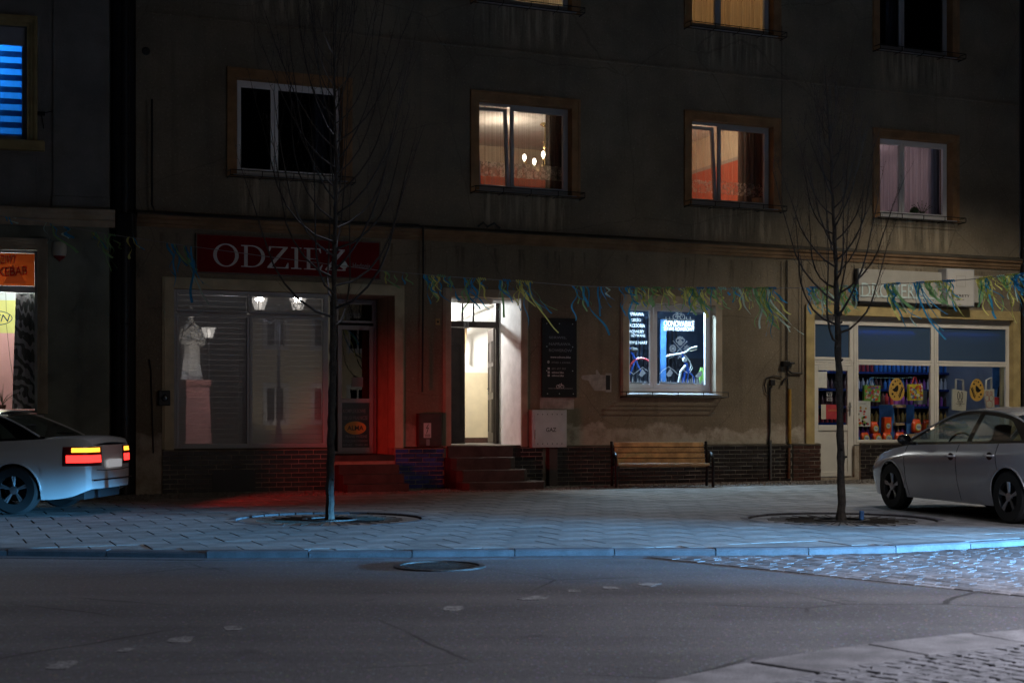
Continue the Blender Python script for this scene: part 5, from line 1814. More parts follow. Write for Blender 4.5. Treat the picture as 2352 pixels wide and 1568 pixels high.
# ================================================================== SIGNS AND FITTINGS ON THE HOUSE
def serif(ch):
    """Roman capitals with thick and thin strokes, as outlines in a unit-height cell; returns (width, polygons)."""
    def ell(cx, cz, ax, az, bx, bz, a0, a1, n=26):
        out = []
        for k in range(n):
            q0, q1 = a0 + (a1 - a0) * k / n, a0 + (a1 - a0) * (k + 1) / n
            out.append([(cx + ax * math.cos(q0), cz + az * math.sin(q0)), (cx + ax * math.cos(q1), cz + az * math.sin(q1)), (cx + bx * math.cos(q1), cz + bz * math.sin(q1)), (cx + bx * math.cos(q0), cz + bz * math.sin(q0))])
        return out
    rect = lambda a, b, c, d: [(a, c), (b, c), (b, d), (a, d)]
    if ch == 'O':
        return 1.0, ell(0.5, 0.5, 0.5, 0.53, 0.36, 0.48, 0, 2 * math.pi, 40)
    if ch == 'D':
        return 0.95, [rect(0.12, 0.26, 0.02, 0.98), rect(0, 0.42, 0, 0.045), rect(0, 0.42, 0.955, 1)] + ell(0.42, 0.5, 0.53, 0.5, 0.39, 0.455, -math.pi / 2, math.pi / 2, 26)
    if ch in 'ZŻ':
        p = [rect(0.06, 0.82, 0.95, 1.0), rect(0.0, 0.85, 0.0, 0.05), [(0.0, 0.05), (0.17, 0.05), (0.82, 0.95), (0.65, 0.95)], [(0.06, 0.95), (0.06, 0.76), (0.09, 0.76), (0.16, 0.95)], [(0.85, 0.05), (0.85, 0.26), (0.81, 0.26), (0.72, 0.05)]]
        if ch == 'Ż':
            p.append([(0.43 + 0.085 * math.cos(a), 1.17 + 0.085 * math.sin(a)) for a in [k * math.pi / 6 for k in range(12)]])
        return 0.86, p
    if ch == 'I':
        return 0.42, [rect(0.14, 0.28, 0.045, 0.955), rect(0, 0.42, 0, 0.045), rect(0, 0.42, 0.955, 1)]
    if ch == 'E':
        return 0.78, [rect(0.12, 0.26, 0.045, 0.955), rect(0, 0.7, 0, 0.045), rect(0, 0.68, 0.955, 1), rect(0.26, 0.55, 0.485, 0.525), [(0.70, 0.0), (0.78, 0.24), (0.74, 0.24), (0.62, 0.045)], [(0.68, 1.0), (0.71, 0.78), (0.68, 0.78), (0.6, 0.955)], rect(0.52, 0.55, 0.4, 0.61)]
    return 0.5, []


sx0, sx1, sz0, sz1 = -5.28, MAIN.t(870), 3.77, 4.43
sg = Thing("shop_sign", "long red shop sign with white roman capitals above the clothes shop", "sign", MAIN.m, ((sx0 + sx1) / 2, -0.06, sz0))
sg.part("board", MB().box((sx0, -0.06, sz0), (sx1, -0.008, sz1)), "sign_red", bev=0.008)
sg.part("edging", MB().frame(sx0 - 0.012, sx1 + 0.012, sz0 - 0.012, sz1 + 0.012, 0.022, -0.068, -0.005), "brick_brown")
lx0, lx1 = MAIN.t(488), MAIN.t(792)
lz0, lz1 = MAIN.at(520, 612)[1], MAIN.at(520, 562)[1]
H = lz1 - lz0
word = "ODZIEŻ"
gap = 0.10
tot = sum(serif(c)[0] for c in word) + gap * 5
kx = (lx1 - lx0) / (tot * H)
x = lx0
for c in word:
    wd_, polys = serif(c)
    m1 = MB()
    for i, p in enumerate(polys):
        m1.prism([(x + a * H * kx, lz0 + b * H) for a, b in p], -0.066 - 0.0002 * i, -0.0605)
    sg.part("letter", m1, "letter_dull")
    x += (wd_ + gap) * H * kx
for body, r0, r1, c0, c1 in (("Hedonis", 606, 616, 808, 848),):
    a, b = MAIN.at(c0, r1), MAIN.at(c1, r0)
    sg.part("lettering", text(body, a[0], b[0], a[1], b[1], -0.0605, 0.003, 0.01), "letter_grey")
sg.part("emblem", MB().prism([MAIN.at(*p) for p in [(778, 612), (790, 600), (798, 612), (788, 620)]], -0.064, -0.0605), "letter_cyan")

# bicycle service board
p0, p1 = MAIN.at(1243, 912), MAIN.at(1323, 732)
bb = Thing("service_board", "tall black bicycle service board beside the doorway", "sign", MAIN.m, ((p0[0] + p1[0]) / 2, -0.03, p0[1]))
bb.part("panel", MB().box((p0[0], -0.035, p0[1]), (p1[0], -0.004, p1[1])), "board_black", bev=0.004)
wB, hB = p1[0] - p0[0], p1[1] - p0[1]
bp = lambda f, g: (p0[0] + wB * f, p0[1] + hB * g)
for body, f0, f1, g0, g1, mt in [("SERWIS,", 0.2, 0.70, 0.735, 0.77, "letter_grey"), ("NAPRAWA", 0.2, 0.82, 0.655, 0.69, "letter_grey"), ("ROWERÓW", 0.2, 0.86, 0.575, 0.62, "letter_grey"), ("www.odnova.bike", 0.24, 0.82, 0.495, 0.522, "letter_white"), ("RYNEK 3, KROBIA", 0.28, 0.82, 0.425, 0.45, "letter_grey"), ("601 657 303", 0.28, 0.68, 0.35, 0.375, "letter_grey"), ("odnova bike", 0.28, 0.62, 0.302, 0.328, "letter_white"), ("odnova bike", 0.28, 0.62, 0.262, 0.288, "letter_white")]:
    a, b = bp(f0, g0), bp(f1, g1)
    bb.part("lettering", text(body, a[0], b[0], a[1], b[1], -0.0352, 0.002, 0.012), mt)
m1 = MB()
for f, g in ((0.14, 0.93), (0.5, 0.93), (0.88, 0.93), (0.14, 0.64), (0.88, 0.64), (0.14, 0.335), (0.88, 0.335), (0.16, 0.045), (0.5, 0.045), (0.9, 0.045)):
    q = bp(f, g)
    bb.part("screw", MB().lathe([(0.0, -0.042), (0.011, -0.04), (0.012, -0.035)], (q[0], 0, q[1]), 8, 'y', cap=False), "bolt_steel")
m1 = MB()
for f in (0.46, 0.58):
    q = bp(f, 0.135)
    m1.ring(q[0], q[1], 0.038, 0.008, -0.0355, 14)
m1.line([bp(0.46, 0.135), bp(0.5, 0.165), bp(0.56, 0.165), bp(0.52, 0.135), bp(0.46, 0.135)], 0.008, -0.0355)
m1.line([bp(0.58, 0.135), bp(0.555, 0.178)], 0.008, -0.0355)
m1.line([bp(0.18, 0.112), bp(0.88, 0.112)], 0.004, -0.0355)
m1.ring(*bp(0.185, 0.445), 0.026, 0.012, -0.0355, 12, 0.8)
for f, g in ((0.165, 0.362), (0.165, 0.315), (0.165, 0.275)):
    q = bp(f, g)
    m1.frame(q[0], q[0] + 0.04, q[1] - 0.02, q[1] + 0.02, 0.014, -0.0385, -0.0355)
bb.part("emblem", m1, "letter_white")

# pointing hand painted on the wall
hd = Thing("painted_hand", "pale pointing hand with a black cuff painted on the wall", "painting", MAIN.m, (*MAIN.at(1370, 898)[:1], -0.002, MAIN.at(1370, 898)[1]))
hpts = [(1335, 866), (1337, 862), (1358, 860), (1369, 860), (1368, 851), (1371, 848), (1374, 853), (1379, 861), (1391, 861), (1391, 897), (1365, 897), (1362, 892), (1358, 886), (1354, 880), (1352, 874), (1337, 871)]
hd.part("hand_outline", MB().prism([MAIN.at(*p) for p in hpts], -0.004, 0.001), "painted_grey")
q0, q1 = MAIN.at(1391, 900), MAIN.at(1404, 857)
hd.part("cuff_border", MB().box((q0[0], -0.005, q0[1]), (q1[0], 0.001, q1[1])), "painted_grey")
q0, q1 = MAIN.at(1391.5, 895), MAIN.at(1401, 862)
hd.part("cuff", MB().box((q0[0], -0.008, q0[1]), (q1[0], -0.0055, q1[1])), "letter_black")

# gas meter box on its post
g0, g1 = MAIN.at(1213, 1027), MAIN.at(1292, 941)
gb = Thing("gas_box", "steel gas meter box with a lettered door beside the steps", "meter box", MAIN.m, ((g0[0] + g1[0]) / 2, -0.1, GZ))
gb.part("case", MB().box((g0[0], -0.20, g0[1]), (g1[0], 0.0, g1[1])), "steel_sheet", bev=0.008)
gb.part("door", MB().box((g0[0] + 0.04, -0.212, g0[1] + 0.045), (g1[0] - 0.04, -0.2005, g1[1] - 0.045)), "steel_sheet", bev=0.003)
gx, gzc = (g0[0] + g1[0]) / 2, (g0[1] + g1[1]) / 2
gb.part("lettering", text("GAZ", gx - 0.08, gx + 0.13, gzc - 0.06, gzc + 0.02, -0.2125, 0.002, 0.008), "letter_black")
for g in (0.1, 0.88):
    for k in range(6):
        xx = g0[0] + 0.11 + (g1[0] - g0[0] - 0.22) * k / 5
        zz = g0[1] + (g1[1] - g0[1]) * g
        gb.part("vent_hole", MB().lathe([(0.0, -0.2135), (0.011, -0.2135), (0.011, -0.2125)], (xx, 0, zz), 8, 'y', cap=False), "letter_black")
gb.part("hinge", MB().tube([(g0[0] + 0.05, -0.213, gzc - 0.2), (g0[0] + 0.05, -0.213, gzc - 0.02)], 0.005, 5), "rust")
gb.part("post", MB().box((MAIN.t(1264) - 0.1, -0.17, GZ - 0.02), (MAIN.t(1264) + 0.08, -0.03, g0[1])), "step_stone", bev=0.01)
single("wall_patch", "pale repaired plaster patch under the black service board", "patch", MB().box((MAIN.t(1240), -0.004, 1.40), (MAIN.t(1318), 0.001, 1.62)), "painted_grey", MAIN.m)

# electricity cabinet
e0, e1c = MAIN.at(956, 1031), MAIN.at(1009, 949)
ec = Thing("electric_cabinet", "dark red electric cabinet with warning stickers left of the steps", "cabinet", MAIN.m, ((e0[0] + e1c[0]) / 2, -0.1, e0[1]))
ec.part("case", MB().box((e0[0], -0.14, ZP + 0.04), (e1c[0], 0.0, e1c[1])), "brick_brown", bev=0.008)
ec.part("door", MB().box((e0[0] + 0.03, -0.15, ZP + 0.07), (e1c[0] - 0.03, -0.1405, e1c[1] - 0.03)), "brick_brown", bev=0.004)
a, b = MAIN.at(973, 1005, -0.15), MAIN.at(990, 971, -0.15)
ec.part("warning_sticker", MB().box((a[0], -0.153, a[1]), (b[0], -0.1505, b[1])), "letter_white")
xm = (a[0] + b[0]) / 2
zc = (a[1] + b[1]) / 2
ec.part("lightning_mark", MB().line([(xm + 0.02, zc + 0.11), (xm - 0.02, zc + 0.04), (xm + 0.02, zc + 0.05), (xm - 0.015, zc - 0.05)], 0.012, -0.1535).line([(xm - 0.05, zc - 0.08), (xm + 0.05, zc - 0.08)], 0.012, -0.1535).line([(xm - 0.05, zc - 0.11), (xm + 0.05, zc - 0.11)], 0.01, -0.1535), "letter_black")
a, b = MAIN.at(979, 1023, -0.15), MAIN.at(987, 1008, -0.15)
ec.part("small_sticker", MB().box((a[0], -0.153, a[1]), (b[0], -0.1505, b[1])), "letter_grey")

# drugstore signs
p0, p1 = MAIN.at(1965, 694), MAIN.at(2171, 618)
zs0, zs1 = 3.69, 4.37
ds = Thing("drugstore_sign", "long pale drugstore sign with thin glassy capitals", "sign", MAIN.m, ((p0[0] + p1[0]) / 2, -0.12, zs0))
ds.part("panel", MB().box((p0[0], -0.12, zs0), (p1[0], -0.01, zs1)), "sign_panel", bev=0.006)
ds.part("side_cap", MB().box((p0[0] - 0.05, -0.115, zs0), (p0[0] - 0.002, -0.01, zs1)), "black_plastic")
a, b = MAIN.at(1978, 682, -0.12), MAIN.at(2128, 655, -0.12)
ds.part("lettering", text("DROGERIA", a[0], b[0], a[1], b[1], -0.121, 0.02, 0.0), "letter_cyan")
ds.part("underline", MB().box((p0[0] + 0.02, -0.135, zs0 + 0.10), (p1[0], -0.1215, zs0 + 0.125)), "letter_cyan")
ds.part("lower_strip", MB().box((p0[0] + 0.02, -0.125, zs0 - 0.045), (p1[0], -0.03, zs0 - 0.003)), "black_plastic")
q0, q1 = MAIN.at(2174, 702, -0.28), MAIN.at(2238, 619, -0.28)
bs = Thing("light_box_sign", "square unlit light box sign at the end of the drugstore sign", "sign", MAIN.m, ((q0[0] + q1[0]) / 2, -0.2, q0[1]))
bs.part("box", MB().box((q0[0], -0.28, q0[1]), (q1[0], -0.02, q1[1])), "grey_pvc", bev=0.008)
bs.part("face", MB().box((q0[0] + 0.025, -0.286, q0[1] + 0.025), (q1[0] - 0.025, -0.2805, q1[1] - 0.025)), "sign_box")
wq = q1[0] - q0[0]
bs.part("lettering", merge(text("SEKRETY", q0[0] + wq * 0.18, q0[0] + wq * 0.82, q0[1] + 0.20, q0[1] + 0.255, -0.2865, 0.002, 0.01), text("drogeria", q0[0] + wq * 0.18, q0[0] + wq * 0.62, q0[1] + 0.12, q0[1] + 0.165, -0.2865, 0.002)), "letter_black")
bs.part("faded_mark", MB().frame(q0[0] + wq * 0.34, q0[0] + wq * 0.68, q0[1] + 0.42, q0[1] + 0.66, 0.012, -0.288, -0.2865), "sign_panel")
r0_ = MAIN.t(2257, -0.1)
single("sign_end_panel", "short pale panel right of the light box sign", "sign", MB().box((q1[0] + 0.01, -0.12, 3.75), (r0_, -0.01, 4.33)), "sign_panel", MAIN.m, bev=0.006)

# pipes and cables
def pipe(name, label, cat, pts, r, mat, y=-0.03, n=8):
    pp = [(*MAIN.at(a, b, y)[:1], y, MAIN.at(a, b, y)[1]) for a, b in pts]
    return single(name, label, cat, MB().tube(pp, r, n), mat, MAIN.m, smooth=True)


yl = MAIN.at(1811, 893)
single("yellow_pipe", "upright yellow gas pipe left of the drugstore", "pipe", MB().tube([(yl[0], -0.045, 0.70), (yl[0], -0.045, yl[1])], 0.035, 10), "yellow_pipe", MAIN.m, smooth=True)
pipe("rusty_pipe", "rusty pipe stub under the yellow gas pipe", "pipe", [(1812, 1028), (1812, 1098)], 0.03, "rust", -0.09)
pipe("grey_conduit", "thin grey metal conduit standing before the dark brick plinth", "pipe", [(1770, 1010), (1770, 1100)], 0.028, "grey_pipe", -0.08)
pipe("black_conduit", "black cable conduit on the wall above the grey conduit", "cable", [(1765, 1022), (1768, 990), (1768, 890)], 0.022, "black_plastic")
cj = Thing("junction_cable", "black junction box with looped cable right of the bicycle shop", "cable", MAIN.m, (MAIN.t(1772), -0.03, MAIN.at(1772, 895)[1]))
a = MAIN.at(1772, 878)
cj.part("box", MB().box((a[0] - 0.06, -0.07, a[1] - 0.06), (a[0] + 0.05, 0.0, a[1] + 0.06)), "black_plastic", bev=0.01)
pp = [MAIN.at(*p) for p in [(1768, 892), (1772, 880), (1764, 905), (1757, 900), (1754, 884), (1758, 868), (1775, 862), (1795, 866)]]
cj.part("cable", MB().tube([(p[0], -0.03, p[1]) for p in pp], 0.012, 6), "black_plastic", smooth=True)
cw = Thing("cable_bundle", "black cable bundle with bracket left of the drugstore entrance", "cable", MAIN.m, (MAIN.t(1805), -0.03, MAIN.at(1805, 900)[1]))
for k, pts in enumerate([[(1793, 600), (1793, 870)], [(1806, 598), (1806, 830), (1808, 895)], [(1798, 832), (1806, 828), (1808, 850), (1815, 856), (1840, 857)], [(1806, 868), (1798, 870), (1792, 885)], [(1838, 600), (1838, 860)]]):
    pp = [MAIN.at(*p) for p in pts]
    cw.part("cable", MB().tube([(p[0], -0.02 - 0.01 * k, p[1]) for p in pp], (0.006, 0.014, 0.02, 0.018, 0.008)[k], 6), "black_plastic", smooth=True)
a = MAIN.at(1802, 836)
cw.part("bracket", MB().box((a[0] - 0.09, -0.1, a[1] - 0.05), (a[0] + 0.08, 0.0, a[1] + 0.06)).box((a[0] + 0.02, -0.09, a[1] + 0.0), (a[0] + 0.2, -0.02, a[1] + 0.04)), "black_iron", bev=0.01)
pipe("wall_cable", "cable running down the wall at the left end of the house", "cable", [(349, 228), (349, 470), (356, 488), (440, 494), (700, 505), (960, 517), (972, 523), (972, 640), (970, 900)], 0.018, "black_plastic", -0.165)
pipe("wall_cable", "thin vertical cable in the middle of the upper wall", "cable", [(1796, 60), (1796, 470)], 0.006, "black_plastic", -0.01)
m1 = MB()
a = MAIN.at(376, 914)
mt = Thing("meter_box", "small dark meter box with round lens left of the clothes shop", "meter box", MAIN.m, (a[0], -0.05, a[1] - 0.13))
mt.part("case", MB().box((a[0] - 0.1, -0.10, a[1] - 0.13), (a[0] + 0.1, 0.0, a[1] + 0.13)), "black_plastic", bev=0.015)
mt.part("lens", MB().lathe([(0.0, -0.135), (0.04, -0.13), (0.06, -0.10)], (a[0], 0, a[1]), 14, 'y', cap=False), "car_black", smooth=True)
pp = [MAIN.at(*p) for p in [(342, 825), (346, 850), (350, 980), (352, 1040)]]
mt.part("cable", MB().tube([(p[0], -0.02, p[1]) for p in pp], 0.012, 6), "black_plastic")
a = MAIN.at(335, 118)
single("wall_vent", "small black vent high on the left of the upper wall", "vent", MB().lathe([(0.05, -0.02), (0.07, -0.01), (0.07, 0.0)], (a[0], 0, a[1]), 12, 'y'), "black_plastic", MAIN.m)
a = MAIN.at(1115, 520)
single("wire_tangle", "black wire tangle resting on the cornice above the doorway", "wire", MB().tube([(a[0] - 0.2, -0.12, a[1] - 0.03), (a[0] - 0.1, -0.15, a[1] + 0.05), (a[0], -0.1, a[1] - 0.02), (a[0] + 0.12, -0.14, a[1] + 0.05), (a[0] + 0.25, -0.12, a[1] - 0.04)], 0.02, 6), "black_plastic", MAIN.m)

# ================================================================== LEFT HOUSE
lh = Thing("corner_house", "grey-green plastered house at the left with moulded window surrounds", "house", LEFT.m, (-4.0, 0, GZ))
K1 = LEFT.t(86)
KZ0, KZ1 = LEFT.at(86, 950)[1], LEFT.at(86, 572)[1]
V1 = LEFT.t(62)
VZ0, VZ1 = LEFT.at(62, 325)[1], LEFT.at(62, 62)[1]
CZ = LEFT.at(200, 505)[1]
lh.part("wall", wall_mesh(-9, 0, GZ - 0.02, CZ, [(K1 - 2.4, K1, KZ0, KZ1)]), "left_plaster")
lh.part("upper_wall", wall_mesh(-9, 0, CZ + 0.001, 11.6, [(V1 - 1.3, V1, VZ0, VZ1)]), "left_plaster_grey")
m1 = MB()
m1.quad((0, 0.4, GZ), (0, 8, GZ), (0, 8, 11.6), (0, 0.4, 11.6))
lh.part("side_wall", m1, "left_plaster_grey")
lh.part("roof", MB().profx([(-0.4, 11.6), (8, 11.6), (4, 14.5)], -9, 0.1), "brick_brown")
zc = LEFT.at(200, 480)[1]
co = lh.part("cornice", MB().profx([(0, CZ - 0.12), (-0.05, CZ - 0.12), (-0.06, CZ - 0.02), (-0.12, CZ), (-0.13, CZ + 0.06), (-0.2, CZ + 0.11), (-0.2, CZ + 0.15), (0, CZ + 0.19)], -9, 0.10), "beige_trim")
# raised panels (pilaster strips) upstairs
for a, b, z0, z1, d in ((LEFT.t(122), LEFT.t(246), LEFT.at(180, 452)[1], 11.4, 0.035), (LEFT.t(120), LEFT.t(252), LEFT.at(180, 476)[1], LEFT.at(180, 453)[1], 0.055), (-8.8, LEFT.t(84), LEFT.at(40, 478)[1], LEFT.at(40, 352)[1] - 0.02, 0.03)):
    lh.part("wall_panel", MB().box((a, -d, z0), (b, 0.0, z1)), "left_plaster_grey", bev=0.006)


def moulding(x0, x1, z0, z1, mat, bot):
    m1 = MB()
    for off, wd_, d in ((0.0, 0.06, 0.03), (0.06, 0.055, 0.06), (0.115, 0.05, 0.085)):
        m1.frame(x0 - off - wd_, x1 + off + wd_, z0 - (off + wd_ if bot else 0), z1 + off + wd_, wd_, -d, 0.0, "lrtb" if bot else "lrt")
    return lh.part("surround", m1, mat)


moulding(K1 - 2.4, K1, KZ0, KZ1, "beige_trim", False)
moulding(V1 - 1.3, V1, VZ0, VZ1, "gold_trim", False)
lh.part("window_sill", MB().profx([(0, VZ0 - 0.16), (-0.14, VZ0 - 0.16), (-0.17, VZ0 - 0.03), (-0.17, VZ0 - 0.002), (0.14, VZ0 + 0.004)], V1 - 1.6, V1 + 0.28), "gold_trim", bev=0.006)
lh.part("window_sill", MB().profx([(0, KZ0 - 0.08), (-0.14, KZ0 - 0.06), (-0.14, KZ0 - 0.02), (0.14, KZ0 + 0.004)], K1 - 2.5, K1 + 0.1), "grey_pvc")
zk0, zk1 = LEFT.at(60, 672, .12)[1], LEFT.at(60, 657, .12)[1]
kw = lh.part("shop_window", MB().frame(K1 - 2.39, K1 - 0.006, KZ0 + 0.01, KZ1 - 0.01, 0.05, 0.12, 0.19).box((K1 - 2.34, 0.12, zk0), (K1 - 0.056, 0.19, zk1)), "white_pvc", bev=0.006)
lh.part("glass_pane", MB().quad((K1 - 2.34, 0.15, KZ0 + 0.06), (K1 - 0.056, 0.15, KZ0 + 0.06), (K1 - 0.056, 0.15, zk0), (K1 - 2.34, 0.15, zk0)), "pane", parent=kw)
vw = lh.part("window", MB().frame(V1 - 1.29, V1 - 0.004, VZ0 + 0.02, VZ1 - 0.004, 0.09, 0.12, 0.19), "grey_pvc", bev=0.006)
lh.part("shutter_box", MB().box((V1 - 1.25, 0.06, VZ1 - 0.30), (V1 - 0.03, 0.118, VZ1 - 0.006)), "grey_pvc", parent=vw)
lh.part("glass_pane", MB().quad((V1 - 1.2, 0.15, VZ0 + 0.1), (V1 - 0.09, 0.15, VZ0 + 0.1), (V1 - 0.09, 0.15, VZ1 - 0.09), (V1 - 1.2, 0.15, VZ1 - 0.09)), "pane", parent=vw)
# rooms
def lroom(x0, x1, z0, z1, d, mats, ceil):
    y0 = 0.402
    lh.part("room_floor", MB().quad((x0, y0, z0), (x1, y0, z0), (x1, d, z0), (x0, d, z0)), "dark_room")
    lh.part("room_ceiling", MB().quad((x0, y0, z1), (x0, d, z1), (x1, d, z1), (x1, y0, z1)), ceil)
    for a, b, mt_ in mats:
        m1 = MB().quad((x0, d, a), (x1, d, a), (x1, d, b), (x0, d, b))
        m1.quad((x0, y0, a), (x0, d, a), (x0, d, b), (x0, y0, b))
        m1.quad((x1, y0, a), (x1, y0, b), (x1, d, b), (x1, d, a))
        lh.part("room_wall", m1, mt_)


zp0 = LEFT.at(40, 765, 2.2)[1]
zp1 = LEFT.at(40, 690, 2.2)[1]
lroom(K1 - 3.2, K1 + 0.9, 0.3, 3.9, 2.2, [(0.3, zp0, "kebab_pink"), (zp0, zp1, "kebab_yellow"), (zp1, 3.9, "kebab_white")], "kebab_white")
lh.light("room_light", 'POINT', (K1 - 0.6, 1.0, 3.35), 60, (0.95, 1.0, 0.95), shadow_soft_size=0.2)
lroom(V1 - 2.2, V1 + 0.7, VZ0 - 0.8, VZ1 + 0.3, 2.5, [(VZ0 - 0.8, VZ1 + 0.3, "kebab_white")], "kebab_white")
lh.light("room_light", 'POINT', (V1 - 0.5, 1.0, VZ1 - 0.3), 80, (0.02, 0.30, 1.0), shadow_soft_size=0.2)
bl = Thing("striped_blind", "striped roller blind glowing blue in the upper left window", "blind", LEFT.m, (V1 - 0.6, 0.24, VZ0))
z = VZ0 + 0.06
k = 0
sh_ = 0.097
while z < VZ1 - 0.3:
    bl.part("dark_stripe" if k % 2 == 0 else "pale_stripe", MB().box((V1 - 1.2, 0.245, z), (V1 - 0.10, 0.248, z + sh_)), "blind_dark" if k % 2 == 0 else "blind_pale")
    z += sh_ + 0.001
    k += 1
# kebab sign panel and neon
ks = Thing("kebab_sign", "orange-brown kebab sign panel with red lettering in the top pane", "sign", LEFT.m, (K1 - 1.2, 0.14, zk1))
ks.part("panel", MB().box((K1 - 2.33, 0.142, zk1 + 0.005), (K1 - 0.06, 0.149, KZ1 - 0.065)), "film_orange")
tri = [LEFT.at(30, 605, 0.14), LEFT.at(60, 650, 0.14), LEFT.at(8, 652, 0.14)]
ks.part("pyramid_print", MB().quad(*[(p[0], 0.1412, p[1]) for p in tri]), "film_pyramid")
for body, c0, c1, r0, r1 in (("PRAWDZIWY", -52, 39, 588, 606), ("KEBAB", -4, 63, 613, 633)):
    for bold, mt_, y in ((0.05, "vinyl_white", 0.1388), (0.008, "film_red", 0.136)):
        a, b = LEFT.at(c0, r1, 0.14), LEFT.at(c1, r0, 0.14)
        ks.part("lettering" if bold < 0.04 else "lettering_outline", text(body, a[0], b[0], a[1], b[1], y, 0.0022, bold, rot=0.10), mt_)
nn = Thing("open_sign", "oval open sign hanging in the kebab shop window", "sign", LEFT.m, (LEFT.t(-10, .22), 0.22, LEFT.at(0, 745, .22)[1]))
c = LEFT.at(-12, 730, 0.22)
rxx = LEFT.t(32, .22) - c[0]
nn.part("oval_tube", MB().ring(c[0], c[1], 0.125, 0.014, 0.223, 32, rxx / 0.135), "letter_blue")
nn.part("lettering", text("OPEN", c[0] - rxx * 0.82, c[0] + rxx * 0.80, c[1] - 0.06, c[1] + 0.06, 0.223, 0.004, 0.0, italic=0.25), "letter_blue")
for f in (0.6,):
    nn.part("cord", MB().tube([(c[0] + rxx * f, 0.226, c[1] + 0.1), (c[0] + rxx * f - 0.01, 0.226, zk0 + 0.02)], 0.004, 4).tube([(c[0] + rxx * f, 0.226, c[1] - 0.1), (c[0] + rxx * f + 0.06, 0.226, c[1] - 0.7), (c[0] + rxx * f + 0.14, 0.226, c[1] - 1.2)], 0.004, 4), "letter_black")
# damask curtain
m = bpy.data.materials.new("damask")
m.use_nodes = True
nt = m.node_tree
p = nt.nodes["Principled BSDF"]
p.inputs["Roughness"].default_value = 0.85
tc = nt.nodes.new("ShaderNodeTexCoord").outputs["Object"]
wv = _n(nt, "ShaderNodeTexWave", {"Vector": tc, "Scale": 2.6, "Distortion": 9.0, "Detail": 1.0, "Detail Scale": 1.6}, bands_direction='DIAGONAL')
f = _ramp(nt, wv.outputs["Fac"], 0.46, 0.54)
nt.links.new(_mix(nt, f, (0.20, 0.20, 0.20), (0.78, 0.74, 0.78)), p.inputs["Base Color"])
MATS["damask"] = m
rows = []
cx0, cx1 = LEFT.t(36, 0.3), LEFT.t(84, 0.3) + 0.05
for kz in range(8):
    f = kz / 7
    rows.append([(cx0 - 0.06 * (1 - f) + (cx1 - cx0 + 0.06 * (1 - f)) * i / 30, 0.32 + 0.025 * math.sin(i * 1.1), KZ0 + 0.08 + (zk0 - KZ0 - 0.08) * f) for i in range(31)])
single("damask_curtain", "grey and white damask curtain in the kebab shop window", "curtain", MB().grid(rows), "damask", LEFT.m, smooth=True)
tx = LEFT.t(6, 0.3)
pt = Thing("pot_plant", "thin grassy pot plant on the kebab shop window sill", "plant", LEFT.m, (tx, 0.28, KZ0 + 0.05))
pt.part("pot", MB().lathe([(0.04, KZ0 + 0.05), (0.06, KZ0 + 0.15), (0.05, KZ0 + 0.15)], (tx, 0.28, 0), 10), "pot")
m1 = MB()
rq = random.Random(2)
for k in range(14):
    a, l = rq.uniform(-1.1, 1.1), rq.uniform(0.15, 0.38)
    m1.tube([(tx + math.sin(a) * l * f * (0.5 + 0.6 * f), 0.28 + rq.uniform(-.01, .01), KZ0 + 0.14 + l * f * (1 - 0.45 * f * abs(math.sin(a)))) for f in (0, 0.35, 0.7, 1)], [0.005, 0.005, 0.004, 0.002], 4)
pt.part("blades", m1, "leaf")
# alarm siren
ax_, az_ = LEFT.at(136, 578, -0.05)
sr = Thing("alarm_siren", "cream alarm siren with a red lens on the green wall", "alarm", LEFT.m, (ax_, -0.05, az_ - 0.17))
rows, rows2 = [], []
for f in [k / 10 for k in range(11)]:
    z = az_ + 0.165 - 0.33 * f
    wd_ = 0.115 * (1 - 0.55 * abs(2 * f - 0.75) ** 3.2) * (1.0 if f < 0.8 else 1 - (f - 0.8) * 2.2)
    d_ = 0.09 * (1 - 0.5 * abs(2 * f - 0.9) ** 2.5)
    ring_ = [(ax_ + wd_ * math.cos(q), -d_ * max(0.0, math.sin(q)), z) for q in [math.pi * k / 10 for k in range(11)]]
    (rows if f <= 0.71 else rows2).append(ring_)
rows2.insert(0, rows[-1])
sr.part("housing", MB().grid(rows), "alarm_white", smooth=True)
sr.part("lens", MB().grid(rows2), "alarm_red", smooth=True)
a = LEFT.at(95, 262)
single("cable_bracket", "small black cable bracket beside the blue-lit window", "bracket", MB().box((a[0] - 0.06, -0.05, a[1] - 0.03), (a[0] + 0.06, 0.0, a[1] + 0.03)).tube([(a[0], -0.04, a[1]), (a[0] + 0.04, -0.04, a[1] - 0.25)], 0.01, 5).tube([(a[0], -0.04, a[1]), (a[0] + 0.3, -0.02, a[1] + 0.08)], 0.008, 5), "black_iron", LEFT.m)
# downpipe between the houses
dp = at_depth(287, 955, 24.05)
dw = Thing("downpipe", "black downpipe with hopper in the gap between the two houses", "pipe", ID, (dp.x, dp.y, GZ))
dw.part("pipe", MB().tube([(dp.x, dp.y, GZ), (dp.x, dp.y, 11.5)], 0.075, 12), "black_plastic", smooth=True)
zh0, zh1 = at_depth(287, 545, 24.05).z, at_depth(287, 490, 24.05).z
dw.part("hopper", MB().box((dp.x - 0.12, dp.y - 0.11, zh0), (dp.x + 0.17, dp.y + 0.12, zh1)), "black_plastic", bev=0.02)
for z in (1.2, 2.8, 6.0, 8.4):
    dw.part("clamp", MB().lathe([(0.085, z), (0.085, z + 0.04)], (dp.x, dp.y, 0), 12), "black_iron")
single("gap_shade", "near-black strip standing in for the shadow in the gap between the two houses", "wall", MB().box((dp.x - 0.30, dp.y + 0.36, GZ), (dp.x + 0.12, dp.y + 0.6, 11.5)), "dark_room")  # shade of the gap painted as a near-black strip behind the pipe
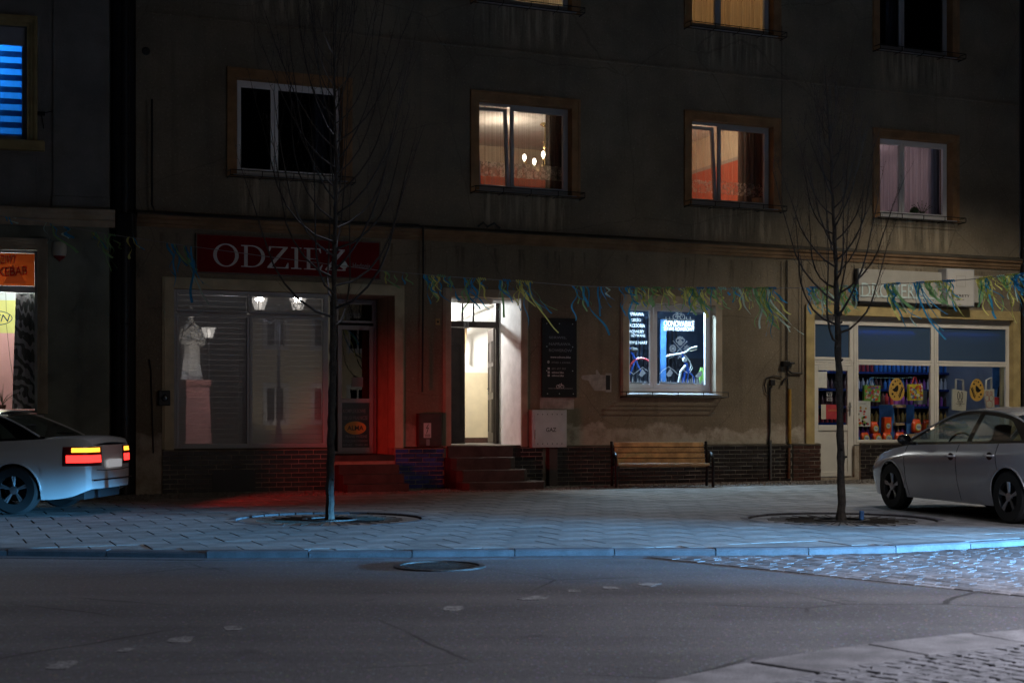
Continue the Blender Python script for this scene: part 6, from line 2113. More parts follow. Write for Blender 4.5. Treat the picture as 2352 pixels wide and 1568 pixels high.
# right neighbour
nbh = Thing("neighbour_house", "sliver of a grey house at the right frame edge", "house", MAIN.m, (15.0, 0.1, GZ))
nbh.part("wall", wall_mesh(TR + 0.12, TR + 7, GZ, 11.6, [], 0.05, 0.45), "grey_wall")
nbh.part("roof", MB().profx([(-0.3, 11.6), (8, 11.6), (4, 14.5)], TR + 0.12, TR + 7), "brick_brown")
single("downpipe", "dark downpipe at the right end of the long house", "pipe", MB().tube([(TR + 0.06, -0.08, GZ), (TR + 0.06, -0.08, 11.5)], 0.05, 10), "black_plastic", MAIN.m, smooth=True)


# ================================================================== TREES
def bare_tree(name, label, base, lead_px, z_lo, n_limbs, seed, spread, top_len, Yd):
    rq = random.Random(seed)
    pts = []
    for px, py in lead_px:
        p = at_depth(px, py, Yd)
        pts.append(p)
    pts[0] = Vector((base[0], base[1], GZ - 0.08))
    # subdivide the leader and roughen it
    lead = []
    for a, b in zip(pts[:-1], pts[1:]):
        k = max(2, int((b - a).length / 0.09))
        for i in range(k):
            p = a.lerp(b, i / k)
            lead.append(p + Vector((rq.uniform(-.007, .007), rq.uniform(-.007, .007), 0)))
    lead.append(pts[-1])
    zt, zb = lead[-1].z, lead[0].z

    def rad(z):
        f = (z - zb) / (zt - zb)
        r = 0.052 * (1 - f) ** 1.1 + 0.004
        if z < zb + 0.25:
            r += 0.02 * (1 - (z - zb) / 0.25) ** 2
        return r
    t = Thing(name, label, "tree", ID, (base[0], base[1], GZ))
    rs = [rad(p.z) * (1 + rq.uniform(-0.07, 0.07) + (rq.choice((0, 0, 0.28, 0.16)) if p.z > z_lo - 0.9 else rq.choice((0, 0, 0, 0, 0, 0.16)))) for p in lead]
    tk = MB().tube(lead, rs, 10)
    for _ in range(16):
        q = rq.choice(lead[6:int(len(lead) * 0.6)])
        a = rq.uniform(0, 6.28)
        o = Vector((math.cos(a), math.sin(a), rq.uniform(0.1, 0.6)))
        tk.tube([q, q + o * rad(q.z) * 1.1, q + o * (rad(q.z) * 1.15 + rq.uniform(0.01, 0.03))], [0.022, 0.017, 0.011], 6)
    t.part("trunk", tk, "bark", smooth=True)

    def at_z(z):
        for a, b in zip(lead[:-1], lead[1:]):
            if a.z <= z <= b.z:
                return a.lerp(b, (z - a.z) / max(1e-6, b.z - a.z))
        return lead[-1].copy()
    az = rq.uniform(0, 6)
    for i in range(n_limbs):
        f = (i / (n_limbs - 1)) ** 0.9
        z = z_lo + (zt - 0.5 - z_lo) * f * 0.92
        az += 2.399 + rq.uniform(-.3, .3)
        L = (spread * 2.5 * (1 - f) ** 0.75 + top_len) * rq.uniform(0.75, 1.12)
        p = at_z(z)
        out = Vector((math.cos(az), math.sin(az), 0))
        m1 = MB()
        ang = R(rq.uniform(62, 82)) * (1 - 0.45 * f)
        aim = R(rq.uniform(3, 24))
        st_ = [p.copy()]
        d = None
        n_ = 9
        wob = rq.uniform(-.6, .6)
        for k in range(n_):
            g = k / (n_ - 1)
            a2 = ang + (aim - ang) * min(1.0, g * 1.9) ** 0.8
            side = Vector((-out.y, out.x, 0)) * wob * math.sin(g * 3)
            d = (out + side).normalized() * math.sin(a2) + Vector((0, 0, math.cos(a2)))
            p = p + d * (L / n_) + Vector((rq.uniform(-.012, .012), rq.uniform(-.012, .012), rq.uniform(-.008, .008)))
            st_.append(p.copy())
        r0 = min(rad(z) * 0.5, 0.005 + 0.0065 * L)
        m1.tube(st_, [r0 * (1 - 0.88 * (k / n_)) + 0.0013 for k in range(n_ + 1)], 5)
        # twigs, with short spurs
        for k in range(2, n_ + 1):
            for _ in range(rq.choice((1, 1, 2))):
                q = st_[k].copy()
                dd = (st_[k] - st_[k - 1]).normalized()
                ax2 = Vector((rq.uniform(-1, 1), rq.uniform(-1, 1), rq.uniform(-.2, .4))).normalized()
                dd = (dd * 0.8 + ax2 * 0.55 + Vector((0, 0, 0.35))).normalized()
                l2 = rq.uniform(0.12, 0.62) * (1.0 if k < n_ - 1 else 0.6)
                tw = [q]
                for s_ in range(4):
                    dd = (dd + Vector((rq.uniform(-.12, .12), rq.uniform(-.12, .12), 0.16))).normalized()
                    q = q + dd * l2 / 4
                    tw.append(q.copy())
                m1.tube(tw, [0.0030, 0.0026, 0.0022, 0.0018, 0.0012], 4)
                for s_ in range(1, 5):
                    if rq.random() < 0.75:
                        e = Vector((rq.uniform(-1, 1), rq.uniform(-1, 1), rq.uniform(0, 1))).normalized() * rq.uniform(0.015, 0.05)
                        m1.tube([tw[s_], tw[s_] + e], [0.0022, 0.0030], 4)
        t.part("branch", m1, "twig")
    return t


YT = TREES[0][1]
bare_tree("street_tree", "tall bare young tree standing before the clothes shop", TREES[0], [(757, 1190), (759, 1050), (763, 900), (766, 740), (769, 560), (772, 380), (768, 200), (764, -30)], 2.42, 42, 21, 0.70, 1.3, YT)
bare_tree("street_tree", "bare young tree standing before the drugstore", TREES[1], [(1933, 1191), (1932, 1050), (1928, 900), (1925, 780), (1921, 640), (1917, 540), (1910, 400), (1902, 280), (1894, 150)], 2.22, 34, 8, 0.58, 0.55, TREES[1][1])

# tree grates: sunken ring of edging stones with iron bars
for (x, y), lab in zip(TREES, ("round sunken tree grate around the tree at the clothes shop", "round sunken tree grate around the tree at the drugstore")):
    tg = Thing("tree_grate", lab, "tree grate", ID, (x, y, GZ - 0.05))
    n = 30
    for k in range(n):
        a0, a1 = 2 * math.pi * k / n + 0.006, 2 * math.pi * (k + 1) / n - 0.006
        hz = GZ + 0.001 + random.uniform(-0.002, 0.002)
        m1 = MB().prismz([(x + r * math.cos(a), y + r * math.sin(a)) for r, a in ((RING + 0.10, a0), (RING + 0.10, a1), (RING, a1), (RING, a0))], GZ - 0.06, hz)
        tg.part("edging_stone", m1, "kerb_stone", bev=0.006)
    tg.part("soil", MB().lathe([(0.36, -0.01), (0.2, 0.0), (0.0, 0.01)], (x, y, GZ - 0.03), 30, cap=False), "soil")
    tg.part("grate_plate", MB().lathe([(RING, -0.045), (RING - 0.02, -0.024), (0.34, -0.018), (0.33, -0.04)], (x, y, GZ), 40, cap=False), "slab")
    for k in range(48):
        a = 2 * math.pi * k / 48
        c_, s_ = math.cos(a), math.sin(a)
        m1 = MB().prismz([(x + c_ * r - s_ * w_, y + s_ * r + c_ * w_) for r, w_ in ((0.36, -0.006), (0.72 if k % 2 else 0.95, -0.011), (0.72 if k % 2 else 0.95, 0.011), (0.36, 0.006))], GZ - 0.03, GZ - 0.014)
        tg.part("grate_slot", m1, "soil")
    for r in (0.33,):
        m1 = MB().grid([[(x + rr_ * math.cos(2 * math.pi * k / 40), y + rr_ * math.sin(2 * math.pi * k / 40), GZ + h) for k in range(40)] for rr_, h in ((r - 0.025, -0.02), (r - 0.025, -0.001), (r + 0.025, -0.001), (r + 0.025, -0.02))], close=True)
        tg.part("grate_ring", m1, "cast_iron")
x, y = gnd(1979, 1193)
single("drink_can", "crushed blue drink can lying in the right tree grate", "can", MB().lathe([(0.026, 0.0), (0.033, 0.01), (0.03, 0.06), (0.033, 0.1), (0.026, 0.115)], (x, y, GZ), 12), "paper_blue", smooth=True)

# ================================================================== BENCH
BN = Matrix.Translation((2.83, 26.85, GZ)) @ Matrix.Rotation(R(3.0), 4, 'Z')
be = Thing("park_bench", "wooden slatted park bench with black looped steel arms at the wall", "bench", BN)
LB = 0.86
for k in range(4):
    z0 = 0.435 + k * 0.103
    yb_ = 0.20 + 0.045 * k
    c, s_ = math.cos(0.33), math.sin(0.33)
    m1 = MB().profx([(yb_, z0), (yb_ + 0.092 * s_, z0 + 0.092 * c), (yb_ + 0.092 * s_ + 0.032 * c, z0 + 0.092 * c - 0.032 * s_), (yb_ + 0.032 * c, z0 - 0.032 * s_)], -LB, LB)
    be.part("back_slat", m1, "bench_wood", bev=0.007)
    for s2 in (-1, 1):
        be.part("bolt", MB().lathe([(0.0, -0.006), (0.009, -0.004), (0.009, 0.004)], (s2 * (LB - 0.06), yb_ + 0.045 * s_ - 0.004, z0 + 0.05), 8, 'y', cap=False), "bolt_steel")
for k in range(4):
    y0 = -0.28 + k * 0.11
    be.part("seat_slat", MB().box((-LB, y0, 0.40 - 0.012 * k), (LB, y0 + 0.095, 0.445 - 0.012 * k)), "bench_wood", bev=0.007)
for s2 in (-1, 1):
    xx = s2 * (LB + 0.05)
    arm = [(xx, -0.33, 0.0), (xx, -0.33, 0.46)] + [(xx, -0.13 - 0.20 * math.cos(a), 0.46 + 0.17 * math.sin(a)) for a in [math.pi * k / 12 for k in range(1, 12)]] + [(xx, 0.07, 0.46), (xx, 0.10, 0.41), (xx, 0.2, 0.40)]
    be.part("arm_loop", MB().tube(arm, 0.028, 10), "black_iron", smooth=True)
    be.part("rear_leg", MB().tube([(xx, 0.32, 0.0), (xx, 0.22, 0.40), (xx, 0.38, 0.84)], 0.028, 8), "black_iron", smooth=True)
    be.part("seat_bracket", MB().box((xx - 0.05 * (1 if s2 > 0 else -0.2) - 0.01, -0.30, 0.36), (xx + 0.02 + (0.05 if s2 < 0 else 0), 0.24, 0.395)), "black_iron")

# ================================================================== CARS
def curve(pts, x):
    """Smooth interpolation through control points sorted by x."""
    if x <= pts[0][0]:
        return pts[0][1]
    if x >= pts[-1][0]:
        return pts[-1][1]
    for i in range(len(pts) - 1):
        if pts[i][0] <= x <= pts[i + 1][0]:
            p0, p1, p2, p3 = pts[max(i - 1, 0)], pts[i], pts[i + 1], pts[min(i + 2, len(pts) - 1)]
            h = p2[0] - p1[0]
            t = (x - p1[0]) / h
            m1 = (p2[1] - p0[1]) / max(1e-6, p2[0] - p0[0]) * h
            m2 = (p3[1] - p1[1]) / max(1e-6, p3[0] - p1[0]) * h
            return (2 * t ** 3 - 3 * t ** 2 + 1) * p1[1] + (t ** 3 - 2 * t ** 2 + t) * m1 + (-2 * t ** 3 + 3 * t ** 2) * p2[1] + (t ** 3 - t ** 2) * m2


def car(label, fm, paint, top, roof, hw, axles, cab, half_roof=0.56, trim_mat="car_black", rail="chrome", tail=None, head=None, seams=(), handles=(), bpillar=(), name="parked_car", rear_win=True, glass_mat="car_glass"):
    """x forward, y left, z up from the ground. top: upper edge of the body; roof: outline of the cabin from the windscreen foot back."""
    c = Thing(name, label, "car", fm)
    x_r, x_f = top[0][0], top[-1][0]
    WR = 0.365
    xs = [x_r + (x_f - x_r) * i / 70 for i in range(71)]
    for a in axles:
        xs += [a + WR * math.cos(math.pi * k / 18) for k in range(19)]
    xs += [x_r + 0.02, x_r + 0.05, x_f - 0.02, x_f - 0.05]
    xs = sorted(set(round(v, 4) for v in xs))

    def zb(x):
        z = curve([(x_r, 0.34), (x_r + 0.25, 0.24), (x_r + 0.6, 0.2), (x_f - 0.7, 0.2), (x_f - 0.25, 0.2), (x_f, 0.28)], x)
        for a in axles:
            if abs(x - a) < WR:
                z = max(z, 0.33 + math.sqrt(WR ** 2 - (x - a) ** 2))
        return z
    zt = lambda x: curve(top, x)
    hwf = lambda x: curve(hw, x)

    def side_y(x, z):
        g = max(0.0, min(1.0, (z - 0.2) / (zt(x) - 0.2)))
        k = 0.93 + 0.09 * math.sin(min(1.0, g * 1.45) * math.pi / 2) - 0.085 * max(0.0, g - 0.62) / 0.38 * max(0.0, g - 0.62) / 0.38
        crease = 0.008 * math.exp(-((z - (zt(x) - 0.13)) / 0.03) ** 2) - 0.012 * math.exp(-((z - (zt(x) - 0.32)) / 0.10) ** 2)
        return hwf(x) * k * 0.985 + crease
    NR = 12
    for s2 in (1, -1):
        rows = []
        for x in xs:
            a, b = zb(x), zt(x)
            rows.append([(x, s2 * side_y(x, a + (b - a) * j / NR), a + (b - a) * j / NR) for j in range(NR + 1)])
        c.part("body_side", MB().grid(rows), paint, smooth=True, angle=50)
    rows = []
    for x in xs:
        yy = side_y(x, zt(x))
        rows.append([(x, yy * (1 - 2 * j / 10), zt(x) + 0.035 * (1 - (1 - 2 * j / 10) ** 2)) for j in range(11)])
    c.part("bonnet_and_deck", MB().grid(rows), paint, smooth=True, angle=50)
    for xe, nm in ((x_f, "front_bumper"), (x_r, "rear_bumper")):
        s3 = 1 if nm[0] == 'f' else -1
        rows = []
        for j in range(NR + 1):
            z = zb(xe) + (zt(xe) - zb(xe)) * j / NR
            yy = side_y(xe, z)
            rows.append([(xe + s3 * (0.05 * (1 - (1 - 2 * k / 8) ** 2) * (1 - 0.6 * (j / NR) ** 2)), yy * (1 - 2 * k / 8), z) for k in range(9)])
        c.part(nm, MB().grid(rows), paint, smooth=True, angle=60)
    c.part("underbody", MB().box((x_r + 0.12, -0.66, 0.2), (x_f - 0.15, 0.66, 0.62)), "car_interior")
    # cabin
    belt = lambda x: zt(x) + 0.004
    zr = max(p[1] for p in roof)
    zb_m = belt((cab[0] + cab[1]) / 2)
    hwb = lambda x: side_y(x, zt(x)) - 0.025

    def cab_y(x, z):
        g = max(0.0, min(1.0, (z - belt(x)) / (zr - belt(x))))
        return hwb(x) + (half_roof - hwb(x)) * g ** 1.15
    rx = sorted(p[0] for p in roof)
    rxs = [rx[0] + (rx[-1] - rx[0]) * i / 36 for i in range(37)]
    rsort = sorted(roof)
    ro = lambda x: max(belt(x), curve(rsort, x))
    top_front, top_rear = cab
    for lo, hi, nm, mt_ in ((rx[0], top_rear, "rear_window", glass_mat), (top_rear, top_front, "roof", paint), (top_front, rx[-1], "windscreen", glass_mat)):
        ss = [lo + (hi - lo) * i / 12 for i in range(13)]
        rows = []
        for x in ss:
            z = ro(x)
            yy = cab_y(x, z)
            rows.append([(x, yy * (1 - 2 * j / 10), z + 0.05 * (1 - (1 - 2 * j / 10) ** 2) * min(1, (z - belt(x)) / 0.3)) for j in range(11)])
        c.part(nm, MB().grid(rows), mt_, smooth=True, angle=60)
    for s2 in (1, -1):
        # roof rail and pillars as a band following the outline
        outl = [(x, ro(x)) for x in rxs]
        inn = []
        for i, (x, z) in enumerate(outl):
            a, b = outl[max(i - 1, 0)], outl[min(i + 1, len(outl) - 1)]
            dx, dz = b[0] - a[0], b[1] - a[1]
            l = math.hypot(dx, dz) or 1
            wd_ = 0.055 if x > top_rear else 0.055 + 0.12 * min(1, (top_rear - x) / 0.5)
            nx, nz = dz / l, -dx / l
            inn.append((x + nx * wd_, max(belt(x) + 0.0, z + nz * wd_)))
        rows = [[(x, s2 * (cab_y(x, z) + 0.002), z) for x, z in outl], [(x, s2 * (cab_y(x, z) + 0.002), z) for x, z in inn]]
        pil = c.part("pillar_band", MB().grid(rows), trim_mat, smooth=True, angle=60)
        if rail:
            ctrs = [(x, s2 * (cab_y(x, z) + 0.006), z + 0.0) for x, z in outl if z > belt(x) + 0.02]
            c.part("roof_rail", MB().tube(ctrs, 0.012, 6), paint, smooth=True)
        bl_ = [x for x in rxs]
        rows = [[(x, s2 * (hwb(x) + 0.028), belt(x) - 0.012) for x in bl_], [(x, s2 * (cab_y(x, belt(x) + 0.03) + 0.004), belt(x) + 0.03) for x in bl_]]
        c.part("belt_strip", MB().grid(rows), trim_mat)
        for bp_ in bpillar:
            rows = []
            for z in [belt(bp_) + (ro(bp_) - belt(bp_)) * k / 6 for k in range(7)]:
                rows.append([(bp_ + o, s2 * (cab_y(bp_, z) + 0.003), z) for o in (-0.055, 0.055)])
            c.part("door_pillar", MB().grid(rows), trim_mat)
        lims = [rx[0] + 0.08] + sorted(bpillar) + [rx[-1] - 0.06]
        for a, b in zip(lims[:-1], lims[1:]):
            rows = []
            for k in range(13):
                x = a + (b - a) * k / 12
                z0, z1 = belt(x) + 0.01, max(belt(x) + 0.012, ro(x) - 0.02)
                rows.append([(x, s2 * (cab_y(x, z0 + (z1 - z0) * q / 5) - 0.004), z0 + (z1 - z0) * q / 5) for q in range(6)])
            c.part("side_window", MB().grid(rows), glass_mat, smooth=True)
        # mirror
        mx = rx[-1] - 0.42
        mz = belt(mx) + 0.07
        my = s2 * (hwf(mx) + 0.10)
        m1 = MB()
        rows = []
        for k in range(7):
            f = -1 + 2 * k / 6
            q = math.sqrt(max(0.02, 1 - f * f))
            rows.append([(mx + 0.07 * math.cos(a) * q * (1.3 if math.cos(a) > 0 else 0.5), my + 0.105 * f, mz + 0.075 * math.sin(a) * q) for a in [2 * math.pi * j / 12 for j in range(12)]])
        mo = c.part("wing_mirror", MB().grid(rows, close=True), trim_mat, smooth=True)
        c.part("mirror_arm", MB().tube([(mx + 0.03, s2 * (hwb(mx)), mz - 0.06), (mx, my, mz - 0.05)], 0.025, 6), trim_mat, parent=mo)
        # seams and handles
        for sx_ in seams:
            z0, z1 = zb(sx_) + 0.03, zt(sx_) - 0.005
            pp = []
            for k in range(9):
                z = z0 + (z1 - z0) * k / 8
                x = sx_ + 0.05 * math.sin(k / 8 * 1.6)
                pp.append((x, s2 * (side_y(x, z) + 0.0005), z))
            c.part("door_seam", MB().tube(pp, 0.0045, 5), "car_black")
        for hx_, hz_ in handles:
            yy = side_y(hx_, hz_)
            m1 = MB().tube([(hx_ - 0.11, s2 * (yy + 0.008), hz_ - 0.003), (hx_ - 0.09, s2 * (yy + 0.03), hz_), (hx_ + 0.08, s2 * (yy + 0.03), hz_ + 0.004), (hx_ + 0.11, s2 * (yy + 0.008), hz_ + 0.004)], 0.014, 7)
            h_ = c.part("door_handle", m1, paint, smooth=True)
            c.part("handle_cup", MB().disc(0, 0, 0.05, 0, 14, 1.3, 0.001), "car_black", parent=h_)
            cup = h_.children[0]
            cup.location = Vector((hx_, s2 * (yy + 0.004), hz_ - 0.005))
        # lip round the wheel arch
        for a in axles:
            pp = [(a + (WR + 0.004) * math.cos(q), s2 * (side_y(a + WR * math.cos(q), 0.33 + WR * math.sin(q)) + 0.003), 0.33 + (WR + 0.004) * math.sin(q)) for q in [math.pi * k / 20 for k in range(21)]]
            c.part("arch_lip", MB().tube(pp, 0.011, 5), paint, smooth=True)
            c.part("arch_liner", MB().grid([[(a + WR * 0.99 * math.cos(q), s2 * yv_, 0.33 + WR * 0.99 * math.sin(q)) for q in [math.pi * k / 14 for k in range(15)]] for yv_ in (hwf(a) * 0.93, 0.45)]), "car_interior")
            yc = s2 * (hwf(a) - 0.125)
            wh = c.part("wheel", MB().lathe([(0.19, -0.1), (0.30, -0.105), (0.325, -0.085), (0.33, 0.0), (0.325, 0.085), (0.30, 0.105), (0.19, 0.1)], (a, yc, 0.33), 30, 'y', cap=False), "rubber", smooth=True)
            ys = yc + s2 * 0.085
            m1 = MB().lathe([(0.225, -0.015 * s2), (0.235, 0.0), (0.21, 0.012 * s2), (0.205, -0.05 * s2)], (a, ys, 0.33), 30, 'y', cap=False)
            for k in range(5):
                q = 2 * math.pi * k / 5 + 0.3
                for dq in (-0.09, 0.09):
                    m1.tube([(a + 0.05 * math.cos(q), ys - 0.01 * s2, 0.33 + 0.05 * math.sin(q)), (a + 0.21 * math.cos(q + dq), ys, 0.33 + 0.21 * math.sin(q + dq))], 0.016, 5)
            m1.lathe([(0.0, 0.01 * s2), (0.055, 0.005 * s2), (0.06, -0.02 * s2)], (a, ys, 0.33), 14, 'y', cap=False)
            c.part("rim", m1, "alloy", parent=wh, smooth=True)
            c.part("brake_disc", MB().lathe([(0.0, 0), (0.15, 0.0), (0.15, 0.02)], (a, yc, 0.33), 20, 'y', cap=False), "car_interior", parent=wh)
    # seats and wheel
    for sx_ in ((rx[-1] + rx[0]) / 2 + 0.1, (rx[-1] + rx[0]) / 2 - 0.85):
        for sy in (-0.36, 0.36):
            m1 = MB()
            rows = []
            for f, wx, wy in ((0.5, 0.1, 0.25), (0.75, 0.1, 0.25), (0.98, 0.08, 0.21), (1.03, 0.05, 0.13), (1.06, 0.05, 0.13), (1.2, 0.05, 0.12), (1.22, 0.02, 0.05)):
                rows.append([(sx_ - (f - 0.5) * 0.3 + wx * math.cos(q), sy + wy * math.copysign(abs(math.sin(q)) ** 0.6, math.sin(q)), f) for q in [2 * math.pi * k / 12 for k in range(12)]])
            m1.grid(rows, close=True)
            c.part("seat", m1, "car_interior", smooth=True)
    sw = rx[-1] - 0.75
    c.part("steering_wheel", MB().tube([(sw - 0.17 * math.sin(q) * 0.35, 0.36 + 0.18 * math.cos(q), 0.93 + 0.17 * math.sin(q)) for q in [2 * math.pi * k / 20 for k in range(21)]], 0.014, 6), "car_black", smooth=True)

    def corner_patch(y0, z0, z1, wrap, off, end, n=10):
        """Lamp lens that follows the bumper face and wraps round the corner onto the side."""
        xe = x_r if end < 0 else x_f
        s3 = end
        out_ = []
        for s2 in (1, -1):
            rows = []
            for j in range(5):
                z = z0 + (z1 - z0) * j / 4
                row = []
                yc_ = side_y(xe, z)
                for k in range(6):
                    yy = y0 + (yc_ - y0) * k / 5
                    ff = yy / yc_
                    row.append((xe + s3 * (0.05 * (1 - ff * ff) * (1 - 0.6 * ((z - zb(xe)) / (zt(xe) - zb(xe))) ** 2) + off), s2 * yy, z))
                for k in range(1, n):
                    x = xe - s3 * wrap * k / (n - 1)
                    row.append((x, s2 * (side_y(x, z) + off), z))
                rows.append(row)
            out_.append(MB().grid(rows))
        return out_
    if tail:
        for y0, z0, z1, wrap, mt_, nm in tail:
            for m1 in corner_patch(y0, z0, z1, wrap, 0.006 if mt_ == "alarm_red" else 0.011, -1):
                c.part(nm, m1, mt_, smooth=True, solid=0.004)
        c.part("number_plate", MB().box((x_r - 0.068, -0.26, 0.62), (x_r - 0.056, 0.26, 0.73)), "plate_glow" if len(tail) > 2 else "paper_white", bev=0.004)
    if head:
        for y0, z0, z1, wrap, mt_, nm in head:
            for m1 in corner_patch(y0, z0, z1, wrap, 0.006, 1):
                c.part(nm, m1, mt_, smooth=True, solid=0.004)
    return c


# silver liftback parked nose to the wall at the right
fw = Vector((-0.26, 0.9656, 0))
CARM = Matrix.Translation((6.63, 19.16, GZ)) @ Matrix.Rotation(math.atan2(fw.y, fw.x), 4, 'Z')
TOP_A = [(-2.36, 0.88), (-2.2, 0.99), (-1.7, 1.0), (-0.8, 0.975), (0.2, 0.95), (0.95, 0.925), (1.4, 0.87), (1.9, 0.77), (2.2, 0.66), (2.32, 0.58)]
ROOF_A = [(-2.05, 0.99), (-1.6, 1.19), (-1.1, 1.335), (-0.5, 1.40), (0.0, 1.395), (0.3, 1.335), (0.65, 1.19), (1.0, 1.03), (1.25, 0.90)]
HW_A = [(-2.36, 0.70), (-2.2, 0.84), (-1.8, 0.90), (-1.0, 0.915), (0, 0.91), (1.0, 0.915), (1.5, 0.90), (2.0, 0.82), (2.2, 0.72), (2.32, 0.58)]
car("silver liftback with black window trim parked nose-in before the drugstore", CARM, "car_silver", TOP_A, ROOF_A, HW_A, (1.42, -1.38), (0.22, -1.15), bpillar=(-0.42,), seams=(0.98, -0.30, -1.18), handles=((-0.14, 0.80), (-1.02, 0.83)), head=[(0.24, 0.53, 0.60, 0.20, "car_lamp", "headlamp")], tail=[(0.36, 0.74, 0.87, 0.30, "alarm_red", "tail_lamp")])

# white saloon at the left edge with its tail lamps lit
TOP_B = [(-2.02, 0.92), (-1.95, 1.0), (-1.5, 0.99), (-0.6, 0.96), (0.4, 0.94), (1.0, 0.92), (1.4, 0.86), (1.8, 0.76), (1.98, 0.66), (2.04, 0.58)]
ROOF_B = [(-1.96, 0.99), (-1.84, 1.2), (-1.66, 1.40), (-1.3, 1.47), (-0.6, 1.49), (0.0, 1.47), (0.35, 1.37), (0.75, 1.16), (1.15, 0.93)]
HW_B = [(-2.02, 0.76), (-1.9, 0.84), (-1.6, 0.88), (-1.0, 0.89), (0, 0.89), (1.0, 0.89), (1.5, 0.87), (1.85, 0.78), (2.04, 0.6)]
TOP_C = [(-2.36, 0.93), (-2.31, 1.0), (-2.2, 1.025), (-1.8, 1.02), (-1.2, 0.99), (-0.4, 0.965), (0.4, 0.94), (1.0, 0.915), (1.5, 0.85), (1.95, 0.75), (2.2, 0.65), (2.28, 0.57)]
ROOF_C = [(-1.75, 1.01), (-1.35, 1.21), (-1.0, 1.34), (-0.5, 1.40), (0.0, 1.395), (0.35, 1.31), (0.75, 1.12), (1.12, 0.91)]
HW_C = [(-2.36, 0.72), (-2.28, 0.80), (-2.1, 0.86), (-1.6, 0.895), (-1.0, 0.90), (0, 0.90), (1.0, 0.90), (1.6, 0.88), (2.0, 0.80), (2.28, 0.58)]
CARL = Matrix.Translation((-7.98, 20.15, GZ)) @ Matrix.Rotation(R(180 - 5), 4, 'Z')
hb = car("white saloon with lit red tail lamps cut off by the left frame edge", CARL, "car_white", TOP_C, ROOF_C, HW_C, (1.36, -1.34), (0.28, -0.95), bpillar=(-0.35,), seams=(0.95, -0.28, -1.1), handles=((-0.15, 0.80), (-1.0, 0.83)), name="white_saloon",
         tail=[(0.40, 0.655, 0.915, 0.34, "alarm_red", "lamp_housing"), (0.46, 0.84, 0.90, 0.22, "tail_amber", "indicator_lamp"), (0.44, 0.70, 0.80, 0.29, "tail_red", "tail_lamp")])
hb.part("boot_seam", MB().tube([(-2.405, -0.62, 0.60), (-2.41, -0.3, 0.585), (-2.41, 0.3, 0.585), (-2.405, 0.62, 0.60)], 0.005, 5), "car_black")
hb.part("bumper_strip", MB().tube([(-2.40, -0.7, 0.46), (-2.425, -0.3, 0.46), (-2.425, 0.3, 0.46), (-2.40, 0.7, 0.46)], 0.012, 6), "car_black", smooth=True)
for sy in (-0.62, 0.62):
    for dv, pw in (((-1.0, -1.9, -0.10), 260), ((-1.0, -0.62, -0.10), 60)):
        hb.light("tail_lamp_light", 'SPOT', (-2.52, sy, 0.72), pw, (1.0, 0.03, 0.025), rot=Vector(dv).to_track_quat('-Z', 'Y').to_euler(), spot_size=R(46), spot_blend=1.0, shadow_soft_size=0.12)

# car waiting in the side street, its dipped beams sweeping the pavement
CARR = Matrix.Translation((17.0, 11.0, RZ)) @ Matrix.Rotation(R(165), 4, 'Z')
rc_ = car("dark car in the side street with its headlamps on", CARR, "car_black", TOP_B, ROOF_B, HW_B, (1.25, -1.25), (0.3, -1.62), half_roof=0.60, bpillar=(-0.35,), seams=(0.95, -0.28), handles=((-0.15, 0.80),), name="waiting_car",
          head=[(0.36, 0.60, 0.66, 0.16, "head_white", "headlamp")])
HEAD = []
for sy in (-0.52, 0.52):
    HEAD.append(rc_.light("headlamp_beam", 'SPOT', (2.2, sy, 0.66), 47000, (0.12, 0.48, 0.97), rot=(0, R(-90 + 26), 0), spot_size=R(53), spot_blend=0.12, shadow_soft_size=0.12))

# ================================================================== BUNTING
STR = [(-60, 488, 22.6), (60, 503, 22.9), (250, 538, 23.3), (420, 563, 23.2), (620, 590, 23.0), (880, 622, 22.8), (1040, 636, 22.7), (1200, 646, 22.6), (1330, 657, 22.5), (1440, 660, 22.4), (1580, 662, 22.3), (1770, 662, 22.2), (1900, 660, 22.1), (2038, 652, 22.0), (2168, 646, 21.9), (2248, 640, 21.8), (2352, 629, 21.7), (2480, 612, 21.5)]
sp = [at_depth(*p) for p in STR]


def on_string(px):
    for a, b in zip(STR[:-1], STR[1:]):
        if a[0] <= px <= b[0]:
            f = (px - a[0]) / (b[0] - a[0])
            return at_depth(a[0] + (b[0] - a[0]) * f, a[1] + (b[1] - a[1]) * f, a[2] + (b[2] - a[2]) * f)


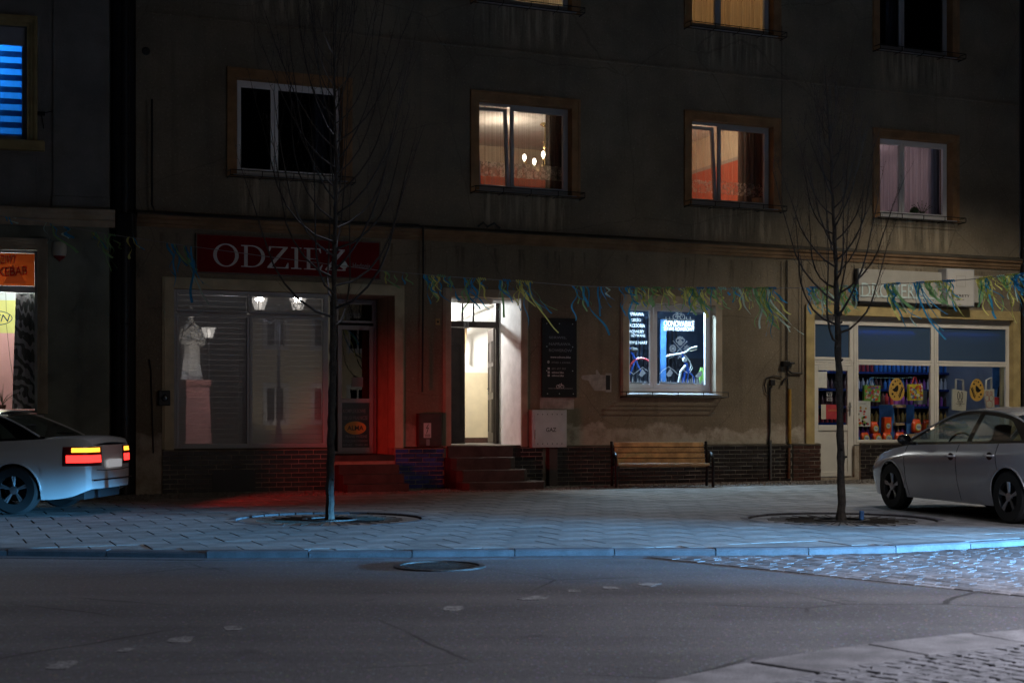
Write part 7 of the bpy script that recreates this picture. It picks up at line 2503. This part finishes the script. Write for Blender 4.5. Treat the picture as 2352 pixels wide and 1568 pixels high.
bu = Thing("ribbon_bunting", "string of blue, green and yellow ribbons hung across the street front", "bunting", ID, tuple(on_string(1176)))
bu.part("string", MB().tube(sp, 0.006, 5), "wire")
rq = random.Random(31)
CLUST = [(25, 2, .25, 0), (110, 2, .45, 0), (160, 2, .4, 0), (215, 3, .35, 1), (247, 4, .45, 0), (300, 2, .3, 1), (400, 3, .6, 0), (432, 3, .75, 0), (880, 2, .25, 1), (920, 2, .3, 1), (985, 3, .45, 1), (1005, 4, .4, 1), (1030, 3, .35, 0), (1075, 3, .5, 0), (1098, 4, .4, 1), (1155, 4, .5, 0), (1185, 4, .35, 1), (1205, 5, .75, 1), (1330, 3, .55, 0), (1345, 2, .8, 0), (1385, 3, .45, 0), (1440, 5, .4, 1), (1470, 5, .3, 1), (1500, 4, .3, 2), (1530, 4, .32, 1), (1575, 6, .32, 1), (1600, 6, .35, 1), (1625, 5, .3, 1), (1650, 4, .25, 2), (1680, 4, .25, 0), (1710, 5, .35, 2), (1738, 7, .55, 2), (1752, 7, .65, 2), (1765, 5, .6, 1), (1860, 5, .35, 0), (1895, 5, .35, 2), (1930, 6, .4, 2), (1955, 5, .35, 0), (2040, 5, .45, 1), (2050, 4, .6, 0), (2105, 6, .7, 0), (2125, 4, .4, 2), (2145, 5, .35, 2), (2165, 5, .3, 1), (2175, 4, .6, 1), (2250, 6, .45, 1), (2262, 5, .5, 1), (2290, 4, .35, 2), (2312, 6, .55, 1), (2325, 5, .5, 0), (2345, 6, .45, 0), (2370, 4, .5, 1)]
PAL = [["ribbon_blue", "ribbon_blue", "ribbon_green", "ribbon_pale"], ["ribbon_yellow", "ribbon_green", "ribbon_yellow", "ribbon_blue"], ["ribbon_green", "ribbon_pale", "ribbon_yellow", "ribbon_green"]]
for px, n_, L, pal in CLUST:
    for k in range(int(n_ * 1.7)):
        p = on_string(px + rq.uniform(-12, 12))
        l = L * rq.uniform(0.3, 1.4)
        wd_ = rq.uniform(0.006, 0.021)
        lean = rq.uniform(-0.15, 0.75)
        dep = rq.uniform(-0.25, 0.25)
        tw0, tws = rq.uniform(0, 6), rq.uniform(-3.5, 3.5)
        ph, am = rq.uniform(0, 6), rq.uniform(0.0, 0.05)
        rows = []
        n2 = 11
        for j in range(n2 + 1):
            f = j / n2
            c_ = p + Vector((lean * l * f * (0.5 + 0.6 * f) + am * math.sin(ph + f * 9), dep * l * f + am * math.cos(ph + f * 7), -l * f * (1 - 0.22 * lean * f)))
            a = tw0 + tws * f
            o = Vector((math.cos(a), math.sin(a) * 0.8, math.sin(a + 1) * 0.45)) * wd_
            rows.append([c_ - o, c_ + o * 0.1, c_ + o])
        bu.part("ribbon", MB().grid(rows), rq.choice(PAL[pal]), smooth=True)
    # knot round the string
    if n_ > 3:
        p = on_string(px)
        q = on_string(min(px + 18, 2470))
        m1 = MB()
        pts = []
        for j in range(19):
            f = j / 18
            c_ = p.lerp(q, f)
            pts.append(c_ + Vector((0, 0.016 * math.cos(f * 24), 0.016 * math.sin(f * 24))))
        m1.tube(pts, 0.009, 5)
        bu.part("knot", m1, rq.choice(PAL[pal]), smooth=True)


# ================================================================== STREET LIGHTS, STATUE (off to the side of the view, seen as reflections and light)
def lantern_head(t, c):
    x, y, z = c
    b = []
    for hw_, zz in ((0.11, z), (0.19, z + 0.38)):
        b.append([(x + sx * hw_, y + sy * hw_, zz) for sx, sy in ((-1, -1), (1, -1), (1, 1), (-1, 1))])
    gl_ = t.part("lantern_glass", MB().grid(b, close=True), "lantern_pane")
    t.part("lantern_bulb", MB().lathe([(0.02, z + 0.02), (0.07, z + 0.08), (0.08, z + 0.2), (0.05, z + 0.3), (0.0, z + 0.33)], (x, y, 0), 12, cap=False), "lantern_light", parent=gl_, smooth=True)
    t.part("lantern_cap", MB().grid([[(x + sx * r, y + sy * r, zz) for sx, sy in ((-1, -1), (1, -1), (1, 1), (-1, 1))] for r, zz in ((0.23, z + 0.38), (0.21, z + 0.41), (0.07, z + 0.58), (0.05, z + 0.64), (0.01, z + 0.74))], close=True), "black_iron")
    m1 = MB()
    for sx, sy in ((-1, -1), (1, -1), (1, 1), (-1, 1)):
        m1.tube([(x + sx * 0.115, y + sy * 0.115, z), (x + sx * 0.195, y + sy * 0.195, z + 0.38)], 0.012, 4)
    m1.lathe([(0.03, z - 0.12), (0.06, z - 0.06), (0.12, z - 0.01), (0.12, z)], (x, y, 0), 8)
    t.part("lantern_frame", m1, "black_iron")


def mirror_pt(px, py, D):
    """Street point whose mirror image in the shop pane appears on the sight line px, py at path length D."""
    V = at_depth(px, py, D)
    o = Vector((MAIN.ox, MAIN.oy, 0)) + Vector((MAIN.v[0], MAIN.v[1], 0)) * 0.15
    n_ = Vector((-MAIN.v[0], -MAIN.v[1], 0))
    return V - n_ * (2 * (V - o).dot(n_))


h1, h2 = mirror_pt(595, 712, 46), mirror_pt(683, 712, 46)
mid = (h1 + h2) / 2
tw = Thing("twin_street_lantern", "black twin-headed street lantern beside the camera", "street lamp", ID, (mid.x, mid.y, GZ))
tw.part("pole", MB().lathe([(0.16, GZ), (0.16, GZ + 0.2), (0.09, GZ + 0.9), (0.06, GZ + 1.0), (0.05, mid.z - 0.2), (0.07, mid.z - 0.15), (0.03, mid.z + 0.2)], (mid.x, mid.y, 0), 14), "black_iron", smooth=True)
for h in (h1, h2):
    d = h - mid
    tw.part("arm", MB().tube([mid + Vector((0, 0, -0.3)), mid + d * 0.4 + Vector((0, 0, -0.42)), mid + d * 0.85 + Vector((0, 0, -0.3)), h + Vector((0, 0, -0.1))], 0.025, 6), "black_iron", smooth=True)
    lantern_head(tw, h)
    tw.light("lantern_glow", 'POINT', (h.x, h.y, h.z + 0.36), 520, (1.0, 0.90, 0.78), shadow_soft_size=0.12)
    tw.light("lantern_lamp", 'SPOT', (h.x, h.y, h.z - 0.15), 2600, (0.82, 0.84, 1.0), rot=(0, 0, 0), spot_size=R(150), spot_blend=0.6, shadow_soft_size=0.15)
h3 = mirror_pt(478, 776, 52)
sl_ = Thing("street_lantern", "black single street lantern beyond the statue", "street lamp", ID, (h3.x, h3.y, GZ))
sl_.part("pole", MB().lathe([(0.14, GZ), (0.14, GZ + 0.2), (0.06, GZ + 1.0), (0.045, h3.z - 0.1)], (h3.x, h3.y, 0), 12), "black_iron", smooth=True)
lantern_head(sl_, h3)
sl_.light("lantern_lamp", 'SPOT', (h3.x, h3.y, h3.z - 0.15), 200, (1.0, 0.90, 0.84), rot=(0, 0, 0), spot_size=R(150), spot_blend=0.5, shadow_soft_size=0.15)

# statue on its pedestal
sb = mirror_pt(437, 872, 48)
stt = Thing("stone_statue", "robed white stone statue on a red pedestal behind the camera", "statue", ID, (sb.x, sb.y, GZ))
z0 = sb.z
stt.part("pedestal", MB().grid([[(sb.x + sx * r, sb.y + sy * r, z) for sx, sy in ((-1, -1), (1, -1), (1, 1), (-1, 1))] for r, z in ((0.62, GZ), (0.62, 0.3), (0.5, 0.34), (0.44, z0 - 0.25), (0.5, z0 - 0.2), (0.5, z0))], close=True), "statue_base")
rows = []
rq = random.Random(4)
for z, rx_, ry_ in ((0.0, 0.42, 0.40), (0.15, 0.38, 0.34), (0.6, 0.31, 0.27), (0.95, 0.29, 0.25), (1.2, 0.30, 0.24), (1.5, 0.34, 0.24), (1.75, 0.33, 0.22), (1.88, 0.2, 0.16), (1.95, 0.09, 0.09), (2.02, 0.085, 0.09), (2.1, 0.115, 0.12), (2.2, 0.12, 0.125), (2.29, 0.09, 0.1), (2.34, 0.03, 0.03)):
    n2 = 28
    fold = 0.10 if z < 1.8 else 0.01
    rows.append([(sb.x + rx_ * math.cos(a) * (1 + fold * math.sin(a * 9 + z * 1.5)), sb.y + ry_ * math.sin(a) * (1 + fold * math.sin(a * 9 + z * 1.5)), z0 + z) for a in [2 * math.pi * k / n2 for k in range(n2)]])
m1 = MB().grid(rows, close=True)
for s2 in (-1, 1):
    m1.tube([(sb.x + s2 * 0.3, sb.y, z0 + 1.68), (sb.x + s2 * 0.42, sb.y + 0.05, z0 + 1.35), (sb.x + s2 * 0.28, sb.y + 0.25, z0 + 1.2), (sb.x + s2 * 0.05, sb.y + 0.32, z0 + 1.28)], [0.12, 0.12, 0.10, 0.06], 10)
m1.lathe([(0.17, 0), (0.18, 0.02), (0.06, 0.05), (0.06, 0.16), (0.0, 0.2)], (sb.x, sb.y, z0 + 2.28), 12)
stt.part("figure", m1, "statue_stone", smooth=True, angle=60)
fl = Vector((sb.x - 1.2, sb.y + 3.2, 0.05))
fx = Thing("ground_floodlight", "small floodlight on the ground aimed at the statue", "floodlight", ID, (fl.x, fl.y, GZ))
fx.part("housing", MB().box((fl.x - 0.15, fl.y - 0.1, GZ), (fl.x + 0.15, fl.y + 0.1, GZ + 0.16)), "black_iron", bev=0.02)
dirn = Vector((sb.x, sb.y, z0 + 1.75)) - (fl + Vector((0, 0, 0.2)))
fx.light("floodlight_beam", 'SPOT', (fl.x, fl.y, fl.z + 0.2), 900, (1.0, 0.92, 0.84), rot=dirn.to_track_quat('-Z', 'Y').to_euler(), spot_size=R(40), spot_blend=0.7, shadow_soft_size=0.08)

# tall street lamp on the pavement right of the view
lp = MAIN.w(10.6, -5.2, 0)
LZ = 7.9
tl = Thing("street_lamp", "tall street lamp on the pavement right of the drugstore", "street lamp", ID, (lp.x, lp.y, GZ))
tl.part("pole", MB().lathe([(0.11, GZ), (0.11, GZ + 0.8), (0.07, GZ + 0.9), (0.05, LZ + 0.1)], (lp.x, lp.y, 0), 14), "grey_pipe", smooth=True)
hd_ = Vector((lp.x - 0.9, lp.y + 0.25, LZ))
tl.part("arm", MB().tube([(lp.x, lp.y, LZ + 0.05), (lp.x - 0.4, lp.y + 0.1, LZ + 0.2), (hd_.x, hd_.y, hd_.z + 0.12)], 0.035, 8), "grey_pipe", smooth=True)
tl.part("lamp_head", MB().box((hd_.x - 0.35, hd_.y - 0.14, LZ + 0.02), (hd_.x + 0.2, hd_.y + 0.14, LZ + 0.14)), "grey_pipe", bev=0.04)
tl.part("lamp_lens", MB().box((hd_.x - 0.3, hd_.y - 0.11, LZ - 0.01), (hd_.x + 0.12, hd_.y + 0.11, LZ + 0.018)), "lantern_light", bev=0.01)
tl.light("street_lamp_light", 'SPOT', (hd_.x, hd_.y, LZ - 0.06), 1250, (1.0, 0.88, 0.71), rot=(0, 0, 0), spot_size=R(142), spot_blend=0.75, shadow_soft_size=0.10)

# cream town house across the square, floodlit; it shows only as a reflection in the panes
c0 = mirror_pt(575, 955, 64)
OPM = Matrix.Translation((c0.x, c0.y, 0)) @ Matrix.Rotation(MAIN.th + math.pi, 4, 'Z')
op = Thing("town_house", "floodlit cream town house across the square behind the camera", "house", OPM, (0, 0, GZ))
oh = [(-1.6 - 2.2 * i, -0.7 - 2.2 * i, z, z + 1.6) for i in range(6) for z in (1.0, 4.4)]
op.part("wall", wall_mesh(-14, 0, GZ, 8.2, oh), "beige_wall")
for a, b, z0, z1 in oh:
    wdw = op.part("window", MB().frame(a, b, z0, z1, 0.08, 0.12, 0.18).box(((a + b) / 2 - 0.04, 0.12, z0 + 0.08), ((a + b) / 2 + 0.04, 0.18, z1 - 0.08)), "white_pvc")
    op.part("glass_pane", MB().box((a + 0.08, 0.15, z0 + 0.08), (b - 0.08, 0.155, z1 - 0.08)), "pane_dark", parent=wdw)
    op.part("surround", MB().frame(a - 0.15, b + 0.15, z0 - 0.15, z1 + 0.15, 0.15, -0.05, 0.0), "white_paint")
op.part("cornice", MB().profx([(0, 7.7), (-0.1, 7.75), (-0.3, 8.1), (-0.3, 8.2), (0, 8.2)], -14, 0), "white_paint")
op.part("roof", MB().profx([(-0.3, 8.2), (8, 8.2), (4, 11)], -14, 0), "brick_brown")
op.part("room_shell", MB().box((-13.9, 0.42, GZ), (-0.1, 3, 8.1)), "dark_room")
for i in range(4):
    op.light("wall_washer", 'SPOT', (-1.5 - 3.2 * i, -2.6, 0.2), 120, (1.0, 0.86, 0.72), rot=Vector((0, 2.6, 3.2)).to_track_quat('-Z', 'Y').to_euler(), spot_size=R(100), spot_blend=0.6, shadow_soft_size=0.1)
